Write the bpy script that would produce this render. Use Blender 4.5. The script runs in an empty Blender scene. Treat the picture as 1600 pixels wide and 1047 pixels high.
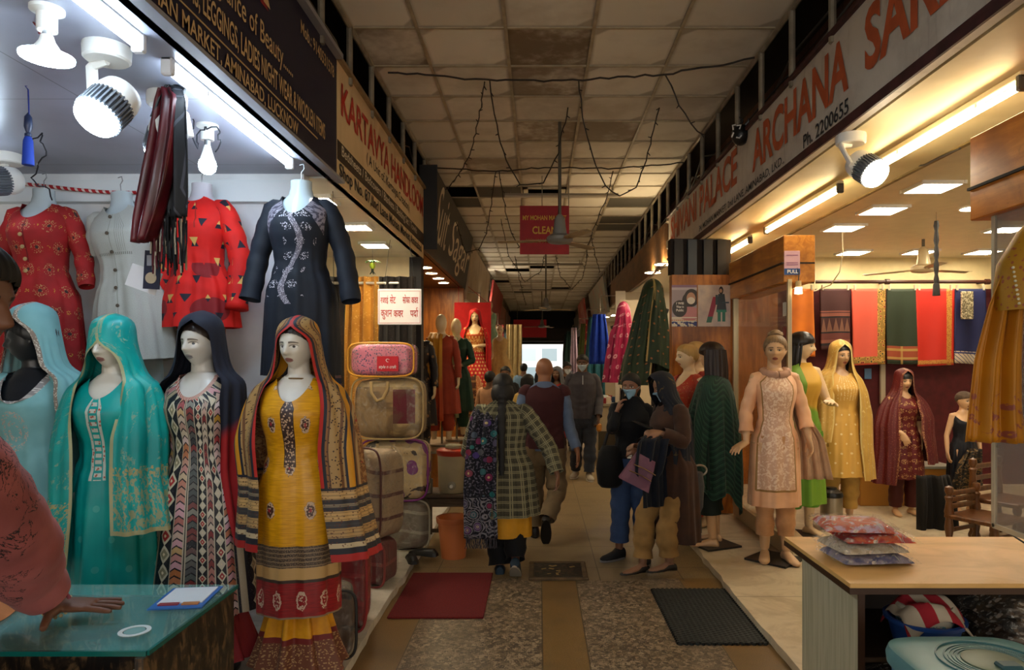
import bpy, math, random
import numpy as np
from mathutils import Vector, Matrix, Euler

# ------------------------------------------------------------------ camera, sky, sun, exposure
SC = bpy.context.scene
COL = SC.collection
F = 1071.0            # focal length in pixels of the 1600-wide frame
VX, VY, EYE = 842.0, 565.0, 1.6
cam = bpy.data.objects.new('camera', bpy.data.cameras.new('camera'))
COL.objects.link(cam)
cam.location = (0, 0, EYE)
cam.rotation_euler = (math.pi/2, 0, 0)
cam.data.sensor_width = 36.0
cam.data.lens = 36.0*F/1600.0
cam.data.shift_x = (800-VX)/1600.0
cam.data.shift_y = (VY-523.5)/1600.0
cam.data.clip_start = 0.05
SC.camera = cam
w = bpy.data.worlds.new('world'); SC.world = w
w.use_nodes = True
w.node_tree.nodes['Background'].inputs[0].default_value = (1.0, 0.92, 0.82, 1)
w.node_tree.nodes['Background'].inputs[1].default_value = 0.75
sun = bpy.data.objects.new('sun', bpy.data.lights.new('sun', 'SUN')); COL.objects.link(sun)
sun.data.energy = 0.22; sun.data.angle = 0.2; sun.data.color = (0.9, 0.96, 1)
sun.rotation_euler = (math.radians(22), 0, 0)
SC.view_settings.view_transform = 'Standard'
SC.view_settings.look = 'None'
SC.view_settings.exposure = 1.8
SC.view_settings.gamma = 1.0
SC.cycles.use_denoising = True
SC.cycles.max_bounces = 8
SC.cycles.sample_clamp_indirect = 6.0
SC.cycles.caustics_reflective = False
SC.cycles.caustics_refractive = False

COOL = (0.67, 0.84, 1.0)
WARM = (1.0, 0.77, 0.44)
NEUT = (1.0, 0.86, 0.64)
L_TUBE_L, L_TUBE_R, L_SPOT, L_PANEL, L_DOWN, L_FAR = 8.2, 9.0, 19.0, 15.0, 60.0, 16.0

random.seed(7); RNG = np.random.RandomState(7)
PI = math.pi

def at(px, py, Y):
    return Vector(((px-VX)*Y/F, Y, EYE-(py-VY)*Y/F))

def lin(h):
    if isinstance(h, (tuple, list)): return tuple(h[:3])
    h = h.lstrip('#')
    v = [int(h[i:i+2], 16)/255 for i in (0, 2, 4)]
    return tuple(x/12.92 if x <= .04045 else ((x+.055)/1.055)**2.4 for x in v)

# ------------------------------------------------------------------ shader expressions
class X:
    def __init__(s, t, k): s.t = t; s.k = k
    def _b(s, op, o, r=False):
        a, b = (o, s) if r else (s, o)
        return mth(s.t, op, a, b)
    def __add__(s, o): return s._b('ADD', o)
    __radd__ = __add__
    def __sub__(s, o): return s._b('SUBTRACT', o)
    def __rsub__(s, o): return s._b('SUBTRACT', o, True)
    def __mul__(s, o): return s._b('MULTIPLY', o)
    __rmul__ = __mul__
    def __truediv__(s, o): return s._b('DIVIDE', o)
    def __rtruediv__(s, o): return s._b('DIVIDE', o, True)
    def __neg__(s): return s._b('MULTIPLY', -1.0)
    def lt(s, o): return s._b('LESS_THAN', o)
    def gt(s, o): return s._b('GREATER_THAN', o)
    def pw(s, o): return s._b('POWER', o)
    def fr(s): return mth(s.t, 'FRACT', s)
    def fl(s): return mth(s.t, 'FLOOR', s)
    def ab(s): return mth(s.t, 'ABSOLUTE', s)
    def sn(s): return mth(s.t, 'SINE', s)
    def sq(s): return mth(s.t, 'SQRT', s)
    def mn(s, o): return s._b('MINIMUM', o)
    def mx(s, o): return s._b('MAXIMUM', o)
    def cl(s): return mth(s.t, 'ADD', s, 0.0, clamp=True)
    def pp(s, o): return s._b('PINGPONG', o)
    def within(s, a, b): return s.gt(a)*s.lt(b)

def put(t, inp, v):
    if isinstance(v, X): t.links.new(v.k, inp)
    elif hasattr(v, 'is_output'): t.links.new(v, inp)
    elif isinstance(v, (int, float)): inp.default_value = v
    else:
        v = lin(v)
        inp.default_value = (*v, 1) if len(inp.default_value) == 4 else v

def mth(t, op, *a, clamp=False):
    n = t.nodes.new('ShaderNodeMath'); n.operation = op; n.use_clamp = clamp
    for i, v in enumerate(a): put(t, n.inputs[i], v)
    return X(t, n.outputs[0])

class Sh:
    def __init__(s, name):
        s.m = bpy.data.materials.new(name); s.m.use_nodes = True
        s.t = s.m.node_tree; s.b = s.t.nodes['Principled BSDF']; s.c = {}
    def sep(s, sock):
        n = s.t.nodes.new('ShaderNodeSeparateXYZ'); s.t.links.new(sock, n.inputs[0])
        return tuple(X(s.t, o) for o in n.outputs)
    def attr(s, name='pat'):
        if name not in s.c:
            n = s.t.nodes.new('ShaderNodeAttribute'); n.attribute_name = name
            s.c[name] = n.outputs['Vector']
        return s.c[name]
    def pat(s, name='pat'): return s.sep(s.attr(name))
    def objv(s):
        if 'o' not in s.c: s.c['o'] = s.t.nodes.new('ShaderNodeTexCoord').outputs['Object']
        return s.c['o']
    def obj(s): return s.sep(s.objv())
    def vec(s, x, y, z=0.0):
        n = s.t.nodes.new('ShaderNodeCombineXYZ')
        for i, v in enumerate((x, y, z)): put(s.t, n.inputs[i], v)
        return n.outputs[0]
    def noise(s, v=None, scale=5, detail=2, rough=.5, dist=0):
        n = s.t.nodes.new('ShaderNodeTexNoise')
        s.t.links.new(v if v is not None else s.objv(), n.inputs['Vector'])
        n.inputs['Scale'].default_value = scale; n.inputs['Detail'].default_value = detail
        n.inputs['Roughness'].default_value = rough; n.inputs['Distortion'].default_value = dist
        return X(s.t, n.outputs[0])
    def vor(s, v=None, scale=5, feature='F1', rnd=1.0):
        n = s.t.nodes.new('ShaderNodeTexVoronoi'); n.feature = feature
        s.t.links.new(v if v is not None else s.objv(), n.inputs['Vector'])
        n.inputs['Scale'].default_value = scale; n.inputs['Randomness'].default_value = rnd
        d = X(s.t, n.outputs['Distance'])
        col = n.outputs.get('Color')
        return d, (s.sep(col) if col is not None else None)
    def hash(s, x, y=0.0):
        n = s.t.nodes.new('ShaderNodeTexWhiteNoise'); n.noise_dimensions = '3D'
        s.t.links.new(s.vec(x, y, 0.0), n.inputs['Vector'])
        return X(s.t, n.outputs['Value'])
    def mix(s, f, a, b):
        n = s.t.nodes.new('ShaderNodeMix'); n.data_type = 'RGBA'; n.clamp_factor = True
        put(s.t, n.inputs[0], f); put(s.t, n.inputs[6], a); put(s.t, n.inputs[7], b)
        return n.outputs[2]
    def stop(s, x, *cs):
        n = s.t.nodes.new('ShaderNodeValToRGB'); r = n.color_ramp
        while len(r.elements) < len(cs): r.elements.new(.5)
        for e, (p, c) in zip(r.elements, cs): e.position = p; e.color = (*lin(c), 1)
        put(s.t, n.inputs[0], x); return n.outputs[0]
    def sm(s, x, a, b):
        n = s.t.nodes.new('ShaderNodeMapRange'); n.interpolation_type = 'SMOOTHSTEP'
        put(s.t, n.inputs[0], x); put(s.t, n.inputs[1], a); put(s.t, n.inputs[2], b)
        return X(s.t, n.outputs[0])
    def out(s, color=None, rough=.6, metal=0, bump=None, bd=.004, bs=.5, spec=.4, sheen=0, alpha=None, trans=None, ior=None, emis=None, es=1, coat=0):
        b = s.b.inputs; t = s.t
        if color is not None: put(t, b['Base Color'], color)
        put(t, b['Roughness'], rough); put(t, b['Metallic'], metal); put(t, b['Specular IOR Level'], spec)
        if sheen: b['Sheen Weight'].default_value = sheen*.3
        if coat: b['Coat Weight'].default_value = coat; b['Coat Roughness'].default_value = .15
        if alpha is not None: put(t, b['Alpha'], alpha)
        if trans is not None: put(t, b['Transmission Weight'], trans)
        if ior is not None: b['IOR'].default_value = ior
        if emis is not None: put(t, b['Emission Color'], emis); put(t, b['Emission Strength'], es)
        if bump is not None:
            n = t.nodes.new('ShaderNodeBump'); n.inputs['Distance'].default_value = bd; n.inputs['Strength'].default_value = bs
            put(t, n.inputs['Height'], bump); t.links.new(n.outputs[0], b['Normal'])
        return s.m

MC = {}
def plain(col, rough=.6, metal=0, spec=.4, var=.0, key=None):
    k = ('p', str(col), rough, metal, spec, var)
    if k not in MC:
        s = Sh('plain'); c = lin(col)
        if var:
            f = s.noise(scale=9, detail=4)
            cc = s.mix(s.sm(f, .3, .7), tuple(x*(1-var) for x in c), tuple(min(1, x*(1+var)) for x in c))
        else: cc = c
        MC[k] = s.out(cc, rough, metal, spec=spec)
    return MC[k]
def fabric(col, rough=.75, sheen=.15, weave=700, fold=0, col2=None):
    k = ('f', str(col), rough, sheen, weave, str(col2))
    if k not in MC:
        s = Sh('fabric'); c = lin(col)
        f = s.noise(scale=14, detail=4)
        c2 = lin(col2) if col2 else tuple(x*.8 for x in c)
        cc = s.mix(s.sm(f, .3, .75), c, c2)
        MC[k] = s.out(cc, rough, sheen=sheen, bump=s.noise(scale=weave/6, detail=1)*.3+s.noise(scale=22, detail=3), bd=.006, bs=.35, spec=.25)
    return MC[k]
def glow(col, strength):
    k = ('g', str(col), strength)
    if k not in MC:
        s = Sh('lamp_glow'); MC[k] = s.out((.9, .9, .9), .4, emis=col, es=strength)
    return MC[k]

# ------------------------------------------------------------------ mesh building
class MB:
    def __init__(s): s.v = []; s.f = []; s.p = []; s.mi = []; s.n = 0; s.cur = 0
    def add(s, verts, faces, pat=None):
        verts = np.asarray(verts, float).reshape(-1, 3)
        s.v.append(verts); m = len(verts)
        s.p.append(np.zeros((m, 3)) if pat is None else np.asarray(pat, float).reshape(-1, 3))
        for f in faces: s.f.append(tuple(i+s.n for i in f)); s.mi.append(s.cur)
        s.n += m
        return s
    def grid(s, P, pat=None, close=False, cap0=False, cap1=False, flip=False):
        P = np.asarray(P, float); R, C = P.shape[:2]; fs = []
        for r in range(R-1):
            for c in range(C if close else C-1):
                d = (c+1) % C
                q = (r*C+c, r*C+d, (r+1)*C+d, (r+1)*C+c)
                fs.append(q[::-1] if flip else q)
        if cap0: q = tuple(range(C)); fs.append(q if flip else q[::-1])
        if cap1: q = tuple((R-1)*C+c for c in range(C)); fs.append(q[::-1] if flip else q)
        return s.add(P.reshape(-1, 3), fs, pat)
    def box(s, c, d, rot=None, bev=0.0):
        c = np.asarray(c, float); h = np.asarray(d, float)/2
        if bev <= 0:
            P = np.array([(x, y, z) for x in (-1, 1) for y in (-1, 1) for z in (-1, 1)], float)*h
            fs = [(0, 1, 3, 2), (4, 6, 7, 5), (0, 4, 5, 1), (2, 3, 7, 6), (0, 2, 6, 4), (1, 5, 7, 3)]
        else:
            bev = min(bev, min(h)*.9)
            P = []; 
            for x in (-1, 1):
                for y in (-1, 1):
                    for z in (-1, 1):
                        sgn = np.array((x, y, z), float)
                        for a in range(3):
                            q = sgn*(h-bev); q[a] = sgn[a]*h[a]; P.append(q)
            P = np.array(P); idx = {}
            k = 0
            for x in (0, 1):
                for y in (0, 1):
                    for z in (0, 1):
                        for a in range(3): idx[(x, y, z, a)] = k; k += 1
            fs = []
            for a in range(3):
                b, g = (a+1) % 3, (a+2) % 3
                for sa in (0, 1):
                    q = []
                    for sb, sg in ((0, 0), (1, 0), (1, 1), (0, 1)):
                        t = [0, 0, 0]; t[a] = sa; t[b] = sb; t[g] = sg; q.append(idx[(*t, a)])
                    fs.append(tuple(q) if sa else tuple(q[::-1]))
                for sb in (0, 1):
                    for sg in (0, 1):
                        t0 = [0, 0, 0]; t0[b] = sb; t0[g] = sg; t0[a] = 0; t1 = list(t0); t1[a] = 1
                        q = (idx[(*t0, b)], idx[(*t1, b)], idx[(*t1, g)], idx[(*t0, g)])
                        fs.append(q if (sb == sg) else q[::-1])
            for x in (0, 1):
                for y in (0, 1):
                    for z in (0, 1):
                        q = tuple(idx[(x, y, z, a)] for a in range(3))
                        fs.append(q if (x+y+z) % 2 else q[::-1])
        if rot is not None: P = P @ np.array(Euler(rot).to_matrix()).T
        return s.add(P+c, fs, P+h)
    def tube(s, path, r, n=12, cap=True, flat=None, up=None):
        path = [np.asarray(p, float) for p in path]; m = len(path)
        r = [r]*m if np.isscalar(r) or (isinstance(r, tuple) and len(r) == 2 and m != 2) else list(r)
        T = []
        for i in range(m):
            d = path[min(i+1, m-1)]-path[max(i-1, 0)]; T.append(d/(np.linalg.norm(d)+1e-9))
        if up is None: up = np.array((0, 0, 1.)) if abs(T[0][2]) < .9 else np.array((0, 1., 0))
        N = np.asarray(up, float); rows = []; pats = []; L = 0
        for i in range(m):
            N = N-T[i]*N.dot(T[i]); N /= np.linalg.norm(N)+1e-9
            B = np.cross(T[i], N)
            if i: L += np.linalg.norm(path[i]-path[i-1])
            ri = r[i]; ra, rb = (ri, ri) if np.isscalar(ri) else ri
            a = np.linspace(0, 2*PI, n, endpoint=False)
            rows.append(path[i]+np.outer(np.cos(a)*ra, B)+np.outer(np.sin(a)*rb, N))
            pats.append(np.stack([a*ra, np.full(n, L), np.ones(n)], 1))
        return s.grid(rows, np.array(pats), close=True, cap0=cap, cap1=cap)
    def lathe(s, prof, c=(0, 0, 0), n=24, axis=None, cap=True):
        a = np.linspace(0, 2*PI, n, endpoint=False); c = np.asarray(c, float)
        P = np.array([[(r*math.cos(t), r*math.sin(t), z) for t in a] for r, z in prof])
        if axis is not None:
            q = np.array(Vector((0, 0, 1)).rotation_difference(Vector(axis)).to_matrix()); P = P @ q.T
        pat = np.array([[(t*r, z, r) for t in a] for r, z in prof])
        return s.grid(P+c, pat, close=True, cap0=cap, cap1=cap)
    def ball(s, c, r, n=16, m=10):
        r = np.array((r, r, r)) if np.isscalar(r) else np.asarray(r)
        P = [[np.asarray(c)+r*np.array((math.sin(p)*math.cos(t), math.sin(p)*math.sin(t), -math.cos(p))) for t in np.linspace(0, 2*PI, n, endpoint=False)] for p in np.linspace(.02, PI-.02, m)]
        return s.grid(P, None, close=True, cap0=True, cap1=True)
    def quad(s, a, b, c, d, nu=1, nv=1, pat=None):
        a, b, c, d = [np.asarray(x, float) for x in (a, b, c, d)]
        P = [[(a*(1-u)+b*u)*(1-v)+(d*(1-u)+c*u)*v for u in np.linspace(0, 1, nu+1)] for v in np.linspace(0, 1, nv+1)]
        W = np.linalg.norm(b-a); H = np.linalg.norm(d-a)
        pt = [[(u*W, v*H, 0) for u in np.linspace(0, 1, nu+1)] for v in np.linspace(0, 1, nv+1)]
        return s.grid(P, np.array(pt))
    def mesh(s, name, mats, smooth=True):
        me = bpy.data.meshes.new(name)
        V = np.concatenate(s.v); me.from_pydata(V.tolist(), [], s.f)
        at_ = me.attributes.new('pat', 'FLOAT_VECTOR', 'POINT')
        at_.data.foreach_set('vector', np.concatenate(s.p).astype(np.float32).ravel())
        for m in (mats if isinstance(mats, (list, tuple)) else [mats]): me.materials.append(m)
        me.polygons.foreach_set('material_index', s.mi)
        if smooth: me.polygons.foreach_set('use_smooth', [True]*len(s.f)); 
        me.update()
        return me
    def build(s, name, mats, parent=None, smooth=True, angle=40):
        me = s.mesh(name, mats, smooth)
        if smooth and angle: me.set_sharp_from_angle(angle=math.radians(angle))
        return link(name, me, parent)

def link(name, data, parent=None):
    o = bpy.data.objects.new(name, data); COL.objects.link(o)
    if parent is not None: o.parent = parent
    return o
def tag(o, label, cat, group=None, kind=None):
    o['label'] = label; o['category'] = cat
    if group: o['group'] = group
    if kind: o['kind'] = kind
    return o
def thing(name, label, cat, loc=(0, 0, 0), rz=0, group=None, kind=None):
    o = link(name, None); o.location = loc; o.rotation_euler = (0, 0, rz)
    return tag(o, label, cat, group, kind)
def struct(o):
    o['kind'] = 'structure'; return o
def part(o, label):
    o['label'] = label; return o
def dup(o, parent=None, **kw):
    c = o.copy(); COL.objects.link(c)
    if parent is not None: c.parent = parent
    for k, v in kw.items():
        if k in ('label', 'group'): c[k] = v
        elif k == 'loc': c.location = v
        elif k == 'rz': c.rotation_euler = (0, 0, v)
    for ch in list(o.children): dup(ch, c)
    return c
def solid(o, t=.003):
    m = o.modifiers.new('solid', 'SOLIDIFY'); m.thickness = t; m.offset = 0; return o

def text_mesh(txt, bold=0.0, shear=0.0):
    cu = bpy.data.curves.new('lettering', 'FONT'); cu.body = txt; cu.offset = bold; cu.shear = shear; cu.resolution_u = 3
    o = bpy.data.objects.new('lettering', cu); COL.objects.link(o)
    dg = bpy.context.evaluated_depsgraph_get(); dg.update()
    me = bpy.data.meshes.new_from_object(o.evaluated_get(dg))
    bpy.data.objects.remove(o); bpy.data.curves.remove(cu)
    return me
def letters(txt, org, right, up, u0, v0, u1, v1, m, parent=None, bold=.01, shear=0, lift=.003, name='lettering', slant=0):
    """text fitted in the rectangle (u0,v0)-(u1,v1) of the plane at org"""
    me = text_mesh(txt, bold, shear)
    n = len(me.vertices); co = np.empty(n*3); me.vertices.foreach_get('co', co); co = co.reshape(-1, 3)
    lo, hi = co.min(0), co.max(0)
    a = (co[:, 0]-lo[0])/(hi[0]-lo[0]); b = (co[:, 1]-lo[1])/(hi[1]-lo[1])
    right = np.asarray(right, float); up = np.asarray(up, float); nor = np.cross(right, up); nor /= np.linalg.norm(nor)
    P = np.asarray(org, float)+np.outer(u0+a*(u1-u0), right)+np.outer(v0+b*(v1-v0)+slant*a, up)+nor*lift
    me.vertices.foreach_set('co', P.ravel()); me.update()
    me.materials.clear(); me.materials.append(m)
    return link(name, me, parent)
# ------------------------------------------------------------------ large structure
XL, XR, ZC = -1.29, 1.64, 3.9
PL = .05      # height of the shop plinths

def m_floor():
    s = Sh('terrazzo_floor'); x, y, z = s.obj()
    d, c = s.vor(scale=85); d2, c2 = s.vor(scale=38)
    chip = s.stop(c[0], (0, '#3a2f25'), (.35, '#5d4e3d'), (.6, '#6d5d4a'), (.8, '#928068'), (1, '#302822'))
    chip2 = s.stop(c2[1], (0, '#483c30'), (.5, '#6a5a47'), (1, '#96856c'))
    gray = s.mix(s.sm(d, .25, .6), chip, chip2)
    n = s.noise(scale=180, detail=2)
    band = s.mix(s.sm(n, .3, .7), '#7b5f35', '#624a28')
    inb = (x.within(.02, .27)*y.lt(5.0)+x.gt(1.03)+x.lt(-.74)).cl()
    wob = s.noise(scale=3, detail=3)
    tile = s.mix(s.sm(s.noise(scale=120, detail=2), .3, .7), '#857150', '#6f5d3e')
    far = y.gt(5.06).mx(0)
    base = s.mix(inb, gray, band)
    base = s.mix(far, base, s.mix((d2.lt(.25))*.6, tile, chip2))
    plug = x.within(-.12, .75)*y.within(4.55, 6.3)*y.gt(5.0)
    base = s.mix(plug*.8, base, '#7a6a50')
    gx = ((x-.145)/.61+.5).fr().pp(.5); gy = ((y-5.02)/.61+.5).fr().pp(.5)
    line = (gx.lt(.006)+gy.lt(.006)).cl()*y.gt(5.0)
    ln2 = ((x-.02).ab().lt(.004)+(x-.27).ab().lt(.004)+(x-1.03).ab().lt(.003)+(x+.74).ab().lt(.003)).cl()*y.lt(5.02)
    base = s.mix((line+ln2).cl()*.75, base, '#3a2f22')
    base = s.mix(s.sm(wob, .45, .75)*.45, base, '#54442e')
    return s.out(base, .42, bump=n, bd=.002, bs=.3, spec=.35)
def m_marble(name, a, b, joint=.62, dx=0.0, dy=0.0, rough=.3):
    s = Sh(name); x, y, z = s.obj()
    n = s.noise(scale=2.5, detail=6, rough=.65, dist=1.5); n2 = s.noise(scale=11, detail=4)
    c = s.mix(s.sm(n, .4, .62), a, b)
    c = s.mix(s.sm(n2, .56, .8)*.35, c, '#6e5c44')
    gx = ((x-dx)/joint).fr().pp(.5); gy = ((y-dy)/(joint*1.6)).fr().pp(.5)
    c = s.mix((gx.lt(.004)+gy.lt(.003)).cl()*.7, c, '#4c4030')
    return s.out(c, rough, spec=.4)
def m_tile():
    s = Sh('ceiling_tile'); t, st, e = s.pat(); x, y, z = s.obj()
    n = s.noise(scale=1.7, detail=5, rough=.6); n2 = s.noise(scale=14, detail=3)
    c = s.mix(t, '#d6cfc0', '#e2dccf')
    c = s.mix(s.sm(n, .45, .75)*.45, c, '#a0917a')
    c = s.mix(st*s.sm(n+n2*.25, .35, .7), c, '#7a6a56')
    c = s.mix(s.sm(e, .86, 1.0)*.5, c, '#6a5a45')
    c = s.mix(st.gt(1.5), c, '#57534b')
    return s.out(c, .85, bump=n2, bd=.003, bs=.3, spec=.2)
def m_brick(a='#6b4a38', b='#503628', mortar='#3a2e26', ax=1):
    s = Sh('brick'); q = s.obj(); u = q[ax]; v = q[2]
    r = (v/.085).fl(); row = (v/.085).fr(); uu = u/.23+r.pp(1)*.5
    cell = uu.fr()
    c = s.mix(s.hash(uu.fl(), r), a, b)
    jn = (row.lt(.14)+cell.lt(.05)).cl()
    return s.out(s.mix(jn, c, mortar), .9, bump=1-jn, bd=.006, bs=.6)
def m_wood(name, a, b, axis=2, scale=1.0, rough=.35, dark=None):
    s = Sh(name); q = list(s.obj()); q[axis] = q[axis]*.12
    v = s.vec(*q)
    n = s.noise(v, 14*scale, 5, .6, 1.2); n2 = s.noise(scale=2.3, detail=5, dist=.8); n3 = s.noise(scale=26, detail=3)
    c = s.mix(s.sm(n, .3, .7), a, b)
    c = s.mix(s.sm(n2, .42, .7)*.6, c, dark or tuple(x*.5 for x in lin(b)))
    c = s.mix(s.sm(n3, .58, .75)*.25, c, tuple(x*.35 for x in lin(b)))
    return s.out(c, rough, spec=.4, bump=n, bd=.001, bs=.2)

def plane(name, a, b, c, d, m, nu=1, nv=1, kind=True, parent=None):
    o = MB().quad(a, b, c, d, nu, nv).build(name, m, parent, smooth=False)
    return struct(o) if kind else o
def slab(name, c, d, m, parent=None, bev=0, kind=True):
    o = MB().box(c, d, bev=bev).build(name, m, parent, smooth=False)
    return struct(o) if kind else o

M_FLOOR = m_floor()
M_MARB_R = m_marble('cream_marble', '#c9b99c', '#b3a183', .9, .35, .2)
M_MARB_L = m_marble('grey_marble', '#b9b4a6', '#cfcabd', .5, .1, .1)
plane('floor', (-1.0, -5, 0), (1.33, -5, 0), (1.33, 34, 0), (-1.0, 34, 0), M_FLOOR)
def plinth(name, x0, x1, edge, m):
    # slab with a chipped, uneven edge along the lane
    ys = np.arange(-5, 34.01, .12); top = []; r = np.random.RandomState(3)
    for y in ys:
        e = edge+(r.rand()-.5)*.022
        top.append([(x0 if x0 != edge else e, y), (x1 if x1 != edge else e, y)])
    rows = []
    for (a, b), y in zip(top, ys):
        A = (a[0], y); B = (b[0], y)
        rows.append([(A[0], y, 0), (A[0], y, PL), (B[0], y, PL), (B[0], y, 0)])
    return struct(MB().grid(rows).build(name, m, smooth=False))
plinth('floor_left', -4.6, -.98, -.98, M_MARB_L)
plinth('floor_right', 1.31, 6.3, 1.31, M_MARB_R)

# suspended ceiling of the lane: tiles one by one, some missing, over a dark void
xs = [-1.29, -.84, -.23, .38, .985, 1.64]
ys = [4.727+.61*k for k in range(-16, 48)]
kz = lambda Y: round((Y-4.727)/.61)
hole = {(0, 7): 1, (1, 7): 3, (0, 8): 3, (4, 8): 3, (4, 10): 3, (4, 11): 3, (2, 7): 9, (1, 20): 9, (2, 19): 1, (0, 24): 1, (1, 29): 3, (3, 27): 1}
stain = {(2, 0): 1.0, (2, 1): .85, (2, -1): .25, (2, 2): .3, (2, 3): .9, (3, 3): .8, (1, 3): .15, (4, 2): .35, (1, 4): .2, (2, 4): .4, (3, 5): .5, (2, 6): .4}
b = MB()
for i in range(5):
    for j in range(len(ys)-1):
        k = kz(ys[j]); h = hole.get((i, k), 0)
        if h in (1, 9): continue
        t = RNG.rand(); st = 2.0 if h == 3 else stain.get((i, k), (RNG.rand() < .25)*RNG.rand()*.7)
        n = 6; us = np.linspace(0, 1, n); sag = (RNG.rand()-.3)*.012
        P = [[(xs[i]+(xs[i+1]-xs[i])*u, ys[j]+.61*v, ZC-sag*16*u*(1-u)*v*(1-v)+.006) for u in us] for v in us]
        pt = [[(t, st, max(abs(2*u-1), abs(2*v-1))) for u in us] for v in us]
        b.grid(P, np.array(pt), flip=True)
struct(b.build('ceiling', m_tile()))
M_BAR = plain('#a2957c', .6, var=.15)
b = MB()
for x in xs: b.box((x, 14, ZC), (.024, 38, .012))
for y in ys: b.box(((XL+XR)/2, y, ZC), (XR-XL, .02, .010))
struct(b.build('trim_1', M_BAR, smooth=False))
# vent frame in the opened tile
b = MB(); cx, cy = .075, ys[0]+.61*(7+16)+.305
for dx, dy, sx, sy in ((0, .25, .56, .06), (0, -.25, .56, .06), (.25, 0, .06, .56), (-.25, 0, .06, .56)): b.box((cx+dx, cy+dy, ZC-.008), (sx, sy, .02))
tag(b.build('ceiling_vent', plain('#cfc4a8', .5), smooth=False), 'open square vent frame in the ceiling above the hanging red sign', 'vent')
M_DARK = plain('#2b241e', .9)
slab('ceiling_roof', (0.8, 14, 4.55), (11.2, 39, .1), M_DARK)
M_BRICK = m_brick()
slab('wall_left_upper', (-2.0, 14, 3.72), (.1, 39, 1.66), M_BRICK)
slab('wall_right_upper', (2.5, 14, 3.75), (.1, 39, 1.6), M_BRICK)
M_PLAST = plain('#d9d2c0', .8, var=.08)
slab('wall_left_outer', (-4.65, 14, 2.2), (.1, 39, 4.7), M_PLAST)
slab('wall_right_outer', (6.35, 14, 2.2), (.1, 39, 4.7), M_PLAST)

# bars and rails between the signboards and the ceiling
M_PIPE = plain('#8d8372', .45, metal=.3, var=.25)
for side, X0, z0 in (('left', XL, 3.5), ('right', XR, 3.4)):
    sg = -1 if side == 'left' else 1
    r = thing('railing', 'grey pipe railing with wires between %s and the ceiling' % ('the navy and cream signboards' if side == 'left' else 'the white hand-painted signboard'), 'railing', (0, 0, 0))
    MB().tube([(X0, -4, ZC-.02), (X0, 33, ZC-.02)], .018, 8).build('top_rail', M_PIPE, r)
    MB().tube([(X0+sg*.02, -4, z0), (X0+sg*.02, 33, z0)], .02, 8).build('bottom_rail', M_PIPE, r)
    for k in range(-4, 42):
        y = (4.06 if side == 'left' else 3.83)+.61*k
        MB().tube([(X0, y, z0-.02), (X0, y, ZC-.02)], .022, 8).build('post', M_PIPE, r)
    rr = random.Random(5)
    for n in range(7):
        p = [(X0+sg*(.06+.06*n+rr.uniform(0, .05)), y, z0+.06+rr.uniform(0, .3)+.05*math.sin(y*3+n)) for y in np.arange(0, 30, .8)]
        MB().tube(p, .008, 5).build('wire', plain(['#1c1c1c', '#3b3630', '#5a564e'][n % 3], .5), r)

# ---------------- left shops
M_WHITE = plain('#e4e6e8', .55, var=.04)
M_LCEIL = plain('#d6d9dc', .4, var=.06)
ZL = 2.75
def gridded_ceiling(name, a, b_, col, step, z):
    s = Sh('board_ceiling'); x, y, zz = s.obj()
    g = ((x/step).fr().lt(.006)+(y/step).fr().lt(.006)).cl()
    c = s.mix(s.sm(s.noise(scale=3, detail=4), .4, .7), lin(col), tuple(v*.88 for v in lin(col)))
    m = s.out(s.mix(g*.7, c, '#4b4b4b'), .35, spec=.5)
    return slab(name, ((a[0]+b_[0])/2, (a[1]+b_[1])/2, z+.03), (abs(b_[0]-a[0]), abs(b_[1]-a[1]), .06), m)
gridded_ceiling('ceiling_left', (-4.6, -5), (XL-.01, 4.25), '#9c9eac', 1.0, ZL)
slab('wall_left_back', ((-4.6-1.44)/2, 4.25, 1.4), (3.16, .1, 2.7), M_WHITE)
slab('trim_2', ((-4.6-1.44)/2, 4.17, 2.63), (3.16, .08, .13), plain('#dde3e6', .5))
gridded_ceiling('ceiling_left_handloom', (-4.6, 4.3), (XL-.01, 7.6), '#e2dccb', 1.2, ZL)
slab('wall_left_handloom', ((-4.6-1.42)/2, 7.6, 1.4), (3.2, .1, 2.7), plain('#e6d3a8', .7, var=.05))
slab('wall_left_pillar', (-1.36, 7.62, 1.45), (.13, .16, 2.8), plain('#26201c', .6))
M_WOOD = m_wood('brown_wood', '#b8702a', '#854a16', 2, 1.0, .35)
M_WOOD2 = m_wood('orange_wood', '#cf8f3e', '#a8682a', 1, 1.0, .3)
slab('ceiling_left_soffit', (-2.29, 9.9, 2.9), (1.85, 4.4, .06), m_wood('soffit_wood', '#5e3c1c', '#46290f', 1))
slab('wall_left_wood', (-2.4, 11.9, 1.45), (2.2, .1, 2.9), M_WOOD)
slab('wall_left_inner', (-3.4, 9.9, 1.45), (.1, 4.4, 2.9), M_WOOD)
for k, (y, c) in enumerate(((17.0, '#c9b287'), (21.5, '#a9583f'), (26, '#b9b09a'), (30, '#7d6a52'))):
    slab('wall_left_far_%s' % 'abcd'[k], (-3.0, y, 1.4), (3.3, .1, 2.8), plain(c, .7))
slab('ceiling_left_far', (-3.0, 22.8, 2.85), (3.3, 21.5, .06), plain('#d5cfbe', .6))

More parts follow.
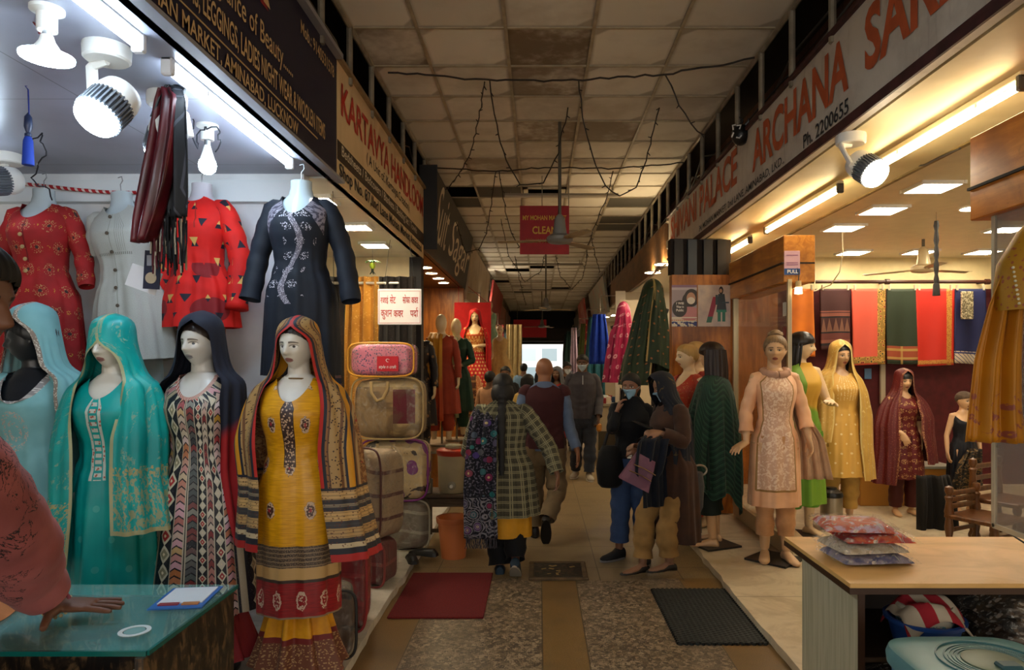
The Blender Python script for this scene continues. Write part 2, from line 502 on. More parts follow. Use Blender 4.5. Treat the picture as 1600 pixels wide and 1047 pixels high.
# ---------------- right shop
ZR = 2.85
s = Sh('soffit_paint'); n = s.noise(scale=2.2, detail=5); n2 = s.noise(scale=40, detail=3)
M_SOFF = s.out(s.mix(s.sm(n, .45, .7)*.5, '#e0cfa2', '#c4ad78'), .5, bump=n2, bd=.002, bs=.2)
slab('ceiling_right_soffit', (2.08, 1.8, ZR+.03), (.74, 13.7, .06), M_SOFF)
slab('ceiling_right', (4.35, 1.9, ZR+.1), (3.9, 13.9, .06), plain('#dccfae', .5, var=.04))
slab('trim_3', (2.45, 1.8, ZR+.05), (.03, 13.7, .12), plain('#8a7448', .7, var=.3))
slab('wall_right_back', (4.1, 8.75, 1.45), (4.6, .1, 3.0), plain('#d8c593', .7, var=.05))
slab('wall_right_panel', (4.68, 8.69, 1.27), (3.3, .03, 2.5), plain('#4a0c12', .75, var=.2))
slab('wall_right_pillar', (1.66, 7.02, 1.27), (.62, .14, 2.42), M_WOOD)
slab('wall_right_pillar_upper', (1.66, 7.1, 2.68), (.62, .14, .36), plain('#2a2018', .8))
for k, x in enumerate((1.42, 1.56, 1.72, 1.86)):
    slab('trim_%d' % (4+k), (x, 6.99, 2.66), (.09, .06, .36), plain(['#1f1b18', '#39434c', '#26282c', '#1a1512'][k], .5))
slab('wall_right_lane', (1.95, 8.3, 1.43), (.1, .9, 2.85), M_WOOD)
slab('wall_right_panel_wood', (2.5, 8.69, 1.27), (1.05, .03, 2.5), M_WOOD)
# transom beams and glass
b = MB().box((2.06, 6.2, 2.415), (.25, 1.56, .37), bev=.004)
o = struct(b.build('trim_8', M_WOOD2, smooth=False))
struct(MB().box((2.05, 6.2, 2.38), (.26, 1.57, .012)).build('trim_9', M_DARK, smooth=False))
struct(MB().box((2.1, 2.0, 2.415), (.34, 2.14, .37), bev=.004).build('trim_10', m_wood('amber_burl', '#e09038', '#b8681c', 1, .8, .3), smooth=False))
struct(MB().box((2.095, 2.0, 2.37), (.35, 2.15, .012)).build('trim_11', M_DARK, smooth=False))
def m_glass(name, col=(.95, .97, .95), rough=.02, alpha=.18):
    s = Sh(name); return s.out(col, rough, alpha=alpha, spec=.6)
M_GLASS = m_glass('window_glass', '#8a7a5c', .03, .28)
slab('window_1', (1.98, 6.15, 1.18), (.012, 1.5, 2.1), M_GLASS)
M_ALU = plain('#b7a988', .4, metal=.5)
struct(MB().box((1.98, 6.9, 1.2), (.05, .04, 2.1)).box((1.98, 5.42, 1.2), (.03, .03, 2.1)).box((1.98, 6.15, .13), (.05, 1.5, .14)).build('window_2', M_ALU, smooth=False))
# far right shops
for k, (y, c) in enumerate(((11.9, '#b9ad97'), (16.0, '#d8d4c8'), (20.5, '#8d7c66'), (25, '#a59a86'), (29.5, '#6d6252'))):
    slab('wall_right_far_%s' % 'abcde'[k], (3.7 if k else 3.3, y, 1.4), (3.6, .1, 2.8), plain(c, .7))
slab('ceiling_right_far', (4.0, 21, 2.9), (4.6, 24.3, .06), plain('#d9d3c2', .6))
slab('wall_right_far_side', (2.9, 21, 1.5), (.1, 24, 3), plain('#8a7c68', .8))

# ---------------- the end of the lane and the street beyond
slab('wall_left_lintel', (-1.48, 22.6, 3.37), (.1, 20.8, 1.05), plain('#6b5c4a', .8))
slab('wall_right_lintel', (1.71, 24.6, 3.4), (.1, 17.2, 1.0), plain('#6b5c4a', .8))
slab('wall_end_header', (.2, 31.5, 3.35), (4.0, .5, 1.9), plain('#26282a', .8))
slab('wall_end_beam', (.2, 29.8, 2.75), (3.2, .3, .55), plain('#33312f', .7))
slab('wall_end_left', (-3, 33, 2.2), (3.6, .2, 4.6), plain('#5c5347', .8))
slab('wall_end_right', (4, 33, 2.2), (4.9, .2, 4.6), plain('#5c5347', .8))
slab('ground', (0, 50, -.06), (60, 32, .1), plain('#9a958c', .9))
s = Sh('facade'); x, y, z = s.obj()
wx = ((x/1.6).fr()-.5).ab(); wz = ((z/1.4).fr()-.5).ab()
win = wx.lt(.36)*wz.lt(.34)
M_FAC = s.out(s.mix(win, '#e6ecf0', s.mix(s.hash((x/1.6).fl(), (z/1.4).fl()), '#6f8b9c', '#c6d8e2')), .5)
slab('wall_street_facade', (0, 52, 5), (40, .4, 10), M_FAC)
# ------------------------------------------------------------------ lamps
M_LAMPW = plain('#e9e7e0', .35); M_CREAMP = plain('#d8c9a0', .5); M_GRAYP = plain('#5c6066', .4)
def tube_lamp(p0, p1, label, col, e, nx, group):
    p0, p1 = Vector(p0), Vector(p1); mid = (p0+p1)/2
    t = thing('tube_light', label, 'tube light', mid, group=group)
    L = (p1-p0).length; a = (p1-p0).normalized(); rz = math.atan2(a.y, a.x)
    t.rotation_euler = (0, 0, rz)
    MB().box((0, 0, .045), (L+.06, .04, .03), bev=.004).build('fitting', M_CREAMP if nx else M_LAMPW, t)
    MB().tube([(-L/2, 0, 0), (L/2, 0, 0)], .014, 12).build('tube', glow(col, e), t)
    for x in (-L/2-.015, L/2+.015): MB().box((x, 0, .012), (.03, .045, .07), bev=.006).build('end_cap', plain('#4a4438' if nx else '#e2e2e2', .5), t)
    for x in (-L*.28, L*.28): MB().box((x, .0, .026), (.02, .03, .035), bev=.004).build('clip', M_LAMPW, t)
    return t
G1 = 'cold tube lights along the edge of the left shop ceiling'
tube_lamp((-1.41, 1.15, 2.71), (-1.41, 2.40, 2.71), 'cold white tube light cut by the top edge of the photo above the track spotlight', COOL, L_TUBE_L, 0, G1)
tube_lamp((-1.41, 2.62, 2.71), (-1.41, 3.86, 2.71), 'cold white tube light along the bottom of the navy signboard', COOL, L_TUBE_L, 0, G1)
G2 = 'warm tube lights under the white hand-painted signboard'
for y0, y1, lb in ((2.92, 4.17, 'long warm tube light under the soffit beside the word SAREE'), (4.68, 6.16, 'warm tube light on the soffit behind the lit spotlight'), (6.67, 8.0, 'shortest warm tube light at the far end of the soffit')):
    tube_lamp((2.05, y0, 2.77), (2.05, y1, 2.77), lb, WARM, L_TUBE_R, 1, G2)

def spot(base, head, aim, label, col, e, group=None, cat='spotlight'):
    base, head, aim = Vector(base), Vector(head), Vector(aim).normalized()
    t = thing('track_spotlight', label, cat, base, group=group)
    MB().lathe([(.001, -.0), (.078, -.0), (.08, -.012), (.078, -.048), (.07, -.055), (.001, -.055)], n=28).build('ceiling_rose', M_LAMPW, t)
    h = head-base; side = aim.cross(Vector((0, 0, 1))).normalized()
    back = h-aim*.02
    MB().tube([(0, 0, -.05), (side.x*.06, side.y*.06, -.06), tuple(side*.07+Vector((0, 0, -.07))), tuple(back+side*.085)], [(.012, .02)]*4, 10).build('arm', M_LAMPW, t)
    bd = MB().lathe([(.001, -.10), (.05, -.098), (.07, -.08), (.076, -.05), (.076, -.01)], h, 28, aim).build('housing', M_LAMPW, t)
    f = MB(); f.lathe([(.066, -.012), (.066, .075)], h, 28, aim)
    q = Vector((0, 0, 1)).rotation_difference(aim)
    for i in range(32):
        a = 2*PI*i/32; c = h+q @ Vector((.072*math.cos(a), .072*math.sin(a), .032))
        r = q @ Euler((0, 0, a)).to_quaternion()
        f.box(c, (.014, .006, .086), rot=r.to_euler())
    f.build('heat_sink', M_GRAYP, t)
    MB().lathe([(.001, .074), (.03, .074), (.068, .074), (.074, .078), (.07, .094), (.04, .106), (.001, .11)], h, 28, aim).build('lens', glow(col, e), t)
    return t
GS = 'cold track spotlights on the left shop ceiling'
spot((-1.575, 2.50, 2.75), (-1.535, 2.45, 2.515), (-.12, -.45, -.55), 'big cold white track spotlight shining down beside the hanging dark stole', COOL, L_SPOT, GS)
spot((-1.60, 2.95, 2.75), (-1.60, 2.95, 2.57), (-.5, .5, -.6), 'unlit looking track spotlight half hidden behind the hanging dark stole', COOL, L_SPOT, GS)
spot((-2.95, 3.80, 2.75), (-2.92, 3.72, 2.58), (-.25, -.8, -.25), 'cold spotlight above the red kurta at the left edge', COOL, L_SPOT, GS)
spot((1.72, 3.78, 2.85), (1.765, 3.70, 2.645), (.2, -.55, -.45), 'blazing warm spotlight on the soffit under the painted signboard', (1, .86, .62), L_SPOT*1.3)

def bulb(p, flat, label):
    t = thing('light_bulb', label, 'light bulb', p)
    MB().lathe([(.001, 0), (.05, 0), (.05, -.012), (.03, -.02), (.03, -.075), (.001, -.075)], n=22).build('holder', M_LAMPW, t)
    MB().lathe([(.014, -.07), (.014, -.10), (.001, -.1)], n=14).build('metal_cap', plain('#8f9094', .3, metal=.8), t)
    if flat:
        MB().lathe([(.018, -.09), (.024, -.11), (.04, -.135), (.068, -.152), (.078, -.156)], n=30, cap=False).build('reflector', M_LAMPW, t)
        MB().lathe([(.078, -.156), (.077, -.164), (.05, -.17), (.001, -.172)], n=30).build('diffuser', glow(COOL, L_SPOT), t)
    else:
        MB().lathe([(.014, -.10), (.022, -.13), (.036, -.175)], n=24, cap=False).build('neck', M_LAMPW, t)
        MB().lathe([(.036, -.175), (.041, -.195), (.036, -.222), (.02, -.236), (.001, -.24)], n=24).build('diffuser', glow(COOL, L_SPOT*1.4), t)
    return t
bulb((-1.6, 2.23, 2.75), True, 'wide flat cold white bulb hanging at the top left')
bulb((-1.61, 3.33, 2.75), False, 'small round cold bulb hanging above the orange-red kurta')

def led_panel(x, y, z, label, group, s_=.3, col=NEUT, e=L_PANEL, rnd=False):
    t = thing('ceiling_panel_light', label, 'ceiling light', (x, y, z), group=group)
    if rnd:
        MB().lathe([(s_/2+.014, 0), (s_/2+.012, -.012), (s_/2, -.014), (s_/2, -.004)], n=28, cap=False).build('frame', M_LAMPW, t)
        MB().lathe([(.001, -.008), (s_/2, -.008)], n=28, cap=False).build('diffuser', glow(col, e), t)
    else:
        b = MB(); h = s_/2
        for dx, dy, sx, sy in ((0, h, s_+.03, .018), (0, -h, s_+.03, .018), (h, 0, .018, s_+.03), (-h, 0, .018, s_+.03)): b.box((dx, dy, -.012), (sx, sy, .026))
        b.build('frame', M_LAMPW, t, smooth=False)
        MB().box((0, 0, -.01), (s_, s_, .012)).build('diffuser', glow(col, e), t, smooth=False)
    return t
G3 = 'square panel lights in the right shop ceiling'
Z3 = ZR+.07
for px, py, lb in ((1457, 290, 'square ceiling light beside the lit spotlight'), (1379, 326, 'square ceiling light second from the lit spotlight'), (1318, 354, 'square ceiling light above the dangling white wire'), (1333, 393, 'small square ceiling light over the orange saree'), (1437, 392, 'square ceiling light behind the white ceiling fan'), (1536, 392, 'square ceiling light at the right of the ceiling fan'), (1574, 356, 'square ceiling light half hidden by the amber beam'), (1700, 300, 'square ceiling light beyond the right edge')):
    Y = F*(Z3-EYE)/(VY-py)
    led_panel((px-VX)*Y/F, Y, Z3, lb, G3)
led_panel(3.72, 5.87, Z3, 'round ceiling light beside the amber beam', G3, .2, rnd=True)
G4 = 'square panel lights in the handloom shop ceiling'
for px, py, lb in ((586, 381, 'square ceiling light above the green lemon charm'), (556, 352, 'square ceiling light beside the black kurta shoulder'), (495, 310, 'square ceiling light just behind the neck of the black kurta form')):
    Y = F*(ZL-EYE)/(VY-py)
    led_panel((px-VX)*Y/F, Y, ZL, lb, G4, .24, NEUT, L_PANEL*2)
G5 = 'round downlights in the brown wooden soffit'
for px, py, lb in ((665, 417, 'round downlight in the wooden soffit first from the handloom curtains'), (674, 426, 'round downlight in the wooden soffit second from the handloom curtains'), (685, 434, 'round downlight in the wooden soffit third from the handloom curtains'), (693, 441, 'round downlight in the wooden soffit farthest from the handloom curtains')):
    Y = F*(2.87-EYE)/(VY-py)
    led_panel((px-VX)*Y/F, Y, 2.87, lb, G5, .16, WARM, L_DOWN, True)
# lamps of the far shops
G6 = 'small round lights in the ceilings of the far shops'
for px, py, z, lb in ((743, 476, 2.82, 'round shop light above the red bridal mannequin'), (757, 488, 2.82, 'round shop light over the lane beyond the bridal mannequin'), (772, 512, 2.82, 'small shop light above the cream dress torso'), (786, 520, 2.82, 'tiny shop light beside the far cream cloth'), (1036, 412, 2.87, 'round ceiling light at the end of the painted sign'), (1020, 425, 2.87, 'round ceiling light above the green veil'), (985, 462, 2.87, 'small ceiling light above the pink dotted veil'), (946, 495, 2.87, 'small ceiling light over the blue hanging clothes'), (930, 513, 2.87, 'far small ceiling light over the hanging clothes')):
    Y = F*(z-EYE)/(VY-py)
    led_panel((px-VX)*Y/F, Y, z, lb, G6, .22, NEUT if px < 900 else WARM, L_FAR*(4.5 if 740 < px < 760 else 2.2), True)
for i, (x, y) in enumerate(((-2.0, 14.5), (-2, 19), (-2, 24), (2.3, 10.5), (2.2, 14), (2.2, 18.5), (2.2, 23))):
    led_panel(x, y, 2.82 if x < 0 else 2.87, 'panel light hidden inside a far shop on the %s of the lane' % ('left' if x < 0 else 'right'), 'panel lights hidden inside the far shops', .5, NEUT, L_FAR)

# ------------------------------------------------------------------ signboards
M_RED_P = plain('#a81f1c', .5); M_ORANGE_P = plain('#b4532c', .6, var=.15); M_INK = plain('#23272c', .6)
M_GOLD_P = plain('#c9a878', .5); M_CREAM_T = plain('#d8ccb4', .5); M_DRED = plain('#8e1a24', .5)
def board(name, label, X, y0, y1, z0, z1, m, top_dx=0.0, thick=.05):
    t = thing(name, label, 'signboard', (X, y0, z0))
    sg = -1 if X < 0 else 1
    P = [(0, 0, 0), (0, y1-y0, 0), (top_dx, y1-y0, z1-z0), (top_dx, 0, z1-z0)]
    Q = [(p[0]+sg*thick, p[1], p[2]) for p in P]
    MB().add(P+Q, [(0, 1, 2, 3), (4, 7, 6, 5), (0, 4, 5, 1), (1, 5, 6, 2), (2, 6, 7, 3), (3, 7, 4, 0)], [(p[1], p[2], 0) for p in P+Q]).build('panel', m, t, smooth=False)
    return t
def m_sign(col, dirt, var=.5):
    s = Sh('sign_paint'); n = s.noise(scale=2.6, detail=6, rough=.65); n2 = s.noise(s.vec(s.obj()[0], s.obj()[1]*3, s.obj()[2]*.4), 6, 4)
    c = s.mix(s.sm(n, .4, .72)*var, col, dirt); c = s.mix(s.sm(n2, .58, .75)*var, c, dirt)
    return s.out(c, .5, spec=.35)
LR, LU = (0, 1, 0), (0, 0, 1)
def lft(t, txt, y0, y1, h0, h1, m, X=XL, Z0=2.75, Y0=0, **k):   # text on a left board in world y / height above the eye
    return letters(txt, (-(-.002), -Y0, EYE-Z0), LR, LU, y0, h0, y1, h1, m, t, **k)
# dark navy board
M_NAVY = m_sign('#15132f', '#1d1a34', .4)
t = board('signboard', 'navy blue shop signboard with gold and cream lettering above the cold lit shop', XL, .4, 4.37, 2.75, 3.53, M_NAVY)
kw = dict(Y0=.4)
lft(t, 'MOHAN MARKET, AMINABAD, LUCKNOW', 2.15, 3.66, 1.195, 1.272, M_GOLD_P, bold=.012, **kw)
lft(t, 'KURTIS, LEGGINGS, LADIES NIGHT WEAR & WOOLEN ITEMS', 2.38, 4.12, 1.315, 1.425, M_GOLD_P, bold=.014, **kw)
lft(t, 'Fragrance of Beauty......', 2.60, 3.58, 1.45, 1.585, M_GOLD_P, bold=.004, **kw)
lft(t, 'Mob.: 9140531578', 3.70, 4.30, 1.775, 1.85, M_GOLD_P, bold=.01, **kw)
lft(t, 'ck', 2.86, 3.30, 1.66, 1.99, M_DRED, bold=.04, shear=.25, lift=.002, **kw)
lft(t, 'ck', 2.87, 3.31, 1.675, 2.0, M_GOLD_P, bold=.022, shear=.25, lift=.006, **kw)
b = MB().box((.003, (1.8+3.97)/2-.4, 1.296+EYE-2.75), (.003, 2.2, .006)); b.build('ruled_line', M_GOLD_P, t)
MB().box((.01, 1.98, .79), (.07, 3.97, .03)).box((.03, 1.98, -.008), (.05, 3.97, .018)).build('frame', plain('#8d8c92', .5), t, smooth=False)
# cream handloom board
M_CRM = m_sign('#e0c498', '#b89c70', .3)
t = board('signboard', 'cream handloom signboard with red heading and brown band', XL, 4.38, 7.66, 2.75, 3.53, M_CRM)
kw = dict(Y0=4.38)
MB().box((.002, 1.64, 1.36+EYE-2.75), (.003, 3.28, .125)).build('brown_band', plain('#3a2c20', .5), t, smooth=False)
lft(t, 'KARTAVYA HANDLOOM', 4.46, 7.6, 1.60, 1.82, plain('#b5291d', .5), bold=.02, **kw)
lft(t, '( A Unit of. Kartavya Creation)', 5.12, 6.8, 1.465, 1.57, M_INK, bold=.004, **kw)
lft(t, 'Bedsheets / Bedcovers / Blankets / Bedding Set / Towels', 4.46, 7.2, 1.318, 1.408, M_CREAM_T, bold=.01, lift=.006, **kw)
lft(t, 'Shop No. 87,IInd Lane Mohan Market Aminabad', 4.42, 7.5, 1.17, 1.285, M_INK, bold=.014, **kw)
MB().box((.0, 1.64, .79), (.06, 3.28, .025)).build('frame', plain('#8a7453', .5, var=.2), t, smooth=False)
# slanted dark grey board
t = board('signboard', 'slanted dark grey signboard with tall white script lettering', -1.30, 7.72, 12.1, 2.87, 3.78, m_sign('#3d3b3a', '#4c4a47', .4), top_dx=.14)
su = np.array((.14, 0, .91)); 
letters('Suit', (0, 0, 0), LR, su, .42, .22, 1.5, .95, M_CREAM_T, t, bold=.0, shear=.25, lift=.006)
letters('Sagar', (0, 0, 0), LR, su, 1.75, .06, 4.25, .82, M_CREAM_T, t, bold=.0, shear=.25, lift=.006)
MB().box((.06, -.03, .46), (.2, .03, .95)).build('end_post', plain('#1d1b1a', .5), t, smooth=False)
# far left boards
def farboard(X, y0, y1, z0, z1, col, dirt, label, dx=.08, txt=None, tm=None):
    t = board('signboard', label, X, y0, y1, z0, z1, m_sign(col, dirt, .6), top_dx=dx)
    L = y1-y0; H = z1-z0
    if txt:
        if X < 0: letters(txt, (0, 0, 0), LR, (dx, 0, H), L*.08, .3, L*.92, .8, tm, t, bold=.01, lift=.006)
        else: letters(txt, (0, L, 0), (0, -1, 0), (dx, 0, H), L*.08, .3, L*.92, .8, tm, t, bold=.01, lift=.006)
farboard(-1.30, 12.3, 16.9, 2.72, 3.72, '#b7a488', '#8f7a60', 'faded cream signboard with pale red writing after the dark grey board', .1)
farboard(-1.28, 17.2, 21.5, 2.55, 3.65, '#a8423f', '#7d3a35', 'faded red signboard with a torn look after the cream one', .16)
farboard(-1.30, 21.8, 25.5, 2.6, 3.5, '#a06a58', '#7c5546', 'pale pinkish brown signboard along the left of the lane')
farboard(-1.30, 26, 29.5, 2.6, 3.5, '#8f6a60', '#6b5048', 'last dull reddish signboard on the left before the lane ends')
# right painted board
M_PAINTED = m_sign('#cbc2b4', '#94877a', .5)
t = board('signboard', 'white hand-painted signboard with orange letters and a maroon bottom edge', XR, .6, 8.66, 2.85, 3.42, M_PAINTED)
def rgt(txt, y0, y1, h0, h1, m, **k): # y0 far end (left in view)
    return letters(txt, (-.002, -.6, EYE-2.85), (0, -1, 0), LU, -y0, h0, -y1, h1, m, t, **k)
rgt('SHIVANI PALACE', 8.5, 5.66, 1.47, 1.78, M_ORANGE_P, bold=.03)
rgt('ARCHANA', 5.25, 3.62, 1.44, 1.75, M_ORANGE_P, bold=.03)
rgt('SAREE', 3.44, 2.45, 1.44, 1.76, M_ORANGE_P, bold=.03)
rgt('CENTRE', 2.2, 1.0, 1.44, 1.76, M_ORANGE_P, bold=.03)
rgt('34, MOHAN MARKET, 2nd LANE, AMINABAD, LKD.,', 7.0, 4.57, 1.315, 1.385, M_INK, bold=.012)
rgt('Ph. 2200655', 4.24, 3.62, 1.315, 1.40, M_INK, bold=.012)
MB().box((-.003, 4.03, .025), (.012, 8.06, .055)).box((0, 4.03, .575), (.05, 8.06, .025)).build('maroon_edge', plain('#3f1c1c', .6, var=.4), t, smooth=False)
# brown plain board and far right boards
t = board('signboard', 'plain brown wooden fascia board after the painted signboard', 1.62, 8.85, 15.4, 2.86, 3.38, m_wood('fascia_wood', '#7c5630', '#5f3f20', 1, .6, .5))
farboard(1.6, 15.9, 20.5, 2.75, 3.6, '#8d9488', '#b06a4c', 'pale green and orange signboard beyond the brown fascia', -.12)
farboard(1.45, 21.0, 24.0, 2.7, 3.55, '#b04a44', '#c9b9a8', 'small red and white signboard far along the right side', -.1)
farboard(1.55, 24.5, 29.0, 2.6, 3.4, '#6d675c', '#4a453e', 'grey signboard farthest along the right side', -.08)

# hanging red market sign
t = thing('hanging_sign', 'red square sign with yellow letters hanging under the ceiling behind the fan', 'sign', (.07, 8.5, 2.93))
MB().box((0, 0, .3), (.61, .02, .6)).build('panel', plain('#9c1018', .5, var=.1), t, smooth=False)
MY = plain('#d9a93a', .5)
for txt, z0, z1, x0, x1 in (('MY MOHAN MARKET', .42, .48, -.27, .27), ('CLEAN', .25, .345, -.15, .15), ('MOHAN MARKET', .135, .195, -.23, .23)):
    letters(txt, (0, -.012, 0), (1, 0, 0), LU, x0, z0, x1, z1, MY if z0 > .2 else plain('#8f5a24', .6), t, bold=.02)
for x in (-.03, .3): MB().tube([(x, 0, .6), (x, 0, .97)], .006, 6).build('hanger', M_PIPE, t)
t = thing('hanging_sign', 'small far red sign with pink letters near the end of the lane', 'sign', (-.35, 27, 2.55))
MB().box((0, 0, .35), (1.3, .03, .7)).build('panel', plain('#b01828', .5), t, smooth=False)
for x in (-.5, .5): MB().tube([(x, 0, .7), (x, 0, 1.34)], .008, 6).build('hanger', M_PIPE, t)
t = thing('hanging_sign', 'white board with red Hindi words hanging in front of the dark curtain', 'sign', (-1.31, 6.45, 1.945))
MB().box((0, 0, .17), (.41, .012, .335), bev=.004).build('panel', plain('#e8e6e4', .5), t, smooth=False)
MRED = plain('#b8342f', .6)
for z in (.018, .318): MB().box((0, -.007, z), (.385, .003, .003)).build('border_line', MRED, t)
for x in (-.192, .192): MB().box((x, -.007, .168), (.003, .003, .30)).build('border_line', MRED, t)
for txt, x0, x1, z0, z1 in (('\u0930\u091c\u093e\u0908', -.178, -.105, .195, .275), ('\u0938\u0947\u091f', -.09, -.035, .20, .285), ('\u0938\u094b\u092b\u093e', .03, .1, .20, .285), ('\u0915\u0935\u0930', .112, .176, .20, .258), ('\u0915\u0941\u0936\u0928', -.175, -.07, .05, .14), ('\u0915\u0935\u0930', -.055, .035, .07, .135)):
    letters(txt, (0, -.007, 0), (1, 0, 0), LU, x0, z0, x1, z1, MRED, t, bold=.012)
letters('\u092a\u0926\u093e', (0, -.007, 0), (1, 0, 0), LU, .1, .07, .176, .135, MRED, t, bold=.012)
MB().tube([(.166, -.009, .135), (.158, -.009, .15), (.163, -.009, .162), (.172, -.009, .158)], .0035, 6).build('lettering', MRED, t)
for x in (-.15, .15): MB().tube([(x, 0, .33), (x*.6, 0, .8)], .002, 5).build('string', M_INK, t)

# ------------------------------------------------------------------ fans
def fan(x, y, zt, zh, label, ang, R=.6, mb='#a4906c', hub='#7f7f7c'):
    t = thing('ceiling_fan', label, 'ceiling fan', (x, y, zh))
    mh = plain(hub, .4, metal=.3); bl = plain(mb, .45, var=.2)
    MB().tube([(0, 0, .06), (0, 0, zt-zh)], .016, 10).build('down_rod', plain('#5d594f', .4, metal=.4), t)
    MB().lathe([(.02, .24), (.05, .2), (.058, .12), (.07, .05), (.07, .04), (.001, .04)], n=24).build('canopy', mh, t)
    MB().lathe([(.001, .05), (.09, .045), (.125, .02), (.128, -.01), (.11, -.03), (.05, -.042), (.001, -.045)], n=28).build('motor', mh, t)
    for k in range(3):
        a = math.radians(ang+120*k); ca, sa = math.cos(a), math.sin(a); P = []
        for r, w0, w1, dz in ((.1, .018, .018, 0), (.18, .022, .022, 0), (.2, .05, .055, .0), (.3, .062, .068, 0), (R-.02, .052, .066, -.004), (R, .03, .045, -.004)):
            row = []
            for v, tilt in ((-w0, .012), (0, 0.002), (w1, -.014)):
                row.append((r*ca-v*sa, r*sa+v*ca, dz+tilt*v/w1 if w1 else 0))
            P.append(row)
        o = MB().grid(P).build('blade', bl, t); solid(o, .004)
    return t
fan(.2, 6.57, ZC, 2.77, 'brown-bladed ceiling fan in front of the hanging red sign', 172)
fan(.15, 14.7, ZC, 2.73, 'second ceiling fan down the lane beyond the red sign', 20, mb='#b89a62')
fan(.1, 22.5, ZC, 2.75, 'farthest small ceiling fan near the end of the lane', 50)
fan(4.15, 7.4, ZR+.07, 2.60, 'cream ceiling fan inside the right shop above the sarees', 15, .62, '#cdb98c', '#d9c9a0')

# long unlit tube fittings across the lane
for i, (y, x0, x1) in enumerate(((9.05, -.45, 1.05), (15.5, -.6, 1.0), (21, -.6, 1.0))):
    t = thing('tube_fitting', ['unlit tube fitting hung across the lane above the red sign', 'unlit tube fitting hung across the lane behind the red sign', 'farthest unlit tube fitting hung across the lane'][i], 'tube light', ((x0+x1)/2, y, 3.78))
    MB().tube([((x0-x1)/2, 0, 0), ((x1-x0)/2, 0, 0)], .017, 8).build('tube', plain('#b5aa98', .4), t)
    MB().box((0, .03, .03), (x1-x0, .04, .03)).build('fitting', plain('#8d8474', .5), t)
    for x in (x0-x1)/2, (x1-x0)/2: MB().tube([(x*.9, .03, .03), (x*.9, .03, .13)], .006, 6).build('hanger', M_PIPE, t)

# ------------------------------------------------------------------ string lights
M_WIRE = plain('#2c2620', .6)
def strand(pts, label, group='unlit fairy light strings hung below the lane ceiling', r=.006, bulbs=True, sag=0.0):
    P = [Vector(p) for p in pts]; out = []
    for i in range(len(P)-1):
        n = max(2, int((P[i+1]-P[i]).length/.07))
        for j in range(n): out.append(P[i].lerp(P[i+1], j/n)+Vector((0, 0, -sag*4*(j/n)*(1-j/n))))
    out.append(P[-1]); rr = random.Random(len(out))
    out = [p+Vector((rr.uniform(-.008, .008), rr.uniform(-.01, .01), rr.uniform(-.008, .008))) for p in out]
    b = MB().tube(out, r, 5)
    o = b.build('fairy_light_string', M_WIRE); tag(o, label, 'string lights', group)
    if bulbs:
        c = MB()
        for k in range(1, len(out), 2):
            d = Vector((rr.uniform(-1, 1), rr.uniform(-.5, .5), rr.uniform(-1, .3))).normalized()*.035
            c.tube([out[k], out[k]+d], [.006, .004], 5)
        q = c.build('bulb', M_WIRE, o); q['kind'] = 'stuff'
    return o
def cat_px(pts):   # (px, py, Y) list to points
    return [at(*p) for p in pts]
strand(cat_px([(607, 113, 5.33), (695, 120, 5.4), (760, 125, 5.45), (895, 126, 5.45), (1035, 117, 5.36), (1180, 92, 5.06)]), 'dark cable strung straight across the lane ceiling nearest the camera', None, .008, False)
strand(cat_px([(670, 262, 7.95), (775, 268, 8.1), (850, 262, 7.95), (960, 264, 8.0), (1068, 254, 7.75)]), 'second dark cable strung across the lane ceiling just before the red sign', None, .008, False)
S1 = [(757, 127), (750, 175), (738, 230), (722, 265), (700, 295)]
def run(a, Y0, Y1, lb): strand(cat_px([(x, y, Y0+(Y1-Y0)*i/(len(a)-1)) for i, (x, y) in enumerate(a)]), lb)
run(S1, 5.5, 7.6, 'fairy light string dangling from the first cable toward the handloom sign')
run([(765, 127), (775, 195), (790, 250), (812, 288), (850, 285), (872, 240), (885, 180), (895, 127)], 5.5, 6.3, 'U-shaped fairy light string hanging in the middle before the fan rod')
run([(904, 127), (910, 185), (925, 245), (945, 290), (968, 306), (995, 292), (1010, 250), (1028, 180), (1037, 117)], 5.5, 6.3, 'U-shaped fairy light string hanging at the right of the fan rod')
run([(1040, 117), (1060, 165), (1090, 205), (1100, 215)], 5.4, 5.6, 'short fairy light string running to the black mask')
run([(775, 268), (768, 320), (760, 365), (748, 390), (728, 395), (712, 345)], 8.1, 9.3, 'fairy light string looping beside the slanted grey sign')
run([(780, 268), (790, 330), (800, 365), (812, 385)], 8.1, 8.3, 'fairy light string falling along the left edge of the red sign')
run([(958, 268), (948, 310), (930, 350), (918, 385), (916, 402)], 8.0, 8.9, 'knotted fairy light string to the right of the red sign')
run([(780, 330), (795, 400), (820, 440), (845, 425), (850, 400)], 11, 13, 'far U-shaped fairy light string left of the second fan')
run([(868, 400), (875, 430), (893, 452), (910, 435), (918, 400)], 12, 14, 'far U-shaped fairy light string right of the second fan')
run([(924, 370), (930, 400), (938, 425)], 11, 12, 'short far fairy light string beside the brown fascia')
run([(805, 400), (812, 440), (822, 475)], 12, 13, 'short far fairy light string left of the far fan rod')
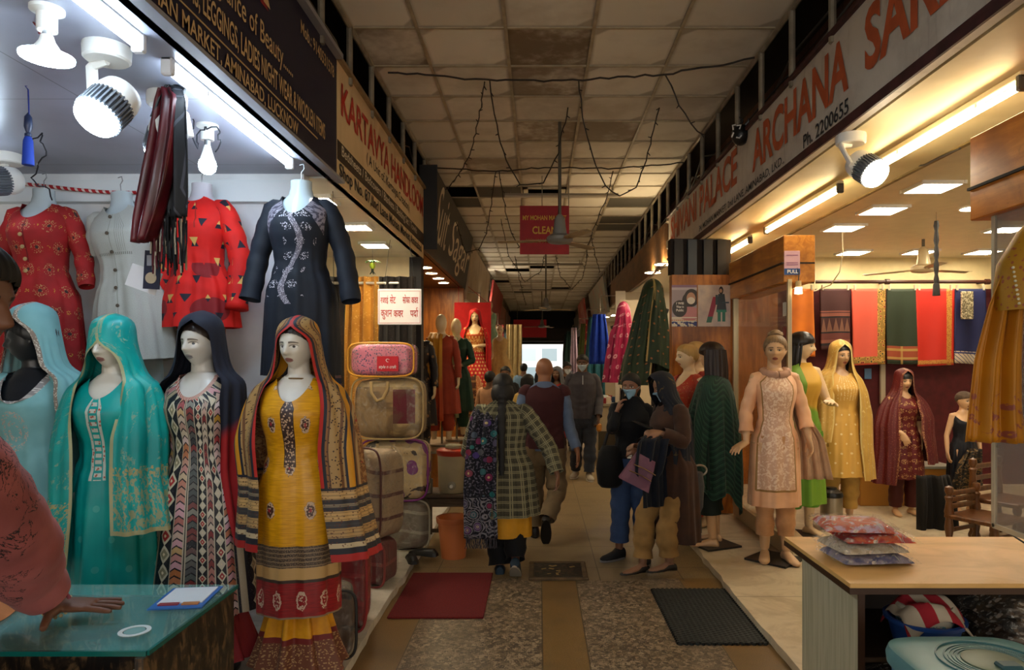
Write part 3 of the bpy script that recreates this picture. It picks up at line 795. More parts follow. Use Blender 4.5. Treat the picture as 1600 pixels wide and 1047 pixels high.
# ------------------------------------------------------------------ figures
def G(x, s): return np.exp(-(x/s)**2)
def head_surface(th, ph, k=1.0, masc=0.0, ears=True):
    """point(s) of a head in its own frame: face towards -y, z up, eyes at z=0, th=0 front"""
    nx = np.sin(ph)*np.sin(th); ny = -np.sin(ph)*np.cos(th); nz = np.cos(ph)
    mm = 1+.14*np.clip(np.sin(2*ph), 0, 1)*(nz > 0)
    x = .072*nx*mm; y = .093*ny*mm; z = .110*nz*(1+.04*np.clip(np.sin(2*ph), 0, 1)*(nz > 0))
    t = np.clip(-z/.110, 0, 1)
    x = x*(1-(.30-.08*masc)*t**1.6)
    y = np.where(y > 0, y*(1-.42*t), y*(1-.10*t**2))
    y = np.where((y < 0) & (z > .03), y*(1-.10*np.clip((z-.03)/.08, 0, 1)), y)
    y = np.where(y > 0, y*1.06, y)
    fw = np.clip(-ny, 0, 1)**1.5
    up = np.clip((.022-z)/.05, 0, 1)*(z < .022)
    nose = G(x, .0105+.006*up)*np.where(z > -.030, up, np.clip((z+.043)/.013, 0, 1))
    y = y-fw*.031*nose
    y = y+fw*.0115*G(np.abs(x)-.031, .017)*G(z-.002, .013)
    y = y-fw*(.003+.002*masc)*G(np.abs(x)-.026, .024)*G(z-.024, .009)
    y = y-fw*.004*G(np.abs(x)-.040, .02)*G(z+.022, .02)
    y = y-fw*.009*G(x, .020)*(G(z+.0545, .006)+G(z+.066, .007))
    y = y+fw*.003*G(x, .02)*G(z+.0600, .0025)
    y = y+fw*.004*G(x, .022)*G(z+.079, .007)
    y = y-fw*(.009+.003*masc)*G(x, .023)*G(z+.098, .016)
    if ears:
        sd = np.abs(nx)**4
        x = x+np.sign(x)*sd*.014*G(y-.014, .014)*G(z+.006, .03)
    return np.stack([x*k, y*k, z*k], -1)
def head_grid(k, masc=0, nth=72, nph=60):
    th = np.linspace(0, 2*PI, nth, endpoint=False); ph = np.linspace(.03, PI-.03, nph)
    T, P = np.meshgrid(th, ph)
    return head_surface(T, P, k, masc)

def hand(b, wrist, d, nrm, k=1.0, side=1, curl=.35, spread=.12, thumb=.7, fingers=None, r=.0085):
    """wrist point, finger direction d, back-of-hand normal nrm, side=+1 thumb along cross(d,nrm)"""
    d = np.asarray(d, float); d /= np.linalg.norm(d); n = np.asarray(nrm, float); n = n-d*n.dot(d); n /= np.linalg.norm(n)
    s = np.cross(d, n)*side; w = np.asarray(wrist, float)
    P = []
    for t, hw, ht in ((-.01, .026, .02), (.015, .032, .018), (.045, .041, .016), (.075, .043, .014), (.092, .038, .011)):
        c = w+d*t*k; P.append([c+s*hw*k*math.cos(a)+n*ht*k*math.sin(a) for a in np.linspace(0, 2*PI, 14, endpoint=False)])
    b.grid(P, None, close=True, cap0=True, cap1=True)
    L = (.072, .082, .076, .060); off = (.031, .0105, -.0105, -.031)
    cur = fingers or (curl, curl*1.05, curl*1.15, curl*1.25)
    for i in range(4):
        p = w+d*.082*k+s*off[i]*k; a = spread*(1.3-i)*.55; dd = d*math.cos(a)+s*math.sin(a)
        pts = [p-dd*.02*k, p]; ang = 0
        for j, f in enumerate((.45, .30, .25)):
            ang += cur[i]*(.8 if j == 0 else 1.0); p = p+(dd*math.cos(ang)-n*math.sin(ang))*L[i]*f*k; pts.append(p)
        b.tube(pts, [r*k*1.05, r*k*1.05, r*k, r*k*.95, r*k*.75], 10)
    p = w+d*.02*k+s*.028*k; td = d*math.cos(thumb)+s*math.sin(thumb)-n*.25; td /= np.linalg.norm(td)
    t2 = td*.8+d*.4-n*.1; t2 /= np.linalg.norm(t2)
    b.tube([p-td*.02*k, p, p+td*.035*k, p+td*.035*k+t2*.028*k, p+td*.035*k+t2*.05*k], [.012*k, .013*k, .0115*k, .0105*k, .008*k], 10)

RINGS_F = [(.76, .165, .105, .0), (.84, .178, .118, .01), (.93, .172, .118, .012), (1.0, .145, .10, .0), (1.07, .124, .088, -.004), (1.14, .128, .094, -.006), (1.22, .145, .112, -.018), (1.28, .152, .118, -.022), (1.34, .156, .10, -.006), (1.385, .146, .078, .004), (1.415, .108, .066, .01), (1.45, .066, .056, .012)]
RINGS_M = [(.76, .16, .11, .0), (.84, .17, .118, .005), (.93, .166, .118, .0), (1.0, .158, .112, -.006), (1.07, .156, .112, -.008), (1.14, .16, .113, -.006), (1.22, .17, .118, -.006), (1.30, .178, .118, .0), (1.36, .18, .10, .008), (1.395, .165, .082, .012), (1.43, .118, .072, .014), (1.46, .075, .062, .014)]
def ring_at(R, z, grow=0.0):
    zs = [r[0] for r in R]
    return tuple(np.interp(z, zs, [r[i] for r in R])+(grow if i < 3 else 0) for i in (1, 2, 3))

class Fig:
    """one body in its own frame (face to -y); joints in metres for a 1.70 m figure, scaled by k"""
    def __init__(s, root, H=1.7, sex='f', yaw=0, pitch=0, roll=0, lean=(0, 0), arms=None, legs=None, hands=None, head=(0, 0), z0=0.0, wide=1.0, feet='bare', nohead=False, egg=False, hk=1.0, leghide=False):
        s.root = root; s.k = k = H/1.70; s.sex = sex; s.R = RINGS_F if sex == 'f' else RINGS_M
        s.wide = wide; s.lean = lean; s.z0 = z0; s.egg = egg; s.nohead = nohead; s.feet = feet; s.hk = hk*k*(1.0 if sex == 'f' else 1.03)
        sw = (.155 if sex == 'f' else .175)*wide
        s.sh = {q: np.array((q*sw, .006, 1.385)) for q in (1, -1)}
        A = arms or {}
        s.arm = {}
        for q in (1, -1):
            e, w, hd, hn = A.get(q, ((q*(sw+.055), .02, 1.11), (q*(sw+.075), -.05, .875), (0, -.15, -1), (q, -.1, 0)))
            s.arm[q] = [np.array(e, float), np.array(w, float), np.array(hd, float), np.array(hn, float)]
        Lg = legs or {}
        s.leg = {}
        for q in (1, -1):
            kn, an, fd = Lg.get(q, ((q*.092, -.015, .475), (q*.095, .015, .08), (q*.18, -1, 0)))
            s.leg[q] = [np.array((q*.088, .0, .86)), np.array(kn, float), np.array(an, float), np.array(fd, float)]
        s.hc = np.array((head[0], -.012+head[1], 1.588)); s.hr = np.array(Euler((pitch, roll, yaw), 'XYZ').to_matrix())
        s.hands = hands or {}
        s.noarms = A.get('none', False)
    def W(s, p):      # canonical -> root space (lean shears the upper body from the hips up)
        p = np.asarray(p, float).copy(); z = p[..., 2]; u = np.clip(z-.9, 0, None)
        p[..., 0] = p[..., 0]+s.lean[0]*u; p[..., 1] = p[..., 1]+s.lean[1]*u
        p = p*s.k; p[..., 2] += s.z0
        return p
    def hp(s, p):     # head-space -> root space
        return s.W(s.hc)+(np.asarray(p)*(s.hk)) @ s.hr.T
    def build(s, m, voxel=.008, name='body'):
        b = MB(); a = np.linspace(0, 2*PI, 40, endpoint=False)
        P = [[(rx*s.wide*math.sin(t), cy-ry*math.cos(t)*(1 if sxx else 1), z) for t in a] for z, rx, ry, cy in s.R for sxx in (1,)]
        b.grid(s.W(np.array(P)), None, close=True, cap0=True, cap1=True)
        hb = s.hc
        b.tube(s.W(np.array([(0, .014, 1.40), (0, .016, 1.45), (hb[0]*.5, .014+hb[1]*.4, 1.50), (hb[0], hb[1]+.02, 1.56)])), [r*s.k for r in ((.062, .055, .05, .05) if s.sex == 'f' else (.07, .064, .06, .058))], 20)
        if not s.nohead:
            if s.egg:
                b.ball(s.W(s.hc+np.array((0, .0, -.0))), (.074*s.k, .09*s.k, .122*s.k), 30, 24)
            else:
                b.grid(s.W(s.hc)+(head_grid(1, 0 if s.sex == 'f' else 1)*s.hk) @ s.hr.T, None, close=True, cap0=True, cap1=True, flip=True)
        f = 1.0 if s.sex == 'f' else 1.15
        if not s.noarms:
            for q in (1, -1):
                e, w, hd, hn = s.arm[q]; sh = s.sh[q]
                pts = [sh-np.array((q*.05, 0, -.005)), sh, sh*.5+e*.5, e, e*.5+w*.5, w]
                b.tube(s.W(np.array(pts)), [r*f*s.k for r in (.04, .047, .041, .034, .033, .023)], 16)
                hk = s.hands.get(q, {})
                wr = s.W(w); dd = s.W(w+hd*.1)-wr
                hand(b, wr, dd, hn, s.k*(1.0 if s.sex == 'f' else 1.08), side=hk.get('side', -q), curl=hk.get('curl', .3), spread=hk.get('spread', .14), thumb=hk.get('thumb', .6), r=hk.get('r', .0082))
        for q in (1, -1):
            h, kn, an, fd = s.leg[q]
            b.tube(s.W(np.array([h+(0, 0, .04), h-(0, 0, .06), h*.4+kn*.6, kn, kn*.6+an*.4, an])), [r*s.k for r in (.09, .088, .066, .052, .050, .034)], 18)
            if s.feet:
                fd = fd/np.linalg.norm(fd); A = an; side = np.cross(fd, (0, 0, 1)); side /= np.linalg.norm(side); up = np.cross(side, fd)
                P = []
                for t, wd, hh, zc in ((-.05, .022, .022, -.055), (-.03, .034, .036, -.045), (.02, .034, .04, -.04), (.08, .04, .028, -.052), (.13, .042, .019, -.061), (.165, .034, .014, -.065), (.185, .016, .01, -.068)):
                    c = A+fd*t+up*zc; P.append([c+side*wd*math.cos(x)+up*hh*math.sin(x) for x in np.linspace(0, 2*PI, 14, endpoint=False)])
                b.grid(s.W(np.array(P)), None, close=True, cap0=True, cap1=True)
        me = b.mesh(name, m)
        o = link(name, me, None)
        r = o.modifiers.new('r', 'REMESH'); r.mode = 'VOXEL'; r.voxel_size = voxel; r.use_smooth_shade = True
        sm = o.modifiers.new('s', 'SMOOTH'); sm.factor = .5; sm.iterations = 2
        dg = bpy.context.evaluated_depsgraph_get(); dg.update()
        me2 = bpy.data.meshes.new_from_object(o.evaluated_get(dg)); bpy.data.objects.remove(o); bpy.data.meshes.remove(me)
        n = len(me2.vertices); co = np.empty(n*3, np.float32); me2.vertices.foreach_get('co', co); co = co.reshape(-1, 3)
        hpv = ((co-s.W(s.hc)) @ s.hr)/s.hk
        if s.egg or s.nohead: hpv[:] = 9.0
        av = me2.attributes.new('hp', 'FLOAT_VECTOR', 'POINT'); av.data.foreach_set('vector', hpv.astype(np.float32).ravel())
        me2.materials.clear(); me2.materials.append(m)
        me2.polygons.foreach_set('use_smooth', [True]*len(me2.polygons))
        me2.name = name
        return link(name, me2, s.root)
    # ---- clothing
    def kurta(s, m, name='kurta', top=1.44, hem=.55, grow=.014, neck=(.075, .10), flare=.06, fold=.012, sleeve=1.0, sl_r=None, rows=None, nA=96, dipb=.03, nf=7, seed=1, front_open=0, sq=0, hemy=0.0):
        """shirt or gown: neckline (half width, front dip), torso, flared skirt to hem, sleeves as a share of the arm"""
        rr = np.random.RandomState(seed); ph = rr.rand(6)*6.28
        a = np.linspace(-PI, PI, nA+1); k = s.k; b = MB(); P = []; pat = []
        zsh = 1.385
        c = np.cos(a)
        cf = np.clip(c, 0, 1)**1.3; cb = np.clip(-c, 0, 1)
        nz = top-neck[1]*cf-dipb*cb
        def ringp(z, g):
            rx, ry, cy = ring_at(s.R, z, g); rx *= s.wide
            return np.stack([rx*np.sin(a), cy-ry*np.cos(a), np.full_like(a, z)], -1)
        # neckline row
        rx, ry, cy = ring_at(s.R, 1.40, grow)
        N = np.zeros((nA+1, 3))
        for i in range(nA+1):
            g = ring_at(s.R, min(nz[i], 1.43), grow)
            yy = g[2]-g[1]*c[i]*1.0
            N[i] = (neck[0]*np.sin(a[i]), yy if abs(c[i]) > .3 else yy, nz[i])
        S = ringp(zsh-.02, grow)
        S[:, 2] = zsh+.012-.10*np.abs(c)**1.2*(c > 0)-.05*np.abs(c)*(c <= 0)
        for i in range(nA+1):
            g = ring_at(s.R, S[i, 2], grow); S[i, 0] = g[0]*s.wide*np.sin(a[i]); S[i, 1] = g[2]-g[1]*c[i]
        for t in np.linspace(0, 1, 5):
            r = N*(1-t)+S*t
            for i in range(nA+1):
                g = ring_at(s.R, min(r[i, 2], 1.425), grow+.004*(1-t)); gx = g[0]*s.wide
                if abs(c[i]) > .12 and abs(r[i, 0]) < gx*.98:
                    yy = g[1]*math.sqrt(max(0, 1-(r[i, 0]/gx)**2))
                    r[i, 1] = g[2]-yy if c[i] > 0 else g[2]+yy
            P.append(r)
        zb = S[:, 2]
        for t in np.linspace(0, 1, 50)[1:]:
            z = zb*(1-t)+hem*t
            r = np.zeros((nA+1, 3))
            for i in range(nA+1):
                g = ring_at(s.R, max(z[i], .86), grow)
                f = np.clip((1.0-z[i])/(1.0-hem+1e-6), 0, 1) if hem < 1 else 0
                amp = fold*np.clip((1.25-z[i])/.6, 0, 1)
                fo = amp*(math.sin(nf*a[i]+ph[0]+z[i]*1.5)+.6*math.sin((nf*2-1)*a[i]+ph[1]-z[i]*2)+.3*math.sin((nf*3+2)*a[i]+ph[2]))
                wr = .003*math.sin(z[i]*70+3*math.sin(a[i]*2+ph[3]))*math.exp(-((z[i]-1.02)/.10)**2)
                gx = g[0]*s.wide+flare*f+fo+wr; gy = g[1]+flare*.75*f+fo+wr
                r[i] = (gx*math.sin(a[i]), g[2]-gy*c[i]+hemy*f, z[i])
            P.append(r)
        P = np.array(P)
        pat = np.stack([np.broadcast_to(a*.17, P.shape[:2]), P[..., 2]-hem, -np.concatenate([np.zeros((1, nA+1)), np.cumsum(np.linalg.norm(np.diff(P, axis=0), axis=2), axis=0)])], -1)
        b.grid(s.W(P), pat, flip=True)
        if sleeve > 0:
            for q in (1, -1):
                e, w, hd, hn = s.arm[q]; sh = s.sh[q]
                pts = [sh+np.array((-q*.05, 0, -.002)), sh+np.array((-q*.008, 0, -.006)), sh*.5+e*.5, e, e*.5+w*.5, w]
                d = [np.array(p) for p in pts]
                cum = np.cumsum([0]+[np.linalg.norm(d[i+1]-d[i]) for i in range(5)]); T = cum[-1]*sleeve
                ts = np.linspace(0, T, 22)
                rad0 = sl_r or (.046, .054, .052, .048, .044, .040)
                pp = np.stack([np.interp(ts, cum, [x[j] for x in d]) for j in range(3)], -1)
                rad = np.interp(ts, cum, rad0)*k
                rad = rad+np.array([.003*math.sin(t*60+q) for t in ts])*k
                b.tube(s.W(pp), list(rad), 24, cap=False)
        return b.build(name, m, s.root, angle=0)
    def pants(s, m, name='trousers', top=.95, end=.12, r=(.105, .085, .07), grow=.012, fold=.004):
        b = MB(); a = np.linspace(-PI, PI, 41)
        P = []
        for z in (top, .92, .86, .80, .76, .70):
            g = ring_at(s.R, z, grow if z > .75 else grow-.03); P.append([(g[0]*s.wide*math.sin(t), g[2]-g[1]*math.cos(t), z) for t in a])
        P = np.array(P); b.grid(s.W(P), np.stack([np.broadcast_to(a*.17, P.shape[:2]), P[..., 2], np.zeros(P.shape[:2])], -1), flip=True)
        for q in (1, -1):
            h, kn, an, fd = s.leg[q]
            d = [h+np.array((0, 0, .02)), h-np.array((0, 0, .1)), kn, an]
            cum = np.cumsum([0]+[np.linalg.norm(d[i+1]-d[i]) for i in range(3)])
            T = cum[-1]-end+.08 if end < 1 else cum[-1]
            ts = np.linspace(0, min(T, cum[-1]*1.0), 26)
            pp = np.stack([np.interp(ts, cum, [x[j] for x in d]) for j in range(3)], -1)
            rad = np.interp(ts, cum, (r[0], r[0], r[1], r[2]))+fold*np.sin(ts*55)+fold*np.sin(ts*23+q)
            b.tube(s.W(pp), list(rad*s.k), 24, cap=False)
        return b.build(name, m, s.root, angle=0)
    def skirt(s, m, name='skirt', top=1.0, hem=.1, r0=.15, r1=.32, nf=11, fold=.03, yk=.75, seed=2, cy=0.0, pw=.8):
        rr = np.random.RandomState(seed); ph = rr.rand(4)*6.28; a = np.linspace(-PI, PI, 161); P = []
        for t in np.linspace(0, 1, 36):
            z = top*(1-t)+hem*t; R = r0+(r1-r0)*t**pw; amp = fold*t
            f = R+amp*(np.sin(nf*a+ph[0]+.6*np.sin(2*a+ph[1]))+.35*np.sin(2*nf*a+ph[2]))
            P.append(np.stack([f*np.sin(a), cy-f*yk*np.cos(a), np.full_like(a, z)+.006*np.sin(nf*a+ph[0])*t], -1))
        P = np.array(P)
        pat = np.stack([np.broadcast_to(a*r1*.6, P.shape[:2]), P[..., 2]-hem, np.zeros(P.shape[:2])], -1)
        return b_(s, P, pat, name, m)
    def drape(s, m, name, rows, hemf=None, fold=.012, nf=9, nz=64, na=110, seed=1, warp=0.0):
        """veil: rows (z, cx, cy, rx, ry, a0, a1) from top down; open at the front between -a1 and a0 (degrees from -y)"""
        rr = np.random.RandomState(seed); ph = rr.rand(8)*6.28
        R = np.array(rows, float); zz = -R[:, 0]; P = np.zeros((nz, na, 3)); pat = np.zeros((nz, na, 3))
        # arc-length-like parameter so that the crown gets enough rows
        seg = np.abs(np.diff(R[:, 0]))+.5*np.abs(np.diff(R[:, 3])); cum = np.concatenate([[0], np.cumsum(seg)])
        T = np.linspace(0, cum[-1], nz)
        def ip(c):
            y = np.interp(T, cum, R[:, c]); yy = y.copy()
            for _ in range(3): yy[1:-1] = (yy[:-2]+2*yy[1:-1]+yy[2:])/4
            return yy
        Z, CX, CY, RX, RY, A0, A1 = [ip(c) for c in range(7)]
        for i in range(nz):
            a = np.radians(np.linspace(A0[i], 360-A1[i], na)); t = i/(nz-1)
            amp = fold*np.clip((R[0, 0]-Z[i]-.12)/.35, 0, 1)
            w = amp*(np.sin(nf*a+ph[0]+.8*np.sin(3*t+ph[1]))+.5*np.sin((2*nf+1)*a+ph[2]+2*t)+.25*np.sin((3*nf+2)*a+ph[3]))
            rx = RX[i]+w; ry = RY[i]+w
            x = CX[i]+rx*np.sin(a); y = CY[i]-ry*np.cos(a); z = np.full(na, Z[i])
            if hemf is not None: z = z+hemf(np.degrees(a), t)*np.clip((t-.25)/.75, 0, 1)
            P[i] = np.stack([x, y, z], -1)
            sarc = np.concatenate([[0], np.cumsum(np.linalg.norm(np.diff(P[i], axis=0), axis=1))])
            pat[i, :, 0] = sarc; pat[i, :, 2] = np.minimum(sarc, sarc[-1]-sarc)
        dz = np.linalg.norm(np.diff(P, axis=0), axis=2)
        up = np.concatenate([np.cumsum(dz[::-1], axis=0)[::-1], np.zeros((1, na))], 0)
        pat[..., 1] = up
        return b_(s, P, pat, name, m)
    def hair(s, m, name='hair', line=.045, back=-.06, off=.012, drop=None, side=.0, tex=1.0, dropr=.085):
        """cap over the skull above the hairline, optional long fall behind down to z=drop (head space)"""
        th = np.linspace(-PI, PI, 61); P = []
        c = np.cos(th)
        zl = np.where(c > 0, line-(line-side)*(1-np.clip(c, 0, 1))**1.2*1.0, side+(back-side)*np.abs(c)**.8)
        for t in np.linspace(0, 1, 22):
            ph = .03+(np.arccos(np.clip(zl/.110, -1, 1))-.03)*t
            o = head_surface(th, ph, 1.0, ears=False); n = o/np.linalg.norm(o, axis=1)[:, None]
            thick = off*(1-.75*t**6)+.002*np.sin(th*23)*t*tex
            P.append(o+n*thick[:, None])
        P = np.array(P); b = MB()
        b.grid(s.hp(P), np.stack([np.broadcast_to(th*.09, P.shape[:2]), P[..., 2], np.zeros(P.shape[:2])], -1), flip=True)
        if drop is not None:
            Q = []; aa = np.radians(np.linspace(70, 290, 50))
            for t in np.linspace(0, 1, 24):
                z = .06*(1-t)+drop*t; R = dropr*(1.0+.12*math.sin(t*3)) 
                w = .004*np.sin(aa*19+t*2)+.003*np.sin(aa*31-t*3)
                yo = .012+.02*t
                Q.append(np.stack([(R+w)*np.sin(aa)*(1-.12*t), yo-(R*1.15+w)*np.cos(aa)*(1-.1*t), np.full_like(aa, z)], -1))
            Q = np.array(Q)
            b.grid(s.hp(Q), np.stack([np.broadcast_to(aa*.09, Q.shape[:2]), Q[..., 2], np.zeros(Q.shape[:2])], -1), flip=True)
        o = b.build(name, m, s.root, angle=0); return o
    def mask(s, m):
        th = np.radians(np.linspace(-72, 72, 25)); P = []
        for i, z in enumerate(np.linspace(-.016, -.112, 16)):
            ph = np.arccos(np.clip(z/.110, -.999, .999))
            T = th*(1-.25*(i/15)**3-.2*(1-i/15)**4); o = head_surface(T, np.full_like(T, max(ph, 0)), 1.0)
            o[:, 1] = np.minimum(o[:, 1]-.010, -.094*np.cos(T)*np.cos((z+.05)*9)**.5+.006)-.002*np.sin(i*1.8)
            P.append(o)
        P = np.array(P); b = MB().grid(s.hp(P), None, flip=True)
        for q in (1, -1):
            b.tube(s.hp(np.array([P[1, -1 if q > 0 else 0], (q*.078, .004, .0), (q*.075, .02, -.02), P[12, -1 if q > 0 else 0]])), .0018, 6)
        return b.build('face_mask', m, s.root, angle=0)
    def shoe(s, m, q, sole=None, name='shoe', low=0, big=1.0):
        h, kn, A, fd = s.leg[q]; fd = fd/np.linalg.norm(fd); side = np.cross(fd, (0, 0, 1)); side /= np.linalg.norm(side); up = np.cross(side, fd)
        P = []; ax = np.linspace(0, 2*PI, 20, endpoint=False)
        prof = ((-.065, .02, .03, -.045), (-.055, .036, .05, -.035), (-.02, .043, .06, -.028), (.02, .044, .06, -.028), (.06, .046, .042, -.044), (.12, .05, .03, -.052), (.17, .045, .024, -.056), (.2, .026, .016, -.06), (.208, .01, .008, -.063))
        if low: prof = tuple((t, w*.92, h_*.55, z-.018) for t, w, h_, z in prof)
        for t, wd, hh, zc in prof:
            c = A+fd*t*big+up*zc; row = []
            for x in ax:
                u = max(math.sin(x)*hh, -.078-zc); row.append(c+side*wd*big*math.cos(x)+up*u)
            P.append(row)
        o = MB().grid(s.W(np.array(P)), None, close=True, cap0=True, cap1=True).build(name, m, s.root)
        if sole is not None:
            Q = []
            for z in (-.082, -.066):
                Q.append([A+fd*(.07+.145*big*math.cos(x))+side*(.05*big)*math.sin(x)*(1+.1*math.cos(x))+up*z for x in np.linspace(0, 2*PI, 28, endpoint=False)])
            MB().grid(s.W(np.array(Q)), None, close=True, cap0=True, cap1=True).build('sole', sole, o)
        return o
def b_(s, P, pat, name, m):
    return MB().grid(s.W(P), pat, flip=True).build(name, m, s.root, angle=0)

def m_skin(name, col, lips='#a8484a', brow='#4a382c', iris='#2a2018', white='#e8e4dc', rough=.45, mannequin=True, dark=False, eyes=True, blush=0.0, stubble=0.0, nail=None):
    s = Sh(name); x, y, z = s.attr('hp') and s.pat('hp')
    ax = x.ab(); front = y.lt(-.02)
    c = lin(col)
    base = s.mix(s.sm(s.noise(scale=9, detail=3), .35, .7), c, tuple(v*.93 for v in c))
    if eyes and not dark:
        ex = (ax-.031)/.0165; ez = (z-.001-ex*.0014)/(.0072 if mannequin else .0058)
        em = (ex*ex+ez*ez); eye = em.lt(1.0)*front
        lidm = ((ax-.031)/.018); lz = (z-.0035)/.0085
        lid = (lidm*lidm+lz*lz).lt(1.0)*front*(1-eye)
        ix = (ax-.0305)/.006; iz = (z-.0015)/.006
        ir = (ix*ix+iz*iz).lt(1.0)*eye
        bz = z-.021+((ax-.024)*(ax-.024))*9.0-ax*.06
        br = (bz.ab()/(.0042-(ax-.014)*.06).mx(.0008)).lt(1.0)*ax.within(.012, .050)*front
        lx = x/.0215
        lw = (1-lx*lx).mx(0.0)
        lu = ((z+.0575)/(lw*.0072+.0002)).within(-.5, 1.0)*front*ax.lt(.0215)
        ll = ((z+.0640)/(lw*.0080+.0002)).within(-1.0, .6)*front*ax.lt(.0215)
        lip = (lu+ll).cl()
        seam = (z+.0605).ab().lt(.0012)*ax.lt(.0195)*front
        base = s.mix(lid*.75, base, tuple(v*.16 for v in c))
        base = s.mix(eye, base, white); base = s.mix(ir, base, iris)
        base = s.mix(br*.85, base, brow)
        base = s.mix(lip*.9, base, lips); base = s.mix(seam, base, tuple(v*.4 for v in lin(lips)))
    if not mannequin:
        s.b.inputs['Subsurface Weight'].default_value = .08; s.b.inputs['Subsurface Radius'].default_value = (.012, .005, .003)
    return s.out(base, rough, spec=.5 if mannequin else .35, coat=.15 if mannequin else 0)
# ------------------------------------------------------------------ left shop: dressed mannequins and hanging kurtas
SK_PALE = m_skin('mannequin_paint', '#dcd5c6', lips='#8f4f4c', rough=.3)
SK_PALE2 = m_skin('mannequin_paint_grey', '#d6d3cb', lips='#8d8a90', iris='#55606a', rough=.3)
SK_BLACK = m_skin('mannequin_black', '#17191d', dark=True, rough=.35)
SK_SHOP = m_skin('mannequin_tan', '#cfa67c', lips='#8f3f38', rough=.35, white='#b39c80')
SK_SHOP2 = m_skin('mannequin_beige', '#d9bb92', lips='#a13a34', rough=.35, white='#bfa98a')
GM = 'dressed mannequins in a row behind the glass counter'

def medallion(s, u, v, pu, pv, ru, rv, off=.5, du=0, dv=0):
    r = ((v+dv)/pv).fl(); uu = (u+du)/pu+r.pp(1)*off
    a = (uu.fr()-.5)*(pu/ru); b = (((v+dv)/pv).fr()-.5)*(pv/rv)
    return (a*a+b*b).sq()
def m_yellow():
    s = Sh('yellow_silk'); u, v, w = s.pat(); body = w.lt(.5)
    n = s.noise(s.vec(u*6, v*60, 0), 3, 2)
    c = s.mix(s.sm(n, .3, .7), '#e0a00c', '#c98a08')
    nz = s.noise(s.vec(u, v), 70, 2)-.5; d = medallion(s, u, v, .17, .2, .024, .040)+nz*.9
    fine = s.noise(s.vec(u, v), 260, 1); fl = s.vor(s.vec(u, v), 95)[0]
    m1 = d.lt(1.0)*body*v.gt(.36)
    c = s.mix(m1, c, s.mix((fl.lt(.38)+d.within(.72, .95)).cl(), '#4a2b20', '#c8a98a'))
    c = s.mix((d.lt(.22))*body*v.gt(.36), c, '#a02530')
    pl = u.ab().lt(.030)*v.gt(.70)*body
    c = s.mix(pl, c, s.mix(fl.lt(.42), '#3b2620', '#c7a685')); c = s.mix(u.ab().within(.026, .031)*v.gt(.70)*body, c, '#2a1a16')
    b1 = v.within(.235, .335)*body
    c = s.mix(b1, c, s.mix(((v/.02).fr().lt(.3)+fine.gt(.56)).cl(), '#35251d', '#8b7458'))
    c = s.mix(v.within(.175, .235)*body, c, '#c59d62'); c = s.mix(v.within(.165, .18)*body, c, '#3a2a20')
    d2 = medallion(s, u, v, .1, .165, .022, .042, 0)+nz*.9
    red = v.lt(.165)*body
    c = s.mix(red, c, s.mix(s.sm(n, .3, .7), '#9c1a1c', '#7d1013'))
    c = s.mix(red*d2.lt(1)*(fl.lt(.42)+d2.within(.75, 1)).cl(), c, '#c6a890')
    c = s.mix(v.lt(.008)*body, c, '#8b7458')
    return s.out(c, .38, spec=.5, sheen=.1, bump=n, bd=.002, bs=.3)
def m_shawl_brown():
    s = Sh('printed_shawl'); a, v, e = s.pat()
    n = s.noise(s.vec(a, v), 30, 4, .6, 1.5); f = s.vor(s.vec(a, v), 70)[0]; f2 = s.vor(s.vec(a, v), 26)[0]
    pais = s.mix(s.sm(n, .42, .58), '#7a4a20', '#a57a48'); pais = s.mix(f.lt(.3)*.8, pais, '#4a2a18'); pais = s.mix(f2.lt(.16), pais, '#8f2a1c')
    edge = s.stop(e/.24, (0, '#b3241c'), (.07, '#191a26'), (.13, '#8a5a2c'), (.17, '#5a3820'), (.20, '#a5824e'), (.40, '#6b4526'), (.46, '#a5824e'), (.50, '#191a26'), (.55, '#c98a14'), (.78, '#191a26'), (.86, '#6b4526'), (.93, '#a98a5c'))
    for el in s.t.nodes:
        if el.type == 'VALTORGB': el.color_ramp.interpolation = 'CONSTANT'
    edge = s.mix(f.lt(.28)*e.within(.03, .12), edge, '#3a2417')
    c = s.mix(e.lt(.24), pais, edge)
    r = s.stop(v/.34, (0, '#a8201c'), (.1, '#1b1c26'), (.18, '#c2ad88'), (.25, '#2b2a2f'), (.32, '#b08c58'), (.45, '#3b3838'), (.55, '#c09a60'), (.68, '#2e2c30'), (.74, '#8a7a62'), (.78, '#2e2c30'), (.84, '#bf9a63'), (.96, '#1b1c26'))
    for el in s.t.nodes:
        if el.type == 'VALTORGB': el.color_ramp.interpolation = 'CONSTANT'
    r = s.mix((f.lt(.28))*v.gt(.06)*.8, r, '#5a3020'); r = s.mix(((v/.016).fr().lt(.25))*v.gt(.1)*.5, r, '#1c1a1c')
    c = s.mix(v.lt(.34), c, r)
    return s.out(c, .6, sheen=.1, bump=n, bd=.002, bs=.2)
def m_sharara():
    s = Sh('yellow_skirt'); u, v, w = s.pat(); f = s.vor(s.vec(u, v), 120)[0]
    c = s.mix(s.sm(s.noise(scale=20, detail=3), .3, .7), '#d8960a', '#c48206')
    c = s.mix(v.lt(.16), c, s.mix(f.lt(.35), '#6a3a24', '#a98456')); c = s.mix(v.within(.145, .17), c, '#6e1c18')
    return s.out(c, .6, sheen=.1)
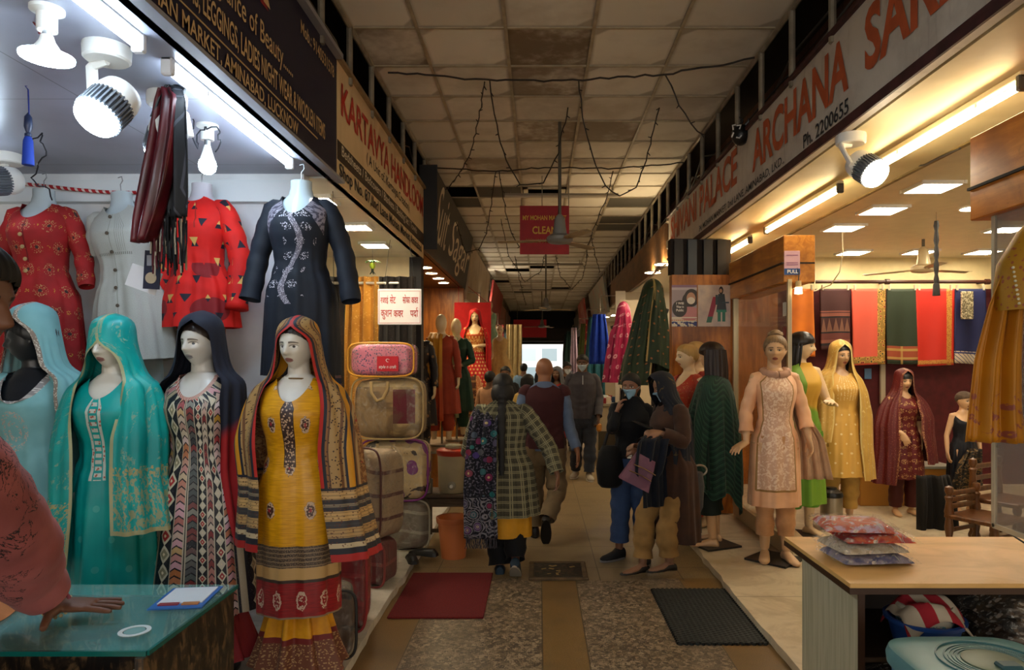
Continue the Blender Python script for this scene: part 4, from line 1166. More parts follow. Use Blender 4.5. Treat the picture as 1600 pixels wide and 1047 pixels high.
def m_stripes_navy():
    s = Sh('striped_gown'); u, v, w = s.pat()
    c = s.mix(s.noise(scale=40).gt(.5)*.3, '#10121d', '#1b1d2a')
    def colm(u0, h): return (u-u0).ab().lt(h)
    def dia(c, u0, hw, pv, ca, cb):
        a = (u-u0).ab()/hw; b = (((v/pv).fr()-.5).ab())*2.0; d = a+b*.95
        c = s.mix(d.within(.62, .98), c, '#c6bfa6'); h = s.hash((v/pv).fl(), u0)
        c = s.mix(d.lt(.62), c, s.mix(h.gt(.45), ca, cb)); return s.mix(d.lt(.2), c, '#d9c9a8')
    def chev(c, u0, hw, pv, cols, edge='#b9b09a'):
        t = v/pv+(u-u0).ab()/hw*.5; h = s.hash(t.fl(), u0)
        m = colm(u0, hw)
        cc = s.stop(h, *[(i/len(cols), q) for i, q in enumerate(cols)])
        s.t.nodes[-1]
        cc = s.mix(t.fr().lt(.22), cc, '#15151d')
        c = s.mix(m, c, cc); return s.mix((u-u0).ab().within(hw, hw+.004), c, edge)
    cols = ('#b98a2e', '#c9beac', '#9c2b2e', '#d8c8c8', '#b0662c', '#c99aa4')
    c = s.mix(u.within(-.138, -.118), c, '#a3947a')
    c = s.mix((u+.128).ab().within(.010, .013), c, '#54483a')
    c = dia(c, -.078, .027, .085, '#a52a2c', '#8a8468')
    c = chev(c, -.026, .016, .034, cols)
    c = chev(c, .018, .017, .03, ('#2d3340', '#8e8f84', '#23262f', '#5e6a66', '#7c2b2b'))
    c = dia(c, .056, .013, .042, '#a52a2c', '#c9beac')
    c = chev(c, .084, .009, .034, ('#a52a2c', '#c9beac', '#7c2226'))
    c = dia(c, .115, .015, .055, '#c9beac', '#9c2b2e')
    c = chev(c, .152, .018, .034, cols)
    c = s.mix(u.within(.185, .21), c, '#a3947a'); c = dia(c, .26, .03, .085, '#a52a2c', '#8a8468')
    c = chev(c, -.165, .016, .034, cols); c = chev(c, -.26, .022, .034, cols); c = dia(c, -.20, .018, .06, '#a52a2c', '#c9beac'); c = chev(c, .33, .02, .034, cols)
    c = dia(c, -.38, .03, .07, '#a52a2c', '#c9beac')
    c = s.mix(w.gt(-.016)*w.lt(.5), c, s.mix(((u+v)/.012).fr().lt(.5), '#a52a2c', '#d0c4b0'))
    sq = s.vor(s.vec(u, v), 160)[0]
    c = s.mix(sq.lt(.12)*.7, c, '#d9d4c4')
    return s.out(c, .5, spec=.5)
def m_teal(kind):
    s = Sh('teal_silk'); a, v, e = s.pat()
    n = s.noise(s.vec(a*2, v), 9, 4, .6, 1.0); f = s.vor(s.vec(a, v), 60)[0]; g = s.noise(s.vec(a*1.5, v*.7), 40, 3, .6, 1.2)
    c = s.mix(s.sm(s.noise(scale=5), .3, .7), '#05a59c', '#04908c')
    if kind == 'veil':
        gold = (s.sm(n, .54, .60)*s.sm(g, .48, .56))
        c = s.mix(gold*.55, c, '#9fa886')
        b = v.lt(.30)
        c = s.mix(b*(s.sm(g, .5, .54)+f.lt(.22)).cl()*.75, c, '#a99c68'); c = s.mix(v.within(.27, .31)*(f.lt(.4)), c, '#a99c68')
        c = s.mix((e.lt(.014)+v.lt(.02)).cl()*.8, c, '#b5a673')
    elif kind == 'k':
        m = medallion(s, a, v, .12, .14, .012, .016)
        c = s.mix(m.lt(1)*v.lt(.55)*.5*e.lt(.5), c, '#5cb8ae')
        pl = (a.ab().within(.022, .036)+a.ab().lt(.016)*((v/.03).fr().within(.2, .8))).cl()*v.within(.62, 1.2)*e.lt(.5)
        c = s.mix(pl, c, s.mix(f.lt(.3), '#b9c0b4', '#a85a48'))
    return s.out(c, .42, spec=.4, bump=n, bd=.004, bs=.3)
def m_sky(kind):
    s = Sh('pale_blue_cloth'); a, v, e = s.pat(); f = s.vor(s.vec(a, v), 110)[0]
    c = s.mix(s.sm(s.noise(scale=6, detail=3), .3, .7), '#7fb4b6', '#6ca2a6')
    if kind == 'veil':
        c = s.mix(e.lt(.022), c, s.mix(f.lt(.4), '#8f7f72', '#d3c8b8'))
        return s.out(c, .7, alpha=.93, sheen=.2)
    r = (a*a+((v-.86)*(v-.86))*.6).sq()
    th = s.noise(s.vec(a, v), 45, 3, .5, 1.0)
    mot = ((a/.075)*(a/.075)+((v-.80)/.105)*((v-.80)/.105)).sq()
    k = ((mot.within(.3, .5)+mot.within(.68, .95)*th.gt(.45)).cl()*f.lt(.5))*e.lt(.5)
    c = s.mix(e.gt(-.030)*e.lt(.5), c, s.mix(f.lt(.4), '#8f8a88', '#cfc8c0'))
    c = s.mix(k, c, '#b9a99c'); c = s.mix(k*f.lt(.18), c, '#8a5a54')
    return s.out(c, .65, sheen=.1)
def m_two(ca, cb, z, name='two_tone'):
    s = Sh(name); x, y, zz = s.obj(); n = s.noise(scale=10, detail=3)
    c = s.mix(s.sm(zz+n*.02-x*.0, z-.02, z+.05), cb, ca)
    return s.out(c, .75, sheen=.15, bump=n, bd=.004, bs=.3)

def veil_rows(ht, brow, chin, side, hem, a_brow=40, a_chin=46, a_sh=34, a_mid=28, a_hem=26, cxs=0, cxh=0, ry=.17, hemrx=None, low=None, aL=None, head=(0, 0), hr=1.0):
    """rows from the crown down: brow and chin heights, half width at the sides, hem height"""
    hx, hy = head; L = aL or (a_brow, a_chin, a_sh, a_mid, a_hem)
    b = low if low is not None else brow
    return [(ht, hx, .01+hy, .008, .008, -9, -9), (ht-.008, hx, .008+hy, .05, .058, -9, -9), (ht-.04, hx, .004+hy, .088*hr, .102*hr, -9, -9), (b+.02, hx, 0+hy, .098*hr, .116*hr, -9, -9), (b+.004, hx, 0+hy, .1*hr, .117*hr, a_brow, L[0]),
            (chin, hx*.8, .01+hy*.8, .118*hr, .12, a_chin, L[1]), (chin-.07, hx*.5, .015, .145, .125, a_chin-2, L[1]-2), (1.40, cxs, .015, .20, .135, a_sh+4, L[2]+4), (1.31, cxs, .01, .5*(.2+side), .15, a_sh, L[2]), (1.12, cxs, .0, side, ry, a_mid, L[3]), (.9, (cxs+cxh)/2, -.0, side, ry+.01, a_mid, L[3]), (hem, cxh, 0, hemrx or side*1.08, ry+.03, a_hem, L[4])]

def mannequin_base(t, z=.0, col='#3a3a3c', r=.17):
    MB().lathe([(.001, 0), (r, 0), (r, .012), (r-.02, .02), (.001, .02)], (0, .03, z), 32).build('stand_base', plain(col, .35, metal=.5), t)
    MB().tube([(0, .03, z+.01), (0, .03, z+.7)], .014, 10).build('stand_pole', plain(col, .35, metal=.5), t)

# yellow kurta
t = thing('mannequin', 'mannequin in a yellow silk kurta with a red border and brown printed head shawl', 'mannequin', (-1.165, 3.32, PL), group=GM)
f = Fig(t, 1.715, 'f', yaw=-.22, pitch=.04, arms={'none': True}, z0=.02, feet=None)
f.build(SK_PALE, .005)
f.hair(plain('#241a16', .4), line=.06)
f.kurta(m_yellow(), hem=.325, neck=(.085, .115), flare=.0, sleeve=0, fold=.005, top=1.445, grow=.018)
f.skirt(m_sharara(), 'sharara', .92, .06, .10, .215, 9, .024, pw=3.4)
f.drape(m_shawl_brown(), 'shawl', veil_rows(1.74, 1.648, 1.50, .292, .62, 44, 50, 36, 29, 30, cxh=.05, ry=.18, hemrx=.335), hemf=lambda a, t: np.where(a < 180, -.02, .03), fold=.011, nf=8, seed=4)
MB().tube(f.hp(np.array([(.052*math.sin(x), .012-.055*math.cos(x)-.004, -.155+.006*math.cos(x)) for x in np.linspace(0, 2*PI, 25)])), .004, 6).build('necklace', plain('#7d5a2e', .3, metal=.6), t)
mannequin_base(t)
# striped navy gown
t = thing('mannequin', 'pale faced mannequin in a black gown of embroidered stripes and a navy head scarf', 'mannequin', (-1.683, 3.42, PL), group=GM)
f = Fig(t, 1.73, 'f', yaw=-.28, arms={'none': True}, z0=.02, feet=None)
f.build(SK_PALE2, .005)
f.hair(plain('#241a16', .4), line=.06)
f.kurta(m_stripes_navy(), name='gown', hem=.30, neck=(.085, .11), flare=.085, sleeve=0, fold=.010, top=1.445)
P = [f.W(np.array((.088*math.sin(x), 0, 0))) for x in np.linspace(-PI, PI, 3)]
f.skirt(plain('#7d1216', .7), 'red_skirt', .9, .08, .10, .27, 11, .02, pw=2)
f.drape(m_two('#12182a', '#8f1519', .60, 'navy_red_scarf') if False else (lambda: (lambda s: s.out(s.mix((s.sm(s.obj()[2]-s.obj()[0]*.9, 1.02, 1.1)+s.obj()[0].lt(.0)*s.sm(s.obj()[2], .78, .85)).cl(), '#9c1418', '#141a2c'), .75, sheen=.15))(Sh('navy_red_scarf')))(), 'head_scarf', veil_rows(1.755, 1.672, 1.51, .205, .52, 46, 48, 40, 44, 50, ry=.15, cxh=.0, hemrx=.27, aL=(46, 52, 62, 80, 84)), hemf=lambda a, t: np.where(a < 180, .12, -.02), fold=.010, nf=10, seed=8)
mannequin_base(t)
# teal
t = thing('mannequin', 'mannequin in turquoise silk with a gold brocade veil pulled over the eyes', 'mannequin', (-2.07, 3.33, PL), group=GM)
f = Fig(t, 1.72, 'f', yaw=-.12, pitch=.05, arms={'none': True}, z0=.02, feet=None)
f.build(SK_PALE, .006)
f.hair(plain('#241a16', .4), line=.06)
f.kurta(m_teal('k'), hem=.34, neck=(.08, .10), flare=.03, sleeve=0, fold=.012)
f.skirt(m_teal('s'), 'skirt', .9, .06, .10, .215, 12, .018, seed=5, pw=3)
f.drape(m_teal('veil'), 'veil', veil_rows(1.745, 1.59, 1.50, .26, .62, 30, 42, 28, 20, 20, ry=.18, low=1.572, hemrx=.31, hr=1.02), hemf=lambda a, t: np.where(a < 180, .10, -.06), fold=.016, nf=9, seed=12)
mannequin_base(t)
# pale blue, black mannequin
t = thing('mannequin', 'glossy black mannequin in pale blue kurta and sheer pale blue veil looking away', 'mannequin', (-2.60, 3.52, PL), group=GM)
f = Fig(t, 1.75, 'f', yaw=-1.15, z0=.02, feet=None, arms={-1: ((-.225, .03, 1.10), (-.24, -.03, .87), (0, -.1, -1), (-1, 0, 0)), 1: ((.2, .05, 1.10), (.2, .06, .87), (0, -.1, -1), (1, 0, 0))})
f.build(SK_BLACK, .006)
f.hair(plain('#0e1013', .35), line=.055, off=.018, tex=2)
f.kurta(m_sky('k'), hem=.35, neck=(.10, .155), flare=.04, sleeve=.95, sl_r=(.05, .056, .05, .045, .042, .04), fold=.01)
a = np.linspace(0, 2*PI, 41)
f.drape(m_sky('veil'), 'veil', veil_rows(1.785, 1.66, 1.53, .27, .55, 30, 40, 34, 40, 55, ry=.17, cxs=.05, cxh=.08, hemrx=.25, aL=(70, 74, 70, 76, 84), hr=1.08), hemf=lambda a, t: np.where(a < 180, .05, -.1), fold=.010, nf=9, seed=21)
f.skirt(m_sky('s'), 'skirt', .9, .06, .10, .20, 10, .015, seed=9, pw=3)
mannequin_base(t)

# kurtas on hanging torso forms
def hung(label, loc, mk, H=1.7, tilt=0, hem=.5, sl=(.9, .9), arms=None, neck=(.085, .10), form='#b9c4c8', pants=None, name='kurta_on_form', flare=.05, top=1.445, seed=1, fold=.008, ang=0, formk=1, slr=None, yaw=0):
    t = thing(name, label, 'kurta', loc, group='kurtas hanging on half torso forms above the mannequins')
    t.rotation_euler = (0, tilt, yaw)
    f = Fig(t, H, 'f', arms=arms, z0=-1.385*H/1.7)
    k = f.k
    b = MB(); aa = np.linspace(0, 2*PI, 36, endpoint=False)
    rows = [(ring_at(RINGS_F, z)[0]*math.sin(x), ring_at(RINGS_F, z)[2]-ring_at(RINGS_F, z)[1]*math.cos(x), z) for z in (1.15, 1.25, 1.31, 1.36, 1.395, 1.42, 1.45) for x in aa]
    P = np.array(rows).reshape(7, 36, 3)
    Q = np.array([[(.056*math.sin(x), .013-.05*math.cos(x), z) for x in aa] for z in (1.49, 1.53)])
    b.grid(f.W(np.concatenate([P, Q])), None, close=True, cap0=True, cap1=True)
    s = Sh('torso_plastic'); b.build('torso_form', s.out(form, .2, spec=.6, alpha=.85), t)
    MB().tube([f.W((0, .013, 1.53)), f.W((0, .013, 1.58)), f.W((.015, .013, 1.60)), f.W((.012, .013, 1.625)), f.W((-.01, .013, 1.62))], .003, 6).build('hook', plain('#8d8f92', .3, metal=.8), t)
    f.kurta(mk, hem=hem, neck=neck, sleeve=sl[0], flare=flare, top=top, seed=seed, fold=fold, sl_r=slr)
    return t, f
def m_redk():
    s = Sh('red_printed_cotton'); u, v, w = s.pat(); f = s.vor(s.vec(u, v), 150)[0]
    c = s.mix(s.sm(s.noise(scale=9), .3, .7), '#9e1519', '#86100f')
    d = medallion(s, u, v, .13, .12, .038, .036); d2 = medallion(s, u, v, .13, .12, .012, .012, .5, .065, .0)
    c = s.mix(d.lt(1)*f.lt(.34), c, '#b08a58'); c = s.mix(d.lt(.25), c, '#3a2020'); c = s.mix(d2.lt(1)*f.lt(.4), c, '#b88a2a')
    c = s.mix((u.ab().lt(.004))*v.gt(.7)*w.lt(.5), c, '#6a0c0e')
    return s.out(c, .75)
T_, f_ = hung('red kurta with small gold medallion print hanging behind the pale blue veil', (-2.84, 3.92, 2.44), m_redk(), hem=.40, arms={1: ((.225, .02, 1.14), (.285, -.04, .92), (0, 0, -1), (1, 0, 0)), -1: ((-.25, .02, 1.13), (-.29, -.04, .90), (0, 0, -1), (1, 0, 0))})
for i in range(5):
    g = ring_at(RINGS_F, 1.33-.07*i, .018); MB().lathe([(.001, 0), (.011, 0), (.011, .004), (.001, .006)], f_.W((-.01, g[2]-g[1], 1.31-.065*i)), 12, (0, -1, 0)).build('button', plain('#a3865a', .4), T_)
s = Sh('grey_linen'); u, v, w = s.pat()
c = s.mix(s.noise(s.vec(u, v), 300, 1).gt(.5)*.5, '#a9aaa4', '#96978f'); c = s.mix((u.within(.03, .085)*((u/.011).fr().lt(.2))*v.gt(.62)*w.lt(.5)), c, '#7c7d76')
c = s.mix(v.within(.60, .615)*u.within(-.12, .12)*w.lt(.5)*((u/.012).fr().lt(.5)), c, '#77786f'); c = s.mix(u.ab().lt(.002)*w.lt(.5), c, '#85867e')
M_GLIN = s.out(c, .8)
T_, f_ = hung('pale grey linen shirt with dark buttons hanging askew between the red kurtas', (-2.40, 3.95, 2.43), M_GLIN, tilt=-.10, hem=.55, sl=(.45, 0), neck=(.07, .06), seed=3, fold=.014, arms={1: ((.225, .02, 1.14), (.26, -.04, .92), (0, 0, -1), (1, 0, 0)), -1: ((-.215, .05, 1.13), (-.22, .04, .90), (0, 0, -1), (1, 0, 0))})
for i in range(6):
    g = ring_at(RINGS_F, max(.95, 1.36-.10*i), .02); MB().lathe([(.001, 0), (.010, 0), (.010, .004), (.001, .006)], f_.W((0.0, g[2]-g[1]-.004, 1.365-.10*i)), 12, (0, -1, 0)).build('button', plain('#4d4338', .4), T_)
f_.kurta(plain('#8f918c', .85), name='trousers', top=1.0, hem=.2, neck=(.1, .0), sleeve=0, grow=.0, flare=.0) if False else None
MB().grid(f_.W(np.array([[(x, -.03-.02*math.sin(x*40), z) for x in np.linspace(-.02, .17, 16)] for z in np.linspace(.56, .05, 10)]))).build('trousers', plain('#8d8f8b', .85), T_)
def m_tri():
    s = Sh('orange_red_triangles'); u, v, w = s.pat()
    c = s.mix(s.sm(s.noise(scale=9), .3, .7), '#d3180f', '#bb110c')
    p = .105; r = (v/p).fl(); uu = u/p+r.pp(1)*.5; h = s.hash(uu.fl(), r); a = (uu.fr()-.5).ab(); b = (v/p).fr()
    tri = (a.lt((b-.3)*.55)*b.within(.3, .75)); tri2 = (a.lt((.72-b)*.55)*b.within(.28, .72))
    c = s.mix(tri*h.within(.25, .6), c, '#1c1826'); c = s.mix(tri2*h.gt(.6), c, '#1c1826'); c = s.mix(tri*h.gt(.82), c, '#c49a52')
    c = s.mix(tri2*b.gt(.5)*h.gt(.6), c, '#c49a52')
    c = s.mix(u.within(.06, .068)*v.gt(.55)*w.lt(.5), c, '#8f1a10')
    big = medallion(s, u, v, .34, .25, .1, .07, 0, .05, .03)
    c = s.mix(big.lt(1)*v.lt(.36)*w.lt(.5)*(1-tri), c, '#7c1016')
    return s.out(c, .75)
T_, f_ = hung('orange-red kurta with dark triangle print beside the hanging stole', (-1.95, 3.95, 2.48), m_tri(), hem=.70, neck=(.06, .03), sl=(1.05, 1.05), seed=5, form='#c9c4cc', flare=.035, fold=.012, slr=(.05, .06, .062, .06, .06, .06), arms={1: ((.235, .02, 1.10), (.245, -.03, .80), (0, 0, -1), (1, 0, 0)), -1: ((-.25, .05, 1.08), (-.30, .04, .80), (0, 0, -1), (1, 0, 0))}, yaw=-.15)
s = Sh('red_lattice_print'); u, v, w = s.pat(); d = medallion(s, u, v, .045, .06, .017, .024)
M_LAT = s.out(s.mix(d.within(.7, 1.0), s.mix(d.lt(.7), '#8c0f14', '#b3231c'), '#c9a05a'), .75)
b = MB(); P = [[(.045+.085*math.sin(x), .03-.06*math.cos(x), z) for x in np.linspace(-PI, PI, 30)] for z in np.linspace(.74, .22, 12)]
b.grid(f_.W(np.array(P)), np.array([[(x*.09, z, 0) for x in np.linspace(-PI, PI, 30)] for z in np.linspace(.74, .22, 12)]), flip=True); b.build('printed_trousers', M_LAT, T_, angle=0)
def m_blackk():
    s = Sh('black_embroidered'); u, v, w = s.pat(); f = s.vor(s.vec(u, v), 140)[0]; n = s.noise(s.vec(u, v), 55, 3)
    c = s.mix(s.sm(s.noise(scale=7), .3, .7), '#0d1420', '#141c2a')
    yoke = (u.ab().within(.095, .20)*v.within(.80-.0, 1.2)*(v+u.ab()*.0).gt(.80)).cl()*w.lt(.5)
    yk = ((u.ab().lt(.2)*v.gt(.905)+u.ab().within(.11, .2)*v.gt(.84-(u.ab()-.11)*1.0)).cl())*w.lt(.5)
    c = s.mix(yk*.85, c, s.mix((n.gt(.48)), '#4a4654', '#8d8894'))
    z0 = v-.60; cx = (z0*13.0).sn()*.055-.01; d = (u-cx).ab()
    scr = d.lt(.017)*v.within(.38, .86)*w.lt(.5)
    fl = medallion(s, u-cx, v, .11, .075, .03, .022, .5)*1.0
    c = s.mix(scr, c, s.mix(f.lt(.4), '#6a6570', '#b0acb6'))
    c = s.mix((fl.lt(1.0))*f.lt(.42)*(u-cx).ab().lt(.10)*v.within(.42, .9)*w.lt(.5)*(1-scr), c, '#b7b3bd')
    c = s.mix(v.within(.84, .90)*u.within(-.09, .1)*f.lt(.4)*w.lt(.5), c, '#c9c6cf')
    return s.out(c, .7)
hung('black kurta with white scroll embroidery hanging above the yellow mannequin', (-1.30, 3.74, 2.44), m_blackk(), hem=.47, neck=(.085, .115), sl=(1.0, 1.0), seed=6, form='#c9dbe2', flare=.02, slr=(.046, .055, .056, .054, .054, .054), arms={1: ((.235, .02, 1.12), (.285, -.03, .87), (0, 0, -1), (1, 0, 0)), -1: ((-.235, .02, 1.12), (-.265, -.03, .88), (0, 0, -1), (1, 0, 0))})
# ------------------------------------------------------------------ left side: stole, tassel, counter, bags, curtains
def cloth_strip(b, path, w, fold, nf, seed=0, n=40, dirv=(1, 0, 0), dep=(0, 1, 0), pinch=None, taper=None):
    """hanging cloth: rows along path (list of points), width w (scalar or list), folds in depth"""
    path = np.array(path, float); m = len(path); rr = np.random.RandomState(seed); ph = rr.rand(4)*6.28
    W = np.full(m, w) if np.isscalar(w) else np.interp(np.linspace(0, 1, m), np.linspace(0, 1, len(w)), w)
    dv = np.array(dirv, float); dp = np.array(dep, float); u = np.linspace(-.5, .5, n); P = []; pat = []
    L = np.concatenate([[0], np.cumsum(np.linalg.norm(np.diff(path, axis=0), axis=1))])
    for i in range(m):
        t = i/(m-1); f = fold*(np.sin(nf*2*PI*u+ph[0]+.7*math.sin(2*t+ph[1]))+.45*np.sin(nf*4.3*PI*u+ph[2]+t))
        P.append(path[i]+np.outer(u*W[i]+.25*f*np.cos(nf*2*PI*u), dv)+np.outer(f, dp))
        pat.append(np.stack([(u+.5)*W[i], np.full(n, L[-1]-L[i]), np.minimum((u+.5), .5-u)*W[i]], -1))
    b.grid(np.array(P), np.array(pat)); return b
def interp_path(pts, n=24):
    pts = np.array(pts, float); t = np.linspace(0, len(pts)-1, n)
    return np.stack([np.interp(t, range(len(pts)), pts[:, j]) for j in range(3)], -1)

# stole on a black hanger hooked to the ceiling edge
Y = 2.85
t = thing('stole_on_hanger', 'maroon and black fringed stole hanging folded on a black hanger before the orange-red kurta', 'stole', at(262, 395, Y))
o0 = np.array(t.location)
def L(px, py, dy=0): return np.array(at(px, py, Y+dy))-o0
MB().tube([L(264, 112), L(263, 126), L(270, 130), L(289, 140), L(287, 147), L(270, 139), L(262, 130), L(250, 150), L(237, 183)], .007, 8).build('hanger', plain('#15171a', .4), t)
MB().tube([L(264, 96), L(264, 112), L(266, 118)], .003, 6).build('hook', plain('#77787a', .3, metal=.8), t)
b = MB(); cloth_strip(b, interp_path([L(262, 140), L(262, 155), L(255, 215), L(242, 290), L(232, 340), L(226, 378)]), [.06, .15, .19, .22, .20, .14], .026, 2.2, 3, dirv=(.75, -.5, 0), dep=(.4, .8, 0))
s = Sh('maroon_satin'); u, v, w = s.pat(); o = b.build('stole_half', s.out(s.mix(s.sm(s.noise(s.vec(u*8, v, 0), 3), .3, .7), '#5c0f18', '#34070d'), .35, spec=.5), t, angle=0); part(o, 'maroon satin half'); solid(o, .006)
b = MB(); cloth_strip(b, interp_path([L(275, 138), L(274, 160), L(272, 230), L(272, 300), L(274, 340)]), [.05, .11, .15, .16, .13], .022, 2.5, 8, dirv=(.8, -.5, 0), dep=(.4, .8, 0))
s = Sh('black_striped'); u, v, w = s.pat(); o = b.build('stole_half', s.out(s.mix(((u/.028).fr().lt(.12)), '#0c0d11', '#3b3c44'), .6), t, angle=0); part(o, 'black striped half'); solid(o, .006)
b = MB(); rr = random.Random(2)
for i in range(70):
    x = rr.uniform(236, 292); p = L(x, rr.uniform(325, 350), rr.uniform(-.03, .05)); q = L(x+rr.uniform(-5, 5), rr.uniform(392, 432), rr.uniform(-.05, .06))
    b.cur = 1 if rr.random() < .25 else (2 if x < 255 else 0); b.tube([p, (p+q)/2+np.array((rr.uniform(-.006, .006), 0, 0)), q], .0035, 4)
o = b.build('fringe', [plain('#0b0b0e', .8), plain('#9a8d78', .4), plain('#4d0d16', .7)], t); o['kind'] = 'stuff'
t = thing('price_tag', 'dark blue price tag card hanging from the stole over the grey shirt', 'price tag', at(238, 440, 2.95))
MB().box((0, 0, .05), (.07, .006, .165), rot=(0, .06, 0)).build('card', plain('#151a33', .5), t)
MB().box((.0, -.005, .09), (.04, .003, .045)).build('label_patch', plain('#8d8f98', .6), t)
MB().lathe([(.001, 0), (.024, 0), (.024, .003), (.001, .003)], (-.003, -.004, .015), 20, (0, -1, 0)).build('round_emblem', plain('#a8977c', .6), t)
MB().tube([(.01, 0, .13), (.05, .0, .25), (.07, -.02, .32)], .0015, 5).build('string', plain('#d9d9d9', .6), t)
t = thing('price_tag', 'white price tag behind the dark blue one', 'price tag', at(232, 440, 3.0))
MB().box((-.02, 0, .01), (.14, .004, .1), rot=(0, .35, 0)).build('card', plain('#d8d8dc', .6), t)
# blue tassel
t = thing('hanging_tassel', 'royal blue tassel with beads hanging from the left shop ceiling', 'tassel', at(44, 258, 2.86))
MB().tube([(0, 0, .13), (.004, 0, .2), (0, 0, .315), (-.012, 0, .33), (.012, 0, .335), (0, 0, .35)], .003, 6).build('cord', plain('#1a2a78', .6), t)
MB().lathe([(.001, .22), (.014, .20), (.016, .16), (.008, .135), (.013, .13), (.013, .12), (.001, .12)], n=14).build('bead', plain('#26304f', .35), t)
MB().lathe([(.012, .118), (.018, .10), (.022, 0), (.001, 0)], n=18).build('tassel_skirt', plain('#1d3fa8', .7), t)
# wires and red garland on the wall
for pts, lb in (((( 40, 18, 2.4), (58, 40, 2.3), (75, 60, 2.25), (82, 30, 2.25)), 'tangled red and black wire beside the flat bulb'), (((40, 250, 3.3), (62, 205, 3.2), (70, 240, 3.25), (50, 275, 3.35), (85, 310, 3.5)), 'loose twisted wires hanging near the blue tassel'), (((298, 180, 3.25), (305, 230, 3.25), (318, 195, 3.3), (345, 205, 3.3), (340, 235, 3.3)), 'thin looping wire around the small round bulb')):
    pts = [at(*p) for p in pts]; P = [pts[0].lerp(pts[0], 0)]
    for i in range(len(pts)-1):
        for k in range(1, 7): P.append(pts[i].lerp(pts[i+1], k/6)+Vector((.012*math.sin(k*1.3+i), 0, .012*math.cos(k*1.7))))
    tag(MB().tube(P, .0035, 6).build('loose_wire', plain('#7a2a2a' if 'red' in lb else '#22222a', .5)), lb, 'wire')
b = MB(); P = [at(x, 293+8*math.sin((x-90)/70), 4.1) for x in range(-30, 226, 6)]
b.tube(P, .011, 8); s = Sh('red_white_cord'); x, y, z = s.obj()
tag(b.build('garland_cord', s.out(s.mix(((x*1.0+z*.5)/.04).fr().lt(.6), '#d9c9c4', '#a81c22'), .6)), 'red and white twisted cord strung along the white wall', 'cord')

# glass counter
M_MARBD = (lambda s: s.out(s.mix(s.sm(s.noise(s.vec(s.obj()[0]*2, s.obj()[1]*2, s.obj()[2]*.7), 7, 6, .7, 2.5), .46, .6), '#17120e', s.mix(s.sm(s.noise(scale=30, detail=4), .4, .6), '#6b5338', '#2c2018')), .3, spec=.5))(Sh('dark_marble_laminate'))
CX, CY0, CY1, CZ = -1.05, 1.82, 2.36, .82
t = thing('glass_counter', 'glass topped shop counter with dark marbled side at the lower left', 'counter', (-1.9, 2.09, 0))
ox, oy = -1.9, 2.09
MB().box((CX-.012-ox, 0, .405), (.024, CY1-CY0, .81)).build('side_panel', M_MARBD, t, smooth=False)
MB().box((-.9, 0, .405), (.024, CY1-CY0, .81)).build('side_panel', M_MARBD, t, smooth=False)
MB().box((-.02, .25, .40), (1.72, .02, .8)).build('back_panel', M_MARBD, t, smooth=False)
MB().box((-.02, 0, .45), (1.72, .48, .02)).build('shelf', plain('#3c3530', .5), t, smooth=False)
MB().box((-.02, 0, .08), (1.72, .48, .02)).build('shelf', plain('#3c3530', .5), t, smooth=False)
s = Sh('counter_glass'); GL = s.out('#8fd0cb', .01, alpha=.26, spec=1.0, ior=1.9)
s = Sh('glass_edge'); GLE = s.out('#0e5f5a', .15, alpha=.9, spec=.6)
b = MB().box((-.03, 0, .826), (1.78, CY1-CY0, .012))
o = b.build('glass_top', GL, t, smooth=False)
MB().box((-.03, CY0-oy-.003, .826), (1.78, .008, .013)).box((CX-ox+.012, 0, .826), (.008, CY1-CY0, .013)).build('glass_edge', GLE, o, smooth=False)
def tray(lb, x, y, z, sx, sy, sz, col, nm, cat, rz=0, hump=.3, seed=0, tex=None):
    rr = np.random.RandomState(seed); t = None; n = 14; P = []; ph = rr.rand(3)*6
    for i in range(n):
        row = []
        for j in range(n):
            u, v = i/(n-1)*2-1, j/(n-1)*2-1; e = max(abs(u), abs(v))
            h = sz*(1-e**6)*(.75+.25*hump*math.sin(3*u+ph[0])*math.cos(2.5*v+ph[1])+.12*hump*math.sin(9*u+5*v+ph[2]))
            k = 1-.04*math.sin(5*(u+v)+ph[0])
            row.append((u*sx/2*k, v*sy/2*k, h if e < 1 else 0))
        P.append(row)
    o = MB().grid(P, np.array([[(p[0], p[1], 0) for p in r] for r in P]), flip=True).build(nm, tex or fabric(col), smooth=True, angle=0)
    o.location = (x, y, z); o.rotation_euler = (0, 0, rz); tag(o, lb, cat); return o
tray('folded orange cloth lying on the left end of the glass counter', -1.82, 2.14, .834, .42, .34, .05, '#c07a48', 'folded_cloth', 'cloth', .1, .6, 3)
tray('folded blue cloth under the counter glass', -1.62, 2.0, .46, .4, .3, .1, '#27496b', 'folded_cloth', 'cloth', .3, 1, 4)
tray('dark crumpled cloth under the counter glass behind the hand', -1.30, 2.18, .46, .34, .26, .12, '#2c2b33', 'folded_cloth', 'cloth', -.2, 1, 6)
tray('pale plastic packet under the counter glass near the marbled side', -1.22, 1.98, .46, .26, .3, .2, '#b9c2bd', 'plastic_packet', 'packet', .4, 1, 7, tex=plain('#a9b6b0', .25))
tray('maroon and black cloth bundle under the left end of the glass counter', -2.0, 1.98, .46, .4, .34, .14, '#3b2328', 'folded_cloth', 'cloth', 0, 1, 8)
